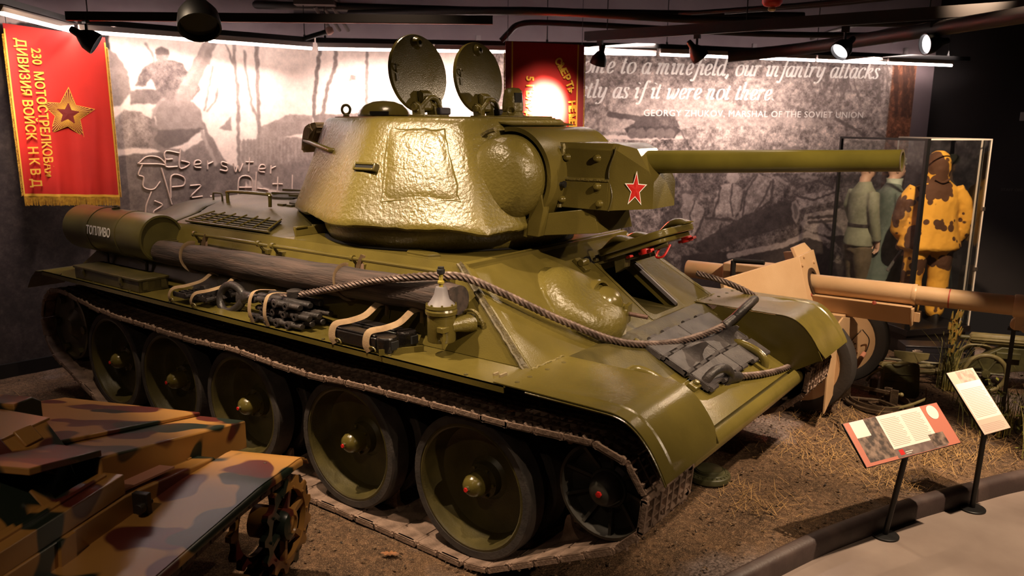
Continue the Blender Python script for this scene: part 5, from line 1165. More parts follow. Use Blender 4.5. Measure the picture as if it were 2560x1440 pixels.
mb = MB(); mb.prism(bxp, 1.60, 2.02, 'x'); gb = mb.build('gun_box', GREEN, turret, bev=.006)
mb = MB(); r_ = random.Random(6); mb.tube([V((1.665+r_.uniform(-.007, .007), -.262-.0+(z-1.9)*.09, z)) for z in np.linspace(1.885, 2.28, 24)], .016, 6); mb.build('weld_seam', WELD, gb)
mb = MB(); mb.tube([V((x, -.253, 2.066+r_.uniform(-.002, .002))) for x in np.linspace(1.67, 2.02, 18)], .009, 6); mb.build('weld_seam', WELD, gb)
for x, z in ((1.70,2.20),(1.92,2.20),(1.69,2.03),(1.945,2.03),(1.69,1.935),(1.965,1.925)):
    y = -.228 if z > 2.07 else -.26
    mb = MB(); mb.lathe([(.026, 0), (.022, .010), (.021, .022), (.014, .03), (0, .032)], 14, fr((x, y, z), (1, 0, 0), (0, -1, .1))); mb.build('bolt_head', GREEN, gb)
# nose of the box, bevelled in plan and sloped on top
mb = MB(); F0 = [(2.02,-.265,1.885),(2.02,-.255,2.06),(2.02,-.225,2.255),(2.02,-.19,2.292),(2.02,.19,2.292),(2.02,.225,2.255),(2.02,.255,2.06),(2.02,.265,1.885)]
F1 = [(2.055,-.262,1.89),(2.06,-.25,2.06),(2.055,-.222,2.25),(2.05,-.18,2.287),(2.05,.18,2.287),(2.055,.222,2.25),(2.06,.25,2.06),(2.055,.262,1.89)]
F2 = [(2.27,-.15,1.905),(2.27,-.15,2.06),(2.235,-.15,2.13),(2.14,-.13,2.262),(2.14,.13,2.262),(2.235,.15,2.13),(2.27,.15,2.06),(2.27,.15,1.905)]
mb.loft([F0, F1, F2]); nose = mb.build('gun_box_nose', GREEN, turret, ang=20)
mb = MB(); mb.tube([V((2.03+.018*sin(z*20), -.266+(z-1.885)*.095, z)) for z in np.linspace(1.885, 2.27, 14)], .005, 5); mb.build('joint_seam', GREEND, nose)
NN = V((.112, .215, 0)).normalized(); nf = (F1[1][0], F1[1][1]); 
STF = fr(V((2.175,-.1975,2.02))+V((.46,-.888,0))*.006, (.888,.46,0), (.46,-.888,0))
star('red_star', STF @ M.Rotation(RD(-2), 4, 'Z') @ M.Scale(.62, 4, (1, 0, 0)), .098, RED, nose, .40, .0018, False, WHITE, 1.16)
mb = MB(); mb.hexa([(1.52,-.40,1.70),(1.94,-.22,1.735),(1.94,.22,1.735),(1.52,.40,1.70)], [(1.56,-.40,1.84),(1.90,-.22,1.89),(1.90,.22,1.89),(1.56,.40,1.84)]); mb.build('gun_skirt', GREEN, turret, bev=.004)
mb = MB(); mb.prism([(1.53,1.705),(1.62,1.705),(1.66,1.885),(1.62,2.05),(1.56,2.05)], -.425, -.36, 'y'); mb.build('shield_edge', GREEN, sh, bev=.006); mb = MB(); mb.prism([(1.53,1.705),(1.62,1.705),(1.66,1.885),(1.62,2.05),(1.56,2.05)], .36, .425, 'y'); mb.build('shield_edge', GREEN, sh, bev=.006)
b0, b1_ = V((1.98, 0, 2.172)), V((3.60, 0, 2.235)); GB = fr(b0, (0, 0, 1), b1_-b0); Lg = (b1_-b0).length
mb = MB().at(GB); mb.lathe([(.070,0),(.069,.4),(.063,1.0),(.057,Lg-.16),(.057,Lg-.012),(.0565,Lg),(.046,Lg+.001),(.044,Lg-.01),(.043,Lg-.4),(0,Lg-.41)], 36, cap=False); brl = mb.build('gun_barrel', mat('barrel_paint', '6d6528', .33, '5f5822', 5, .05, 90, lo=.35, hi=.65), turret, ang=30)
mb = MB().at(GB); mb.lathe([(.0575,Lg-.001),(.0575,Lg+.003),(.045,Lg+.003),(.045,Lg-.001)], 36, cap=False); mb.build('muzzle_rim', BRASS, brl)
mb = MB().at(GB); mb.lathe([(.043,Lg-.02),(.0425,Lg-.4),(0,Lg-.4)], 24, cap=False); mb.build('bore', DARK, brl)

# ================================================================ stowage on the tank (lifts away: things of their own)
def at_w(o): return M.Translation(o).inverted()
LG0, LG1 = V((-1.52,-1.165,1.385)), V((1.60,-1.175,1.425))
log = empty('log', LG0, 0, 'long dark weathered log strapped along the side of the tank', 'log')
mb = MB(); rings = []; d = LG1-LG0; LFm = fr((0, 0, 0), (0, 1, 0), d); n = 24; r_ = random.Random(3)
for i in range(41):
    t = i/40; rr = .088+.012*sin(t*3)+.003*sin(t*40) if t < 1 else .08
    ring = []
    for j in range(n):
        a = 2*pi*j/n; q = rr*(1+.05*mnoise.noise(V((cos(a)*1.5, sin(a)*1.5, t*5)))+.012*mnoise.noise(V((cos(a)*6, sin(a)*6, t*9))))
        ring.append(LFm @ V((q*cos(a), q*sin(a), t*d.length)))
    rings.append(ring)
mb.loft(rings); mb.build('trunk', WOOD, log, ang=40)
mb = MB(); mb.at(LFm @ M.Translation((0, 0, d.length))); mb.lathe([(.086, -.02), (.085, .003), (.0, .006)], 24); mb.build('sawn_end', mat('log_end', '3a2e28', .8, '241c18', 20), log)
for t, tail in ((.145, 1), (.70, 1)):
    p = LG0.lerp(LG1, t)-LG0; mb = MB(); ring = []
    for i in range(21):
        a = RD(70+i*15); ring.append(p+V((-.045*sin(a)*.6, .103*cos(a), .103*sin(a))))
    ring += [p+V((.03, .075, .10)), p+V((.06, .09, .168))]
    mb.tube(ring, .019, 4, sq=.16); mb.build('strap', STRAP, log)
    mb = MB(); q = p+V((.045, .09, .11)); mb.tube([q+V((.0,-.0,.0)), q+V((.01,-.01,-.03)), q+V((.02,.0,-.075))], .016, 4, sq=.25); mb.tube([q+V((.028*cos(t_)*.5, -.012, -.055+.02*sin(t_))) for t_ in [2*pi*i/10 for i in range(10)]], .004, 5, closed=True); mb.build('strap_buckle', mat('worn_strap', '6a5240', .8), log)
def cable(label, pts, eyes, r=.021):
    o0 = V(pts[0]); root = empty('tow_cable', o0, 0, label, 'cable', 'steel tow cables')
    P = [p-o0 for p in smooth_pts(pts, 14)]; mb = MB(); mb.tube(P, r, 24, twist=30, lobes=6, amp=.16); mb.build('rope', CABLE, root, ang=60)
    for p, dr, up, k in eyes:      # forged eye: socket, then a loop
        F_ = M.Translation(-o0) @ fr(p, up, dr); mb = MB().at(F_)
        mb.lathe([(.026, -.03), (.032, -.025), (.032, .0), (.030, .02)], 16)
        mb.loft([[( (.032+.028*t)*cos(a), (.032-.004*t)*sin(a), .0+.14*t) for a in [2*pi*j/16 for j in range(16)]] for t in (0, .3, .6, 1)])
        L_ = [(.092*sin(a)*(1-.25*cos(a)), 0, .225-.135*cos(a)) for a in [2*pi*i/28 for i in range(28)]]
        mb.tube(L_, .029, 10, closed=True, sq=1.0); mb.build('cable_eye', BSTEEL, root, ang=50)
    return root
cable('steel tow cable laid from the fender over the log to the front plate',
    [(-.13,-1.33,1.235),(.02,-1.31,1.245),(.20,-1.30,1.275),(.381,-1.29,1.318),(.731,-1.29,1.408),(1.018,-1.285,1.482),(1.251,-1.27,1.526),(1.43,-1.22,1.55),(1.58,-1.12,1.548),(1.757,-.98,1.456),(2.0,-.735,1.285),(2.225,-.416,1.122),(2.36,-.02,1.05),(2.44,.34,1.045),(2.50,.56,1.075)],
    [((-.13,-1.33,1.235), (-1,-.02,-.18), (0, .25, 1), 0), ((2.50,.56,1.075), (.12,.9,.25), (0.6,-.2,.7), 0)])
cable('steel tow cable hanging in a loop off the front of the far fender',
    [(1.95,1.30,1.26),(2.16,1.33,1.215),(2.36,1.40,1.13),(2.60,1.44,.98),(2.76,1.36,.83),(2.83,1.12,.755),(2.84,.82,.765),(2.80,.50,.80),(2.735,.20,.845)],
    [((2.735,.20,.845), (-.18,-.92,.10), (.4,0,1), 0)])
# link bundles strapped to the fender
BL = [link_mesh('black_link', BSTEEL, False, .17), link_mesh('black_link', BSTEEL, True, .17)]
def strap_(root, pts, w_=.017):
    mb = MB(); mb.tube(smooth_pts(pts, 5), w_, 4, sq=.16); return mb.build('strap', STRAP, root, ang=30)
k1 = empty('spare_links', (-.70,-1.34,1.12), 0, 'pair of dark track links under straps on the fender nearest the fuel drum', 'track links', 'spare track links strapped to the fender')
for i in range(2): inst('link', BL[1-i], k1, M.Translation((-.08+.20*i, .0+.02*i, .045)) @ M.Rotation(RD(4*i-2), 4, 'Z') @ M.Scale(.52, 4, (0, 1, 0)))
for i in range(2):
    mb = MB(); mb.prism([(-.06+.2*i,.06),(.06+.2*i,.06),(.02+.2*i,.12),(-.02+.2*i,.12)], .0, .06, 'y'); mb.build('guide_horn', BSTEEL, k1)
for x in (-.18, .10): strap_(k1, [(x,-.145,.005),(x-.01,-.15,.05),(x+.01,-.125,.10),(x+.06,-.05,.115),(x+.10,.05,.14),(x+.13,.12,.19),(x+.15,.16,.17)])
k2 = empty('spare_links', (.28,-1.33,1.12), 0, 'stack of black track link pieces strapped on the fender beside the big cable eye', 'track links', 'spare track links strapped to the fender')
for j, (dx, dy, dz) in enumerate(((0, 0, 0), (.05, .02, .058), (-.03, .015, .116))):
    mb = MB(); 
    for y in (-.11, -.03, .06): mb.loft([[(dx-.26+.52*t, dy+y+.03*cos(a)*(1 if t < .9 else .8), dz+.03+.027*sin(a)*(1-.3*abs(2*t-1))) for a in [2*pi*q/10 for q in range(10)]] for t in (0, .1, .3, .55, .8, .95, 1)])
    mb.box(dx-.22, dx+.2, dy-.11, dy+.06, dz+.012, dz+.04); lk = mb.build('link', BSTEEL, k2, bev=.004)
    for q in range(4):
        mb = MB(); mb.lathe([(.022, -.02), (.024, .0), (.024, .012), (.012, .014), (.010, .0)], 12, fr((dx-.17+.11*q, dy-.14, dz+.03), (1, 0, 0), (0, -1, .1)), cap=False); mb.build('pin_boss', BSTEEL, lk)
for x in (-.20, -.04): strap_(k2, [(x+.03,-.165,.005),(x+.01,-.175,.08),(x,-.15,.17),(x,-.10,.205),(x+.03,.02,.19)], .02)
mb = MB(); mb.lathe([(.05, -.02), (.052, .02), (.03, .03)], 14, fr((.02,.03,.19), (1, 0, 0), (0, 0, 1))); mb.build('clamp', BSTEEL, k2)
k3 = empty('spare_links', (1.08,-1.34,1.12), 0, 'black bracket pieces held by two tan looped straps on the fender near the canister', 'track links', 'spare track links strapped to the fender')
for y, x0 in ((-.09, 0), (.07, .0)):
    mb = MB(); mb.box(-.22, .16, y-.055, y+.045, .012, .085); mb.box(-.20, .14, y-.045, y+.035, .085, .098)
    F_ = M.Translation((.20, y-.005, .05)); mb.lathe([(.058, -.042), (.06, -.035), (.06, .04), (.055, .045)], 20, F_, cap=False); mb.lathe([(.0, .044), (.055, .045)], 20, F_, cap=False); mb.lathe([(.0, -.042), (.058, -.042)], 20, F_, cap=False)
    mb.build('bracket', mat('gloss_black', '1a1716', .22, bump=.3, bscale=60), k3, bev=.006)
    mb = MB(); mb.box(.225, .27, y-.03, y+.02, .028, .075); mb.build('socket', DARK, k3)
for x in (-.19, .10): strap_(k3, [(x+.02,-.155,.004),(x-.0,-.165,.05),(x+.005,-.14,.115),(x+.04,-.05,.125),(x+.07,.04,.145),(x+.10,.12,.205),(x+.125,.165,.20),(x+.14,.15,.13)], .021)
for kk, xs_ in ((k1, (-.15, .13)), (k3, (-.15, .14))):
    for x in xs_:
        mb = MB(); mb.tube([(x+.035*cos(t)*.8, -.155, .012+.022*sin(t)) for t in [pi*i/10 for i in range(11)]], .005, 6); mb.build('footman_loop', GREEN, kk)
# tarpaulin rolled behind the turret
trp = empty('tarpaulin', (-.575,-.27,2.29), 0, 'folded cream tarpaulin bundle strapped behind the turret', 'tarpaulin')
mb = MB(); rings = []; r_ = random.Random(2); n = 36
for i in range(11):
    y = -.14+.9*i/10; rings.append([(-.012*0+.05*sin(2*pi*j/n)+(.055+.012*mnoise.noise(V((cos(2*pi*j/n)*2, sin(2*pi*j/n)*2, i*.4)))+.006*sin(j*2.6))*cos(2*pi*j/n)*(1 if i else .97), y+.02*cos(2*pi*j/n), .0+(.115+.015*mnoise.noise(V((j*.3, i*.5, 1))))*sin(2*pi*j/n)+.02*cos(2*pi*j/n)) for j in range(n)])
mb.loft(rings); mb.build('roll', CANVAS, trp, ang=60)
for k in range(6):
    mb = MB(); a = .018+.02*k; P = smooth_pts([(-.075+.012*k, -.155, -.10+.008*k), (-.05+.012*k, -.160, .0), (-.02+.011*k, -.16, .07), (.03+.006*k, -.155, .10-.01*k)], 4); mb.tube(P, .006, 5, sq=.7); mb.build('fold', CANVAS, trp)
# ================================================================ camouflaged demolition carrier in the foreground
CAMO = camo('camo_paint', ['a87a40', '56261f', '222a22'], 3.3, .014, .30, (.555, .575))
car = empty('demolition_carrier', (1.33, -2.2, 0), RD(115), 'small tracked vehicle in ochre, brown and green camouflage beside the large tank', 'tracked vehicle')
# local: x forward, y left (right side is -y... the track nearest the viewer is at y = 0)
L_ = lambda f, r, z: (f, -r, z)
def hx(mb, A, t):       # slab from 4 points (f,r,z) thickened by vector t
    mb.hexa([L_(*p) for p in A], [tuple(V(L_(*p))+V(t)) for p in A]); return mb
mb = MB(); mb.prism([(-2.9,.30),(-.1,.30),(.16,.48),(.0,.72),(-.67,.83),(-2.9,.85)], .40, 1.72, 'y'); mb.build('hull', CAMO, car, bev=.008)
mb = MB(); mb.box(-2.9, -.66, .405, .53, .835, .925); mb.box(-2.9, -.66, .53, 1.0, .84, .85); mb.build('side_rail', CAMO, car, bev=.012)
mb = MB(); mb.tube([(-2.9, .47, .928), (-.70, .47, .928)], .012, 6); mb.build('rail_bead', CAMO, car)
mb = MB(); hx(mb, [(-.66,-.42,.84), (-.66,-1.0,.84), (-.30,-1.0,.79), (-.30,-.42,.79)], (0, 0, .01)); mb.build('shelf', mat('shelf_pink', 'c08a78', .4), car)
# wedge charge carried on the bow
A = [(-.68,-.5,1.0), (.48,-.5,.73), (.48,-1.70,.75), (-.68,-1.70,1.02)]
mb = MB(); mb.hexa([L_(*p) for p in A], [L_(-.68,-.5,.80), L_(.48,-.5,.56), L_(.48,-1.70,.56), L_(-.68,-1.70,.80)]); chg = mb.build('charge_box', CAMO, car, bev=.010)
mb = MB(); A = [(-.72,-.80,1.018), (.47,-.78,.738), (.47,-1.68,.758), (-.72,-1.68,1.028)]; hx(mb, A, (0, 0, .022)); mb.build('top_plate', CAMO, chg, bev=.006)
mb = MB(); A = [(-1.05,-.50,1.085), (-.665,-.50,1.0), (-.69,-.80,1.02), (-1.08,-.80,1.095)]; hx(mb, A, (0, 0, .03)); mb.build('side_plate', CAMO, chg, bev=.004)
for f in (-.17, -.08):
    mb = MB(); mb.box(f-.014, f+.014, .488, .50, .62, .74); mb.lathe([(.006, 0), (.006, .003)], 8, fr((f, .487, .72), (1, 0, 0), (0, -1, 0))); mb.build('strap_lug', CAMO, chg)
# folding armour flap on the side
mb = MB(); A = [(-.70,-.52,.885), (-2.4,-.52,.885), (-2.4,-.80,1.14), (-.62,-.80,1.115)]; hx(mb, A, (0, .012, .006)); flap = mb.build('armour_flap', CAMO, car, bev=.003)
mb = MB(); A = [(-.60,-.80,1.115), (-2.4,-.80,1.14), (-2.4,-1.45,1.16), (-.52,-1.15,1.10)]; hx(mb, A, (0, 0, .012)); mb.build('roof_flap', CAMO, car, bev=.003)
for f in (-.95, -1.5):
    mb = MB(); mb.at(M.Translation(L_(f,-.50,.90))); mb.box(-.06, .06, -.02, .03, -.01, .01); mb.cyl((-.06, 0, .015), (.06, 0, .015), .012, n=8); mb.at(M.Translation(L_(f,-.53,.93)) @ M.Rotation(RD(-44), 4, 'X')); mb.box(-.03, .03, -.005, .005, -.03, .07); mb.build('flap_hinge', CAMO, flap)
for f in (-.74, -.90):
    mb = MB(); mb.at(M.Translation(L_(f,-.785,1.11)) @ M.Rotation(RD(-44), 4, 'X')); mb.box(-.06, .03, -.012, .0, -.05, .03); mb.build('flap_lug', CAMO, flap, bev=.004)
mb = MB(); mb.prism([(-.06,0),(.10,0),(.10,.10),(.05,.135),(-.06,.135)], .0, .26, 'y'); sb = mb.build('periscope_box', CAMO, car, bev=.006); sb.location = L_(-.46, -1.06, 1.0)
# fender with bent, flared front
prof = [(-2.6,.722),(-1.2,.722),(-.30,.722),(-.23,.719),(-.12,.709),(.0,.700),(.10,.694),(.15,.686),(.19,.668)]
G = [[L_(f, r, z-(.018 if r > .02 and f < .05 else 0)*1) for r in (-.40,-.30,-.2,-.1,-.035,.0)] for f, z in prof]
mb = MB(); mb.sheet(G, .007); fd = mb.build('fender', CAMO, car, ang=30)
mb = MB(); G = [[L_(f, r, z) for r, z in ((-.002, zz-.002), (.006, zz-.012), (.004, zz-.035))] for f, zz in prof[:-1]]; mb.sheet(G, .006); mb.build('fender_lip', CAMO, fd, ang=50)
mb = MB(); G = [[L_(f, r, z) for f, z in ((.10+o, .692), (.165+o, .682), (.22+o*1.3, .655), (.235+o*1.3, .625))] for r, o in ((-.40,-.02), (-.25,-.01), (-.1,.0), (.0,.0))]; mb.sheet(G, .006); mb.build('front_flare', CAMO, fd, ang=50)
for f, r, z in ((.02,-.13,.70), (-.05,-.10,.70)):
    mb = MB(); mb.lathe([(.010, 0), (.009, .008), (0, .01)], 8, M.Translation(L_(f, r, z))); mb.build('rivet', mat('rust_dark', '4a3026'), fd)
mb = MB(); mb.at(M.Translation(L_(-.62,-.36,.775))); mb.cyl((-.03, -.02, 0), (.03, -.02, .0), .014, n=8); mb.box(-.015, .015, -.035, .04, -.05, .05); mb.cyl((-.06, -.02, .0), (-.03, -.02, 0), .024, n=10); mb.build('towing_clevis', mat('dark_iron', '241c18', .5), car, bev=.003)
mb = MB(); mb.prism([(-1.1,.45),(-1.02,.45),(-.98,.83),(-1.06,.83)], .385, .40, 'y'); mb.build('side_brace', CAMO, car)
# sprocket
SPF = fr(L_(0, -.015, .39), (1, 0, 0), (0, -1, 0))
def gear(R0, R1, n, z0, z1, inner):
    P = []
    for i in range(n):
        for t, r in ((0, R0), (.18, R1), (.42, R1), (.6, R0), (.8, R0*.975)): a = 2*pi*(i+t)/n; P.append((r*cos(a), r*sin(a)))
    m_ = len(P); I = [(inner*cos(2*pi*i/m_), inner*sin(2*pi*i/m_)) for i in range(m_)]
    q = MB(); q.loft([[(x, y, z0) for x, y in P], [(x, y, z1) for x, y in P], [(x, y, z1) for x, y in I], [(x, y, z0) for x, y in I]], loop=True); return q
mb = gear(.218, .250, 13, -.02, .012, .180); mb.at(None)
sp = MB().at(SPF); sp.add(mb.v, mb.f); spk = sp.build('drive_sprocket', CAMO, car, ang=25)
sp = MB().at(SPF @ M.Translation((0, 0, -.18))); sp.add(mb.v, mb.f); sp.build('inner_ring', CAMO, spk, ang=25)
mb = MB().at(SPF); mb.lathe([(.0, -.18), (.085, -.18), (.085, .0), (.075, .022), (.05, .03), (.045, .02), (.02, .022), (0, .03)], 24); mb.build('hub', CAMO, spk)
for k in range(6):
    a = 2*pi*k/6+.3; mb = MB().at(SPF @ M.Rotation(a, 4, 'Z')); mb.hexa([(.07,-.016,-.03),(.19,-.022,-.018),(.19,.022,-.018),(.07,.016,-.03)], [(.07,-.010,.0),(.19,-.016,.005),(.19,.016,.005),(.07,.010,.0)]); mb.build('spoke', CAMO, spk)
for k in range(10):
    a = 2*pi*k/10; mb = MB().at(SPF); mb.lathe([(.008, .012), (.007, .02), (0, .022)], 6, M.Translation((.19*cos(a), .19*sin(a), 0))); mb.build('bolt', CAMO, spk)
# its track
RUSTY = mat('rusty_track', '5a3c2c', .6, '38261e', 12, .5, 70, metal=.2)
def clink():
    p = .105; h = p/2; mb = MB(); mb.box(-h+.006, h-.01, -.095, .095, .0, .010)
    mb.box(-h*.9, -h*.55, -.10, .10, .0, .030); mb.box(h*.55, h*.85, -.10, .10, .0, .022)
    for y in (-.095,-.045,.005,.05,.095): mb.prism([(-h*.9,0),(h*.8,0),(h*.8,.012),(-h*.5,.038),(-h*.9,.03)], y-.005, y+.005, 'y')
    mb.cyl((-h, -.102, .012), (-h, .102, .012), .013, n=8); return mb.mesh('track_link', RUSTY, 30)
CL = clink(); cp = [(-2.6,.03),(-1.2,.03),(-.5,.03),(-.22,.12)]+arc(0,.39,.225,-50,90,12)+[(-.4,.648),(-.8,.64),(-1.3,.645),(-2.0,.63),(-2.6,.62)]
cP = smooth_pts([(x, 0, z) for x, z in cp], 4); s_ = 0; acc = [0]
for a, b in zip(cP, cP[1:]): acc.append(acc[-1]+(b-a).length)
def cat(s):
    for i in range(len(cP)-1):
        if s <= acc[i+1]: return cP[i].lerp(cP[i+1], (s-acc[i])/max(1e-6, acc[i+1]-acc[i]))
    return cP[-1]
k = 0
while (k+1)*.105 < acc[-1]:
    a, b = cat(k*.105), cat((k+1)*.105); c_ = (a+b)/2; d = (b-a).normalized(); inst('track_link', CL, car, fr((c_.x, .115, c_.z), d, (d.z, 0, -d.x))); k += 1
cwh = MB(); cwh.lathe([(.0,.0),(.06,.005),(.07,.03),(.09,.02),(.155,.02),(.165,.0),(.165,-.06),(.155,-.07)], 28); cwm = cwh.mesh('road_wheel', mat('wheel_sand', '8a6a44', .5, '54402c', 10), 30)
for f in (-.48,-.95,-1.45,-1.95): inst('road_wheel', cwm, car, fr(L_(f, -.02, .20), (1, 0, 0), (0, -1, 0)))

# ================================================================ sand-painted field gun beyond the tank
pak = empty('field_gun', (2.6, 2.62, 0), RD(2), 'sand coloured long barrelled field gun standing behind the tank fender', 'field gun')
mb = MB(); bF = fr((-.22, 0, 1.03), (0, 0, 1), (1, 0, .008)); mb.at(bF); mb.lathe([(.080,-.5),(.080,0),(.088,.02),(.088,.93),(.079,.935),(.079,2.0)], 28); br = mb.build('barrel', TAN, pak, ang=30)
mb = MB().at(bF); mb.lathe([(.0885,.90),(.0905,.905),(.0905,.93),(.0885,.935)], 28, cap=False); mb.build('barrel_band', TAN, br)
mb = MB().at(bF); mb.lathe([(.0795,1.17),(.080,1.172),(.080,1.178),(.0795,1.18)], 28, cap=False); mb.build('red_ring', mat('thin_red_ring', '9a3a2a'), br)
mb = MB().at(bF); mb.lathe([(.088,1.62),(.092,1.63),(.092,1.80),(.088,1.81)], 28, cap=False); mb.lathe([(.079,1.86),(.098,1.9),(.105,2.0),(.105,2.25),(.05,2.3)], 24); mb.build('muzzle_collar', TAN, br)
mb = MB(); mb.box(1.42, 1.58, -.05, .05, .86, .97); mb.cyl((1.44, -.04, .90), (1.44, .06, .90), .05, n=16); mb.cyl((1.50, -.06, .88), (1.50, -.05, .88), .035, n=16); mb.build('travel_clamp', TAN, br, bev=.008)
mb = MB(); mb.prism([(-.09,.80),(.09,.80),(.12,.84),(.12,.935),(.135,.955),(-.135,.955),(-.12,.935),(-.12,.84)], -.20, .70, 'x'); cr = mb.build('cradle', TAN, pak, bev=.004)
mb = MB(); mb.prism([(-.10,.79),(.10,.79),(.13,.84),(.13,.94),(-.13,.94),(-.13,.84)], .70, .715, 'x'); mb.box(.715, .76, -.05, .05, .82, .9); mb.build('cradle_end', TAN, cr, bev=.003)
for x in (-.10, .42):
    mb = MB(); mb.lathe([(.018, 0), (.018, .012), (.0, .016)], 8, fr((x, -.13, .955), (1, 0, 0), (0, -1, .4))); mb.build('red_bolt', mat('red_brown_bolt', '8a3a28'), cr)
# shield: centre face, swept wings, lower flap
def slab(mb, A, t): return mb.hexa([tuple(p) for p in A], [tuple(V(p)+V(t)) for p in A])
mb = MB(); slab(mb, [(.02,-.30,.60), (.02,.30,.60), (-.20,.26,1.30), (-.20,-.22,1.30)], (-.035, 0, -.01)); shd = mb.build('shield_centre', TAN, pak, bev=.005)
mb = MB(); mb.lathe([(.10, 0), (.135, .0), (.135, .02), (.10, .02)], 24, fr((-.125, .0, 1.04), (0, 0, 1), (.95, 0, .3)), cap=False); mb.lathe([(.0, -.0), (.105, .0)], 24, fr((-.115, .0, 1.04), (0, 0, 1), (.95, 0, .3)), cap=False); mb.build('port_ring', mat('port_dark', '3a2a1e'), shd)
for y, q in ((-1, -1), (1, 1)):
    mb = MB(); slab(mb, [(.02,q*.30,.60), (-.46,q*.95,.58), (-.62,q*.90,1.16), (-.20,q*.22,1.30)], (-.03, 0, -.01)); mb.build('shield_wing', TAN, pak, bev=.004)
mb = MB(); slab(mb, [(-.19,-.24,1.26), (-.19,.28,1.26), (-.28,.24,1.36), (-.28,-.12,1.36)], (-.03, 0, -.01)); mb.build('shield_crest', TAN, shd, bev=.004)
for y, z in ((-.20,1.22), (-.20,.75), (.16,1.2), (.16,.8), (-.10,1.28)):
    mb = MB(); mb.lathe([(.018, 0), (.016, .012), (0, .016)], 10, fr((.018-.314*(z-.6)+.0, y, z), (0, 1, 0), (.95, 0, .3))); mb.build('shield_bolt', TAN, shd)
mb = MB(); mb.prism([(-.75,.80),(-.36,.85),(.07,.757),(.43,.587),(.50,.36),(-.40,.24),(-.75,.12)], .22, .235, 'x'); fl = mb.build('lower_flap', TAN, pak, bev=.003)
r_ = random.Random(9)
for k in range(14):
    y, z = r_.uniform(-.15, .40), r_.uniform(.36, .54); mb = MB(); mb.cyl((.235, y, z), (.2365, y+.004, z), .007, n=6); mb.build('chip', mat('chip_dark', '3a2c22'), fl)
mb = MB(); mb.tube([(.24,-.1,.56), (.24,.42,.575)], .004, 5); mb.build('flap_seam', mat('chip_dark', '3a2c22'), fl)
mb = MB(); mb.tube([(.26,-.40,.22), (.27,.49,.34)], .022, 10); mb.build('spade_handle', mat('pinkish_wood', 'a8705a', .5), fl)
mb = MB(); mb.tube(smooth_pts([(.25,.42,.58), (.30,.50,.48), (.29,.50,.38), (.27,.49,.34)], 5), .005, 6); mb.build('wire_loop', DARK, fl)
wv = MB(); wv.lathe([(.10,-.06),(.30,-.05),(.33,-.09),(.36,-.1),(.42,-.085),(.435,-.05),(.435,.05),(.42,.085),(.36,.1),(.33,.09)], 40, cap=False); wt = wv.mesh('tyre', mat('gun_tyre', '2c2724', .7, bump=.15), 40)
wv = MB(); wv.lathe([(.335,.09),(.335,.02),(.25,.03),(.12,.05),(.08,.09),(.0,.1)], 32); wd = wv.mesh('wheel_disc', TAN, 40)
for x, y, q in ((-.06,-.40,-1), (.02,.62,-1)):
    o = inst('wheel', wd, pak, fr((x, y, .437), (1, 0, 0), (0, q, 0))); inst('tyre', wt, o)
    for k in range(5):
        a = 2*pi*k/5; mb = MB(); mb.lathe([(.05, .045), (.05, .05)], 12, M.Translation((.22*cos(a), .22*sin(a), 0))); inst('wheel_hole', mb.mesh('wheel_hole', DARK), o)
mb = MB(); mb.box(-.9, -.25, -.14, .14, .92, 1.16); mb.cyl((-1.3, 0, 1.04), (-.3, 0, 1.04), .085, n=18); mb.build('breech', TAN, pak, bev=.01)
mb = MB(); mb.cyl((-.78,-.20,1.20), (-.50,-.20,1.21), .022, n=10); mb.cyl((-.78,-.20,1.20), (-.78,-.20,1.05), .025, n=8); mb.build('elevation_handle', BLACK, pak)
for q in (-1, 1):
    mb = MB(); mb.tube([(-.1,q*.35,.5), (-1.3,q*.8,.38), (-2.4,q*1.15,.14)], .06, 10); mb.box(-2.5, -2.3, q*1.15-.15, q*1.15+.15, .0, .2); mb.build('trail', TAN, pak)
mb = MB(); mb.cyl((.0,-.7,.45), (.0,.62,.45), .045, n=12); mb.box(-.25, .2, -.2, .2, .4, .82); mb.build('axle', TAN, pak)
sup = empty('barrel_support', (4.02, 2.66, 0), 0, 'thin black post holding up the long sand gun barrel', 'post')
mb = MB(); mb.box(-.015, .015, -.012, .012, .0, .865); mb.box(-.04, .04, -.03, .03, .85, .87); mb.build('post', FIX, sup); mb = MB(); mb.lathe([(.06, 0), (.06, .008), (0, .01)], 14); mb.build('foot', FIX, sup)

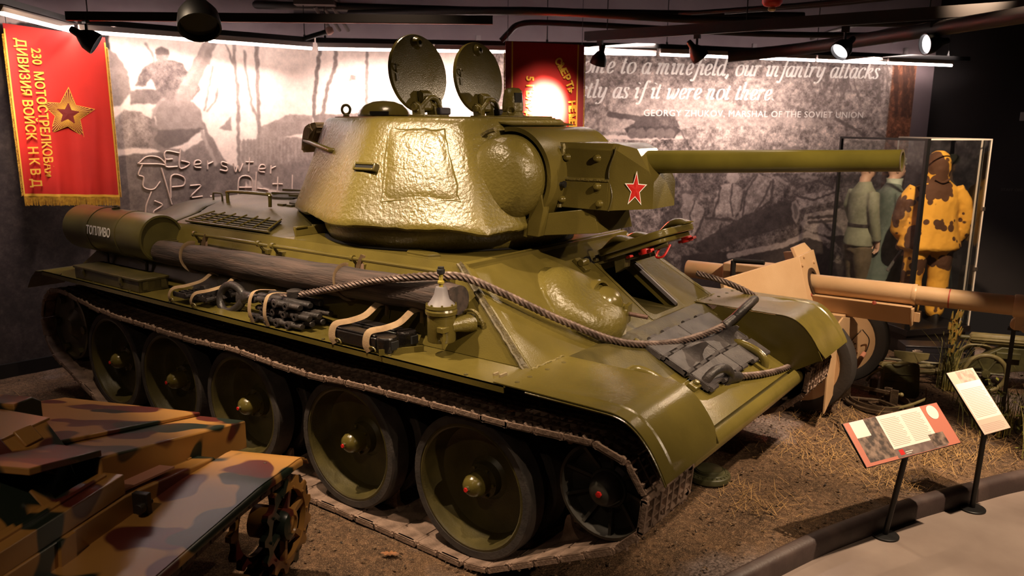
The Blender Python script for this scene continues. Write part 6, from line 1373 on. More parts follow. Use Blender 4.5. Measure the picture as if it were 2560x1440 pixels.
# ================================================================ glass showcase with three dressed mannequins
ca, sa = cos(RD(52)), sin(RD(52))
CF = M(((ca, -sa, 0, 2.94), (sa, ca, 0, 4.62), (0, 0, 1, 0), (0, 0, 0, 1)))     # local a along front, b into depth
CASE = empty('showcase', (2.94, 4.62, 0), RD(52), 'tall glass showcase on a black plinth with dressed mannequins inside', 'showcase')
BLK = mat('black_laminate', '171313', .35)
mb = MB(); mb.box(.02, .80, .02, 1.34, -.02, .23); mb.box(-.01, .83, -.01, 1.37, .20, .27); mb.build('plinth', BLK, CASE, bev=.004)
def glass():
    m = bpy.data.materials.new('case_glass'); m.use_nodes = True; nt = m.node_tree; N = nt.nodes; N.clear(); o = N.new('ShaderNodeOutputMaterial')
    t = N.new('ShaderNodeBsdfTransparent'); t.inputs[0].default_value = (.95, .96, .95, 1); g = N.new('ShaderNodeBsdfGlossy'); g.inputs['Roughness'].default_value = .02
    f = N.new('ShaderNodeFresnel'); f.inputs[0].default_value = 1.45; x = N.new('ShaderNodeMixShader'); k = N.new('ShaderNodeMath'); k.operation = 'MULTIPLY'; k.inputs[1].default_value = .22
    nt.links.new(f.outputs[0], k.inputs[0]); nt.links.new(k.outputs[0], x.inputs[0]); nt.links.new(t.outputs[0], x.inputs[1]); nt.links.new(g.outputs[0], x.inputs[2]); nt.links.new(x.outputs[0], o.inputs[0]); return m
GLS = glass(); ED = mat('glass_edge', 'c9bcb0', .3)
H = 2.27
for nm, (x0, x1, y0, y1) in (('glass_pane', (.02,.80,.0,.008)), ('glass_pane', (.0,.008,.03,1.34)), ('glass_pane', (.80,.808,.01,1.34)), ('glass_pane', (.02,.80,1.34,1.348))):
    mb = MB(); mb.box(x0, x1, y0, y1, .27, H); mb.build(nm, GLS, CASE, ang=0)
mb = MB(); mb.box(.0, .81, .0, 1.35, H, H+.01); mb.build('glass_pane', GLS, CASE, ang=0)
mb = MB(); mb.box(-.012, .028, -.012, .028, .27, H+.012); mb.box(-.012, .02, 1.33, 1.36, .27, H+.012); mb.box(-.010, .012, .0, 1.35, H-.012, H+.012); mb.build('black_frame', FIX, CASE)
mb = MB(); mb.box(.802, .812, -.004, .006, .27, H); mb.box(.02, .812, -.004, .004, H-.002, H+.012); mb.box(.806, .814, .0, 1.35, H-.002, H+.012); mb.box(.802, .812, 1.34, 1.352, .27, H); mb.build('glass_edge', ED, CASE)
mb = MB(); mb.box(.788, .80, .10, .112, .27, H); mb.build('glass_edge', ED, CASE)
for z in (.9, 1.55):
    mb = MB(); mb.box(.79, .825, -.008, .02, z-.02, z+.02); mb.build('case_hinge', mat('hinge_metal', '7a7068', .3, metal=.8), CASE)

def body_mesh(name, parts, m, parent, vox=.016, sm=4):
    """limb and torso lofts fused into one continuous skin"""
    mb = MB()
    for rings in parts: mb.loft(rings)
    o = mb.build(name, m, parent, ang=0)
    r = o.modifiers.new('fuse', 'REMESH'); r.mode = 'VOXEL'; r.voxel_size = vox; r.use_smooth_shade = True
    s_ = o.modifiers.new('soft', 'SMOOTH'); s_.iterations = sm; s_.factor = .5
    return o
def ell(c, rx, ry, yaw=0, n=20, ph=0, fold=0): return [(c[0]+rx*(1+fold*sin(5*t+ph))*cos(t)*cos(yaw)-ry*(1+fold*sin(7*t+ph))*sin(t)*sin(yaw), c[1]+rx*(1+fold*sin(5*t+ph))*cos(t)*sin(yaw)+ry*(1+fold*sin(7*t+ph))*sin(t)*cos(yaw), c[2]) for t in [2*pi*j/n for j in range(n)]]
def limb(pts, rs, n=14):
    P = [V(p) for p in pts]; out = []
    for i, p in enumerate(P):
        d = (P[min(i+1, len(P)-1)]-P[max(i-1, 0)]).normalized(); F_ = fr(p, (1, 0, 0) if abs(d.x) < .9 else (0, 1, 0), d); r = rs[i]
        rx, ry = r if isinstance(r, tuple) else (r, r); out.append([F_ @ V((rx*cos(2*pi*j/n), ry*sin(2*pi*j/n), 0)) for j in range(n)])
    return out
def hand(parent, F_, m, s=1):
    mb = MB().at(F_); mb.loft([[(rx*cos(t)*s, ry*sin(t), z) for t in [2*pi*j/10 for j in range(10)]] for z, rx, ry in ((.02, .026, .02), (-.02, .034, .018), (-.06, .040, .017), (-.085, .038, .014))])
    for i, (x, l) in enumerate(((-.028,.066), (-.010,.076), (.010,.072), (.027,.055))):
        mb.tube([(x*s, 0, -.08), (x*s*1.1, -.006, -.08-l*.45), (x*s*1.05, -.022, -.08-l*.8), (x*s, -.036, -.08-l*.95)], [.0095, .009, .008, .006], 7)
    mb.tube([(-.033*s, -.004, -.03), (-.056*s, -.014, -.055), (-.052*s, -.026, -.085), (-.042*s, -.034, -.10)], [.012, .011, .009, .007], 7)
    return mb.build('hand', m, parent, ang=60)
def camo_yellow():
    m = bpy.data.materials.new('leaf_camo_cloth'); m.use_nodes = True; nt = m.node_tree; N = nt.nodes; L = nt.links; p = N['Principled BSDF']; p.inputs['Roughness'].default_value = .85
    tc = N.new('ShaderNodeTexCoord'); mp = N.new('ShaderNodeMapping'); mp.inputs['Scale'].default_value = (1, 1, .95); L.new(tc.outputs['Object'], mp.inputs[0])
    nz = N.new('ShaderNodeTexNoise'); nz.inputs['Scale'].default_value = 3.6; nz.inputs['Detail'].default_value = 0; L.new(mp.outputs[0], nz.inputs[0])
    vo = N.new('ShaderNodeTexVoronoi'); vo.inputs['Scale'].default_value = 13; vo.inputs['Randomness'].default_value = .8; L.new(mp.outputs[0], vo.inputs[0])
    a = N.new('ShaderNodeMath'); a.operation = 'MULTIPLY_ADD'; a.inputs[1].default_value = -.28; L.new(vo.outputs['Distance'], a.inputs[0]); L.new(nz.outputs[0], a.inputs[2])
    r = N.new('ShaderNodeValToRGB'); r.color_ramp.elements[0].position = .415; r.color_ramp.elements[0].color = sl('d69a34'); r.color_ramp.elements[1].position = .43; r.color_ramp.elements[1].color = sl('4a2a14')
    L.new(a.outputs[0], r.inputs[0]); L.new(r.outputs[0], p.inputs['Base Color'])
    n2 = N.new('ShaderNodeTexNoise'); n2.inputs['Scale'].default_value = 9; b = N.new('ShaderNodeBump'); b.inputs['Strength'].default_value = .6; b.inputs['Distance'].default_value = .03; L.new(tc.outputs['Object'], n2.inputs[0]); L.new(n2.outputs[0], b.inputs['Height']); L.new(b.outputs[0], p.inputs['Normal']); return m
YC = camo_yellow(); SKINM = mat('mannequin_skin', 'b09078', .5); BOOT = mat('dark_boot', '1c1512', .5)
# front figure: seen from behind, hooded loose suit   (local y = facing direction)
ym = empty('mannequin', (2.98, 5.16, .27), RD(52-16), 'mannequin in hooded yellow and brown leaf-patterned camouflage suit seen from behind', 'mannequin', 'mannequins in the showcase')
T = [ell((0,0,.76), .28, .17, fold=.03), ell((0,0,.80), .33, .19, ph=1, fold=.04), ell((0,0,.95), .275, .17, ph=2, fold=.02), ell((0,.0,1.10), .25, .155, ph=1, fold=.02), ell((0,0,1.28), .25, .15), ell((0,0,1.40), .235, .125), ell((0,.01,1.47), .15, .10), ell((0,.01,1.53), .085, .085)]
HD = [ell((0,0,1.44), .13, .11), ell((0,.0,1.52), .115, .115), ell((0,.0,1.60), .118, .13), ell((0,.0,1.68), .112, .13), ell((0,.0,1.75), .085, .10), ell((0,0,1.785), .035, .045)]
armR = limb([(.20,0,1.40), (.29,-.01,1.26), (.335,.0,1.10), (.34,.035,.96), (.30,.09,.80)], [.085, .088, .08, .082, .05]); armL = limb([(-.20,0,1.40), (-.29,.01,1.26), (-.32,.04,1.10), (-.30,.10,.96), (-.22,.17,.86)], [.085, .088, .08, .08, .05])
legR = limb([(.10,0,.88), (.125,.0,.65), (.135,.01,.45), (.135,.01,.28), (.125,.0,.10), (.12,.0,.05)], [.125, .118, .105, .11, .09, .06]); legL = limb([(-.10,0,.88), (-.125,.02,.65), (-.135,.04,.45), (-.135,.03,.28), (-.125,.02,.10), (-.12,.02,.05)], [.125, .118, .105, .112, .09, .06])
body_mesh('camouflage_suit', [T, HD, armR, armL, legR, legL], YC, ym)
mb = MB(); mb.tube(smooth_pts([(.07,-.105,1.50), (.0,-.118,1.47), (-.07,-.105,1.50)], 5), .012, 6); mb.build('hood_seam', YC, ym)
for x, y in ((.12,.03), (-.12,.05)):
    mb = MB(); mb.loft([ell((x, y, 0), .05, .13), ell((x, y, .03), .05, .13), ell((x, y-.03, .08), .05, .09), ell((x, y-.04, .14), .05, .055)]); mb.build('boot', BOOT, ym, ang=60)
ym.scale = (1.05, 1.05, 1.055)
hand(ym, M.Translation((.285,.10,.80)) @ M.Rotation(RD(15), 4, 'X'), SKINM); hand(ym, M.Translation((-.20,.19,.86)) @ M.Rotation(RD(35), 4, 'X'), SKINM, -1)
mb = MB(); mb.tube([(-.12,.24,.80), (.02,.26,.98), (.20,.26,1.20)], .011, 8); mb.tube([(-.32,.2,.50), (-.12,.24,.80)], .018, 8); mb.build('rifle', mat('gun_grey', '5c5652', .4, metal=.5), ym)
# figure in long grey-green coat and figure in tunic, both facing right
GCOAT = mat('greygreen_coat', '566057', .85, '4a544c', 5, .3, 30); TUN = mat('field_tunic', '7a7a66', .85, '6a6a58', 5, .3, 30); TRS = mat('brown_trousers', '5a4c38', .85, '4c402e', 5, .3, 30)
cm = empty('mannequin', (2.45, 5.62, .27), RD(52-90-10), 'mannequin in long grey-green overcoat standing behind the camouflage suit', 'mannequin', 'mannequins in the showcase')
T = [ell((0,-.03,.22), .25, .27, fold=.05), ell((0,-.02,.5), .235, .235, ph=1, fold=.04), ell((0,0,.85), .205, .175, ph=2, fold=.02), ell((0,0,1.0), .185, .145), ell((0,.0,1.2), .205, .145), ell((0,0,1.36), .21, .125), ell((0,.0,1.44), .13, .09), ell((0,.01,1.50), .07, .075)]
body_mesh('overcoat', [T, limb([(.20,0,1.38), (.255,-.01,1.2), (.265,.02,1.02), (.25,.08,.82)], [.07, .07, .062, .06]), limb([(-.20,0,1.38), (-.255,-.01,1.2), (-.265,.02,1.02), (-.25,.08,.82)], [.07, .07, .062, .06])], GCOAT, cm)
mb = MB(); mb.loft([ell((0,.01,1.45), .095, .09), ell((0,.02,1.50), .085, .085), ell((0,.02,1.54), .09, .095)], cap=False); mb.build('collar', mat('pale_collar', 'a8b0a0', .8), cm)
SKM = mat('mannequin_face', 'b08a74', .5)
def head(par, z0, cap_m, helm=False):
    mb = MB(); mb.loft([ell((0,.0,z0), .055, .06), ell((0,.01,z0+.06), .06, .07), ell((0,.035,z0+.085), .058, .078), ell((0,.035,z0+.12), .07, .092), ell((0,.03,z0+.16), .075, .098), ell((0,.02,z0+.21), .077, .1), ell((0,.01,z0+.25), .066, .085), ell((0,0,z0+.275), .03, .04)])
    mb.loft([[(x*.012, .118+y_, z0+zz+.0) for x in (-1, 0, 1)]+[(x*.012, .105, z0+zz) for x in (1, 0, -1)] for zz, y_ in ((.125, .012), (.14, .022), (.155, .012), (.185, .0))])
    for q in (-1, 1): mb.ball((q*.078, .005, z0+.155), .012, .022, .032, 8, 6)
    h_ = mb.build('head', SKM, par, ang=60)
    for q in (-1, 1):
        e = MB(); e.ball((q*.03, .118, z0+.178), .011, .006, .007, 10, 6); e.build('eye', DARK, h_)
    e = MB(); e.box(-.022, .022, .108, .122, z0+.098, z0+.105); e.build('mouth', mat('mouth_red', '7a4238'), h_)
    mb = MB(); mb.loft([ell((0,.01,z0+.215), .085, .108), ell((0,.01,z0+.24), .098, .125), ell((0,.0,z0+.29), .10, .13), ell((0,-.005,z0+.32), .07, .09), ell((0,0,z0+.33), .02, .03)]); mb.loft([ell((0,.09,z0+.222), .07, .07), ell((0,.09,z0+.23), .07, .07)]); mb.build('cap', cap_m, h_, ang=60)
head(cm, 1.48, mat('grey_cap', '9a9690', .6, '3a3836', 20))
for x in (.09, -.09):
    mb = MB(); mb.loft([ell((x, .04, 0), .05, .13), ell((x, .03, .05), .05, .12), ell((x, -.02, .1), .055, .065), ell((x, -.03, .3), .06, .065)]); mb.build('boot', BOOT, cm, ang=60)
hand(cm, M.Translation((.25,.09,.82)), SKM); hand(cm, M.Translation((-.25,.09,.82)), SKM, -1)
tm = empty('mannequin', (2.17, 5.50, .27), RD(52-90-5), 'mannequin in belted tunic and brown trousers farthest left inside the showcase', 'mannequin', 'mannequins in the showcase')
T = [ell((0,0,.74), .21, .165, fold=.02), ell((0,0,.85), .20, .155), ell((0,0,.98), .165, .125), ell((0,.0,1.2), .195, .14), ell((0,0,1.36), .205, .12), ell((0,.0,1.44), .12, .085), ell((0,.01,1.50), .065, .07)]
body_mesh('tunic', [T, limb([(.19,0,1.38), (.245,-.02,1.2), (.255,.01,1.02), (.24,.07,.82)], [.068, .066, .058, .05]), limb([(-.19,0,1.38), (-.245,-.02,1.2), (-.25,.04,1.04), (-.18,.20,.98)], [.068, .066, .058, .05])], TUN, tm)
body_mesh('trousers', [[ell((0,0,.80), .17, .13), ell((0,0,.66), .18, .14)], limb([(.09,0,.74), (.10,.0,.55), (.10,.02,.38), (.095,.0,.24)], [.115, .105, .085, .06]), limb([(-.09,0,.74), (-.10,.02,.55), (-.10,.03,.38), (-.095,.02,.24)], [.115, .105, .085, .06])], TRS, tm)
mb = MB(); mb.loft([ell((0,0,.965), .172, .132), ell((0,0,1.005), .172, .132)], cap=False); mb.build('belt', BOOT, tm, ang=0)
head(tm, 1.48, TUN)
for x in (.095, -.095):
    mb = MB(); mb.loft([ell((x, .05, 0), .05, .13), ell((x, .04, .05), .05, .12), ell((x, -.01, .1), .055, .065), ell((x, -.01, .28), .065, .068)]); mb.build('boot', BOOT, tm, ang=60)
hand(tm, M.Translation((.24,.08,.82)), SKM); hand(tm, M.Translation((-.17,.22,.98)) @ M.Rotation(RD(70), 4, 'X'), SKM, -1)
mb = MB(); mb.tube([(-.10,.20,1.0), (-.12,.32,1.02)], .016, 8); mb.tube([(-.1,.24,1.02), (-.1,.25,.80)], .012, 8); mb.build('pistol', BLACK, tm)
# ================================================================ reading panels on posts
PANEL = mat('panel_print', 'e8ddd4', .45); PANELP = mat('panel_pink', 'b8705e', .45); PHOTO = mat('panel_photo', '8a7466', .5, '3e3430', 26, lo=.35, hi=.6); BAND = mat('panel_grey', '7a6862', .5, '645450', 20); INK = mat('greeked_ink', 'b09c94', .6)
def sign(label, base, cen, yaw, tilt, w_, h_, layout):
    root = empty('reading_panel', (base[0], base[1], -.092), 0, label, 'sign', 'reading panels on posts')
    F_ = M.Translation(-V((base[0], base[1], -.092))) @ M.Translation(cen) @ M.Rotation(yaw, 4, 'Z') @ M.Rotation(tilt, 4, 'X')
    mb = MB(); mb.lathe([(.082, 0), (.082, .010), (.078, .014), (.0, .016)], 32); mb.build('base_plate', FIX, root)
    top = F_ @ V((0, -h_*.30, -.03)); mb = MB(); mb.tube([(0, 0, .01), top+V((0, 0, -.02))], .017, 14); mb.build('post', FIX, root)
    mb = MB().at(F_); mb.box(-.06, .06, -.06, .06, -.035, -.012); mb.build('bracket', FIX, root)
    mb = MB().at(F_); mb.box(-w_/2, w_/2, -h_/2, h_/2, -.012, .0); pl = mb.build('panel', FIX, root, bev=.002)
    for nm, m, x0, y0, x1, y1, z in layout:
        mb = MB().at(F_); 
        if nm == 'emblem': mb.lathe([(.055*w_, 0), (.055*w_, .0012), (0, .0012)], 24, M.Translation(((x0-.5)*w_, (y0-.5)*h_, .0008)))
        elif nm == 'text_lines':
            n = int((y1-y0)*h_/.0105)
            for i in range(n): y = (y0-.5)*h_+i*.0105; mb.box((x0-.5)*w_, (x1-.5)*w_-(.02 if i % 4 == 0 else .003*(i % 3)), y, y+.0035, .0008, z)
        else: mb.box((x0-.5)*w_, (x1-.5)*w_, (y0-.5)*h_, (y1-.5)*h_, .0, z)
        mb.build(nm, m, pl, ang=0)
    return root
sign('wide slanted reading panel with photo and text on a black post nearest the viewer', (3.63, .51), (3.669, .507, .596), 1.109, .807, .845, .279,
     [('print', PANELP, .005, .01, .995, .99, .0005), ('white_field', PANEL, .33, .22, .80, .985, .0008), ('photo', PHOTO, .06, .08, .33, .985, .0008), ('grey_band', BAND, .33, .02, .86, .22, .0008), ('photo_corner', PANEL, .06, .62, .20, .985, .0011),
      ('small_photo', PHOTO, .72, .06, .88, .34, .0011), ('text_lines', INK, .35, .28, .54, .95, .0011), ('text_lines', INK, .57, .28, .77, .95, .0011), ('red_square', RED, .365, .07, .41, .19, .0012), ('text_lines', PANEL, .42, .07, .50, .18, .0012), ('emblem', PANEL, .895, .80, 0, 0, 0)])
sign('narrow tall slanted reading panel on a black post at the right by the kerb', (4.014, 1.246), (3.969, 1.238, .665), 1.122, .825, .278, .441,
     [('print', mat('panel_pale_pink', 'd8b4a6', .45), .01, .005, .99, .995, .0005), ('white_field', PANEL, .06, .22, .97, .80, .0008), ('photo', mat('pale_photo', 'c0a89c', .5, 'a08a80', 30), .30, .80, .92, .98, .0008), ('text_lines', INK, .10, .26, .92, .72, .0011), ('text_lines', INK, .08, .04, .9, .18, .0011)])

# ================================================================ things lying on the display ground
OLIVE = mat('olive_gear', '4e4a2a', .5, '3c381f', 9, .2, 60); IRON = mat('brown_iron', '5a4a3a', .5, '443628', 14, .3, 80, metal=.4); PALEOL = mat('pale_olive', '7c7048', .5, '665c3a', 8, .15, 60)
mine = empty('landmine', (2.50, .42, .0), 0, 'round dark green anti-tank mine lying under the tank nose', 'mine')
mb = MB(); mb.lathe([(0, .0), (.135, .0), (.148, .012), (.15, .03), (.146, .045), (.135, .052), (.10, .058), (.098, .07), (.09, .075), (.088, .082), (.06, .088), (0, .09)], 44); mb.build('case', mat('mine_green', '45442e', .4, '36351f', 8), mine, ang=25)
for r, h in ((.115, .056), (.094, .074)):
    mb = MB(); mb.tube([(r*cos(t), r*sin(t), h) for t in [2*pi*i/40 for i in range(40)]], .004, 6, closed=True); mb.build('ring_rib', MATS['mine_green'], mine)
for k in range(26):
    a = 2*pi*k/26; mb = MB().at(M.Rotation(a, 4, 'Z')); mb.box(.122, .136, -.004, .004, .050, .057); mb.build('rim_tooth', MATS['mine_green'], mine)
cs = empty('ammunition_case', (3.19, 3.08, 0), RD(28), 'upright ribbed dark green metal case with a carrying strap', 'case')
mb = MB().at(M.Rotation(RD(-12), 4, 'X')); P = rrect(-.155, .155, .0, .30, .045, 4); mb.prism(P, -.06, .04, 'y'); mb.build('body', OLIVE, cs, bev=.008)
for z in (.07, .14, .21):
    mb = MB().at(M.Rotation(RD(-12), 4, 'X')); mb.tube([(-.14, -.062, z), (.14, -.062, z)], .006, 6); mb.build('rib', OLIVE, cs)
mb = MB().at(M.Rotation(RD(-12), 4, 'X')); mb.prism(rrect(-.165, .165, .255, .315, .03, 3), -.02, .055, 'y'); mb.build('lid', PALEOL, cs, bev=.006)
mb = MB(); mb.tube(smooth_pts([(-.10,.02,.30), (-.04,-.03,.335), (.05,-.0,.325), (.1,.03,.30)], 5), .009, 5, sq=.4); mb.tube(smooth_pts([(-.16,.03,.26), (-.24,.02,.20), (-.27,.06,.12)], 5), .012, 6, sq=.5); mb.build('strap', PALEOL, cs)
ring = empty('ring_mount', (3.09, 2.76, 0), 0, 'brown iron ring mount with three uprights lying on the dirt', 'ring mount')
mb = MB(); n = 40
def band(r0, r1, h0, h1, a0, a1, nn): return [[(r*cos(t), r*sin(t), h) for r, h in ((r0, h0), (r1, h0), (r1, h1), (r0, h1))] for t in [RD(a0+(a1-a0)*i/nn) for i in range(nn+1)]]
mb.loft(band(.245, .28, .01, .03, -170, 40, 36)); mb.loft(band(.235, .245, .01, .06, -175, 60, 36)); mb.build('ring_band', IRON, ring)
mb = MB(); mb.loft([[(.10*cos(t)+.02, -.02+.30*0+.10*sin(t), .02+.006*q) for q in (0, 1)]+[(.085*cos(t)+.02, -.02+.085*sin(t), .02+.006*q) for q in (1, 0)] for t in [2*pi*i/24 for i in range(24)]], loop=True); mb.build('inner_ring', IRON, ring)
for a in (200, 330, 80):
    mb = MB().at(M.Rotation(RD(a), 4, 'Z')); mb.box(.0, .26, -.014, .014, .03, .05); mb.build('cross_arm', IRON, ring, bev=.003)
for x, y in ((-.26,-.06), (-.10,.22), (.06,.04), (.12,.0)):
    mb = MB(); mb.box(x-.03, x+.03, y-.008, y+.008, .01, .16); mb.box(x-.03, x-.02, y-.03, y+.008, .01, .16); mb.build('upright', IRON, ring, bev=.002)
mb = MB(); mb.box(-.27, .10, -.02, .0, .115, .145); mb.build('top_bar', IRON, ring, bev=.003)
mb = MB(); mb.loft([[(.02+.34*t, -.20+.18*t*t+q*.03, .02+.10*t*t+h) for q, h in ((0, 0), (1, .01), (1, .02), (0, .01))] for t in [i/10 for i in range(11)]]); mb.build('bent_strip', PALEOL, ring)
mb = MB(); mb.cyl((.03, .03, .10), (.16, .02, .12), .014, n=8); mb.ball((.17, .02, .12), .02); mb.build('lever', PALEOL, ring)
tri = empty('gun_rest', (2.98, 3.95, 0), RD(15), 'long dark rifle-like rods with an upright pale green T-shaped plate on the dirt', 'gun rest')
for k, (y0, y1, z) in enumerate(((.0, .05, .05), (-.16, -.10, .03), (.12, .10, .07))):
    mb = MB(); mb.tube([(-.35, y0, z), (.25, (y0+y1)/2, z+.01), (.80, y1, z+.005)], .020-.003*k, 10); mb.build('rod', mat('greenish_rod', '6a6248', .5, '4e4834', 12), tri)
mb = MB(); mb.prism([(-.16,.24),(.16,.24),(.15,.18),(.06,.14),(.05,.03),(-.05,.03),(-.06,.14),(-.15,.18)], -.03, -.015, 'y'); tp = mb.build('t_plate', PALEOL, tri, bev=.004); tp.location = (.12, -.12, 0)
mg = empty('machine_gun', (3.62, 3.88, 0), RD(18), 'olive machine gun with ribbed water jacket on small wheels at the right edge', 'machine gun')
n = 48; mb = MB(); rr = [(.052+.003*(1 if (i % 4) < 2 else -1)) for i in range(n)]
mb.loft([[(x, rr[j]*k*cos(2*pi*j/n), .46+rr[j]*k*sin(2*pi*j/n)) for j in range(n)] for x, k in ((-.02, .55), (0, 1.0), (.72, 1.0), (.74, .6))]); mb.build('water_jacket', PALEOL, mg, ang=60)
mb = MB(); mb.cyl((-.10, 0, .46), (0, 0, .46), .022, n=12); mb.box(.74, 1.0, -.05, .05, .38, .54); mb.build('receiver', OLIVE, mg, bev=.006)
mb = MB(); mb.prism([(.0,.10),(.5,.20),(.5,.40),(.25,.40),(.1,.3),(-.25,.14)], -.05, .05, 'y'); mb.box(.2, .4, -.09, .09, .30, .36); mb.build('carriage', OLIVE, mg, bev=.006)
wv = MB(); wv.tube([(.17*cos(t), .17*sin(t), 0) for t in [2*pi*i/36 for i in range(36)]], .022, 8, closed=True); wm = wv.mesh('rim', PALEOL, 50)
for y in (-.22, .16):
    o = inst('wheel', wm, mg, fr((.10, y, .185), (1, 0, 0), (0, -1, 0)))
    for k in range(6):
        a = pi*k/3; mb = MB(); mb.tube([(0, 0, 0), (.17*cos(a), .17*sin(a), 0)], .011, 6); inst('spoke', mb.mesh('spoke', OLIVE, 30), o)
    mb = MB(); mb.lathe([(.035, -.03), (.035, .03), (0, .035)], 14); inst('hub', mb.mesh('hub', OLIVE, 30), o)
mb = MB(); mb.tube([(.1,-.1,.18), (-.4,-.12,.12), (-.75,-.15,.05)], .022, 8); mb.tube([(.1,.1,.18), (-.4,.06,.12), (-.75,.0,.05)], .022, 8); mb.build('trail_leg', PALEOL, mg)
trk = empty('trunk', (3.28, 4.38, 0), RD(30), 'black footlocker with metal latches in front of the showcase plinth', 'trunk')
mb = MB(); mb.box(-.33, .33, -.06, .16, .0, .14); mb.build('body', mat('trunk_black', '1e1c22', .4), trk, bev=.006)
mb = MB(); mb.box(-.335, .335, -.065, .165, .142, .215); mb.box(-.335, .335, -.07, -.063, .20, .215); mb.build('lid', MATS['trunk_black'], trk, bev=.006)
for x in (-.22, .20):
    mb = MB(); mb.box(x-.03, x+.03, -.074, -.06, .10, .175); mb.box(x-.05, x+.05, -.076, -.06, .15, .165); mb.build('latch', mat('latch_metal', '8a7a6c', .35, metal=.7), trk, bev=.003)
mb = MB(); mb.tube(smooth_pts([(-.22,-.075,.11), (-.225,-.095,.06), (-.215,-.085,.01)], 5), .014, 5, sq=.4); mb.build('strap', mat('leather_brown', '5a3426', .6), trk)

# plants and litter
def blades(n, cx, cy, sx, sy, h0, h1, w_, lean, seed, curve=.4):
    r = random.Random(seed); mb = MB()
    for i in range(n):
        x, y = cx+r.gauss(0, sx), cy+r.gauss(0, sy); h = r.uniform(h0, h1); a = r.uniform(0, 2*pi); l = r.uniform(0, lean)*h; b = a+pi/2; w2 = w_*r.uniform(.6, 1.2)
        P = [V((x+cos(a)*l*t*t*(1+curve*t), y+sin(a)*l*t*t*(1+curve*t), h*t*(1-.25*lean*t*t))) for t in (0, .35, .7, 1)]
        vs = []
        for q, t in zip(P, (0, .35, .7, 1)):
            k = w2*(1-t*.85); vs += [q+V((cos(b)*k, sin(b)*k, 0)), q-V((cos(b)*k, sin(b)*k, 0))]
        mb.add(vs, [(2*j, 2*j+1, 2*j+3, 2*j+2) for j in range(3)])
    return mb
REED = mat('reed_green', '5a5c34', .7, '8a7a34', 4, lo=.35, hi=.65); DRY = mat('dry_straw', 'a88450', .8, '7a5c34', 6, lo=.35, hi=.65); LEAFG = mat('leaf_yellow_green', '80802a', .6, '4e5226', 8)
rd = empty('reed_clump', (3.50, 3.62, 0), 0, 'tall narrow clump of reeds standing between the trunk and the gun rest', 'reeds')
mb = blades(120, 0, 0, .035, .035, .25, .60, .006, .35, 4); mb.build('blades', REED, rd, ang=0, fix=False)
mb = MB(); r_ = random.Random(3)
for i in range(60):
    x, y = r_.gauss(0, .022), r_.gauss(0, .022); z = r_.uniform(.30, .70); mb.tube([(x, y, z), (x*1.3+.01, y*1.3, z+.07)], [.011, .004], 5)
mb.build('seed_heads', mat('seed_gold', '94702a', .8, '6a6a30', 20), rd)
def shrub(label, x, y, n, h, seed):
    root = empty('shrub', (x, y, 0), 0, label, 'plant', 'artificial plants by the kerb')
    blades(n, 0, 0, .09, .09, h*.5, h, .005, .5, seed).build('blades', REED, root, ang=0, fix=False)
    r = random.Random(seed); mb = MB()
    for i in range(int(n*.8)):
        a = r.uniform(0, 2*pi); rr_ = abs(r.gauss(0, .13)); z = r.uniform(.06, h*.85); c_ = V((rr_*cos(a), rr_*sin(a), z)); d = V((r.uniform(-1, 1), r.uniform(-1, 1), r.uniform(-.3, .8))).normalized(); s_ = d.cross(V((0, 0, 1))).normalized(); l = r.uniform(.03, .055)
        mb.add([c_, c_+d*l*.5+s_*l*.28, c_+d*l, c_+d*l*.5-s_*l*.28], [(0, 1, 2, 3)])
    f = mb.build('foliage', LEAFG, root, ang=0, fix=False)
    mb = MB()
    for i in range(7):
        a = r.uniform(0, 2*pi); mb.tube([(0, 0, 0), (.05*cos(a), .05*sin(a), h*.4), (.13*cos(a), .13*sin(a), h*.8)], [.006, .004, .002], 5)
    mb.build('stems', mat('stem_brown', '4c3c28', .8), root); return root
shrub('yellow-green shrub right behind the narrow reading panel', 3.98, 2.65, 110, .42, 1)
shrub('taller grassy shrub at the right edge under the ribbed jacket', 4.25, 2.85, 130, .55, 2)
shrub('grassy shrub with dark blades at the right edge nearest the kerb', 4.38, 2.35, 130, .50, 3)
shrub('small dark grassy shrub beneath the wheels of the machine gun', 3.78, 3.15, 80, .32, 4)
def tuft_field():
    mb = MB(); r = random.Random(77)
    def kerb_x(y):
        for a, b in zip(KP, KP[1:]):
            if a.y <= y <= b.y: return a.x+(b.x-a.x)*(y-a.y)/(b.y-a.y)
        return 9
    for (cx, cy, s_, n) in ((3.0, 1.35, .22, 380), (3.35, 2.05, .25, 420), (3.9, 2.2, .18, 420), (2.75, 2.2, .2, 200), (3.5, 1.2, .15, 300), (2.9, .3, .14, 160), (2.45, -1.95, .05, 110), (2.05, -2.5, .1, 60), (3.7, 1.75, .15, 260), (-3.4, -2.2, .3, 120)):
        for i in range(n):
            x, y = cx+r.gauss(0, s_), cy+r.gauss(0, s_)
            if x > kerb_x(y)-.09: continue
            a = r.uniform(0, 2*pi); l = r.uniform(.04, .12); e = r.uniform(.0, .6); b = a+pi/2; w_ = .0018
            p, q = V((x, y, .0)), V((x+cos(a)*l, y+sin(a)*l, l*e+.012)); t = V((cos(b)*w_, sin(b)*w_, 0)); mb.add([p+t, p-t, q-t*.4, q+t*.4], [(0, 1, 2, 3)])
    return mb
tag(tuft_field().build('dry_grass', DRY, ang=0, fix=False), 'dry straw strewn over the display ground', 'straw', kind='stuff')
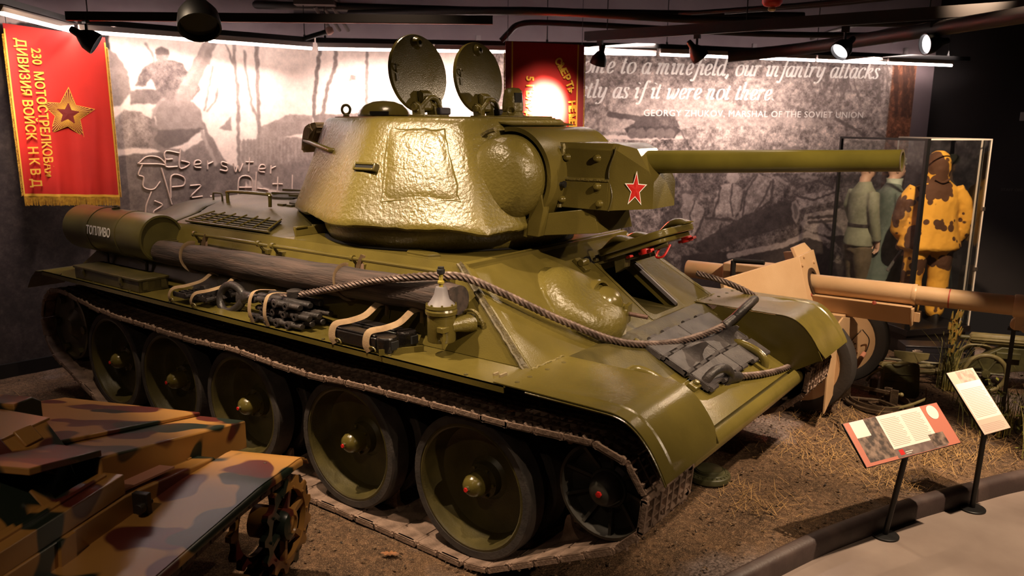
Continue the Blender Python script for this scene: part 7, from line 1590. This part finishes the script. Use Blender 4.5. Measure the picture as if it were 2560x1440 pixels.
def litter():
    mb = MB(); r = random.Random(31)
    i = 0
    while i < 9000:
        y = r.uniform(-4.6, 4.6); x = r.uniform(-3.7, 4.0)
        kx = 9
        for a, b in zip(KP, KP[1:]):
            if a.y <= y <= b.y: kx = a.x+(b.x-a.x)*(y-a.y)/(b.y-a.y)
        if x > kx-.07: i += 1; continue
        if x < 1.0 and r.random() < .7: i += 1; continue
        i += 1
        s_ = r.uniform(.003, .010); a = r.uniform(0, pi); p = V((x, y, .002)); u = V((cos(a), sin(a), r.uniform(-.3, .3)))*s_*r.uniform(1, 2.5); v = V((-sin(a), cos(a), r.uniform(-.2, .4)))*s_; w_ = V((0, 0, s_*.9))
        mb.add([p-u, p+v, p+u, p-v, p+w_], [(0, 1, 4), (1, 2, 4), (2, 3, 4), (3, 0, 4)])
    return mb
tag(litter().build('gravel', mat('litter_chips', '6e563f', .9, '241c16', 31, lo=.42, hi=.58), ang=0, fix=False), 'bark chips and grit scattered over the display ground', 'grit', kind='stuff')
def oak_leaf(label, x, y, s_, rz, z=.006):
    P = []
    for i in range(17):
        t = i/16; P.append((t*2-1, .38*sin(pi*t)**.7*(1+.38*sin(t*26))))
    out = P+[(a, -b) for a, b in reversed(P[1:-1])]; mb = MB(); n = len(out)
    mb.add([(0, 0, .12*s_)]+[(a*s_, b*s_, s_*(.25*abs(b)+.12*a*a+.05*sin(a*7))) for a, b in out], [(0, 1+i, 1+(i+1) % n) for i in range(n)])
    o = mb.build('oak_leaf', mat('leaf_brown', '8a5a34', .7, '6a4426', 20), ang=0, fix=False); o.location = (x, y, z); o.rotation_euler = (0, 0, rz); tag(o, label, 'leaf', 'fallen leaves'); return o
oak_leaf('dry oak leaf on the ground beside the track between the two front road wheels', 1.46, -1.63, .055, .6)
oak_leaf('curled brown leaf on the dirt at the bottom edge below the idler wheel', 2.35, -1.72, .06, 1.9)
oak_leaf('pale leaf scrap lying on the upper track run under the front fender', 2.10, -1.36, .035, 1.2, .925)
oak_leaf('crumpled brown leaf caught in the rim of the front road wheel', 1.82, -1.36, .045, .2, .098)
tw = MB(); tw.tube(smooth_pts([(0,0,.012), (.12,.02,.02), (.25,-.02,.014), (.42,.01,.016)], 5), [.006]*15+[.003], 6); o = tw.build('twig', mat('stem_brown', '4c3c28')); o.location = (2.86, 2.12, 0); o.rotation_euler = (0, 0, -.9); tag(o, 'thin dark twig on the dirt left of the wide reading panel', 'twig')
tw = MB(); tw.tube([(0, 0, 0), (.004, .01, .09), (.0, .005, .17)], [.008, .006, .003], 6); o = tw.build('twig', mat('stem_brown', '4c3c28')); o.location = (3.42, 2.95, 0); tag(o, 'short upright stick behind the wide reading panel', 'twig')
mb = MB(); mb.add([(2.55,-.35,.0), (3.05,-.55,.0), (3.12,-.35,.0), (3.25,.02,.0), (2.95,.12,.0)], [(0, 1, 2, 3, 4)])
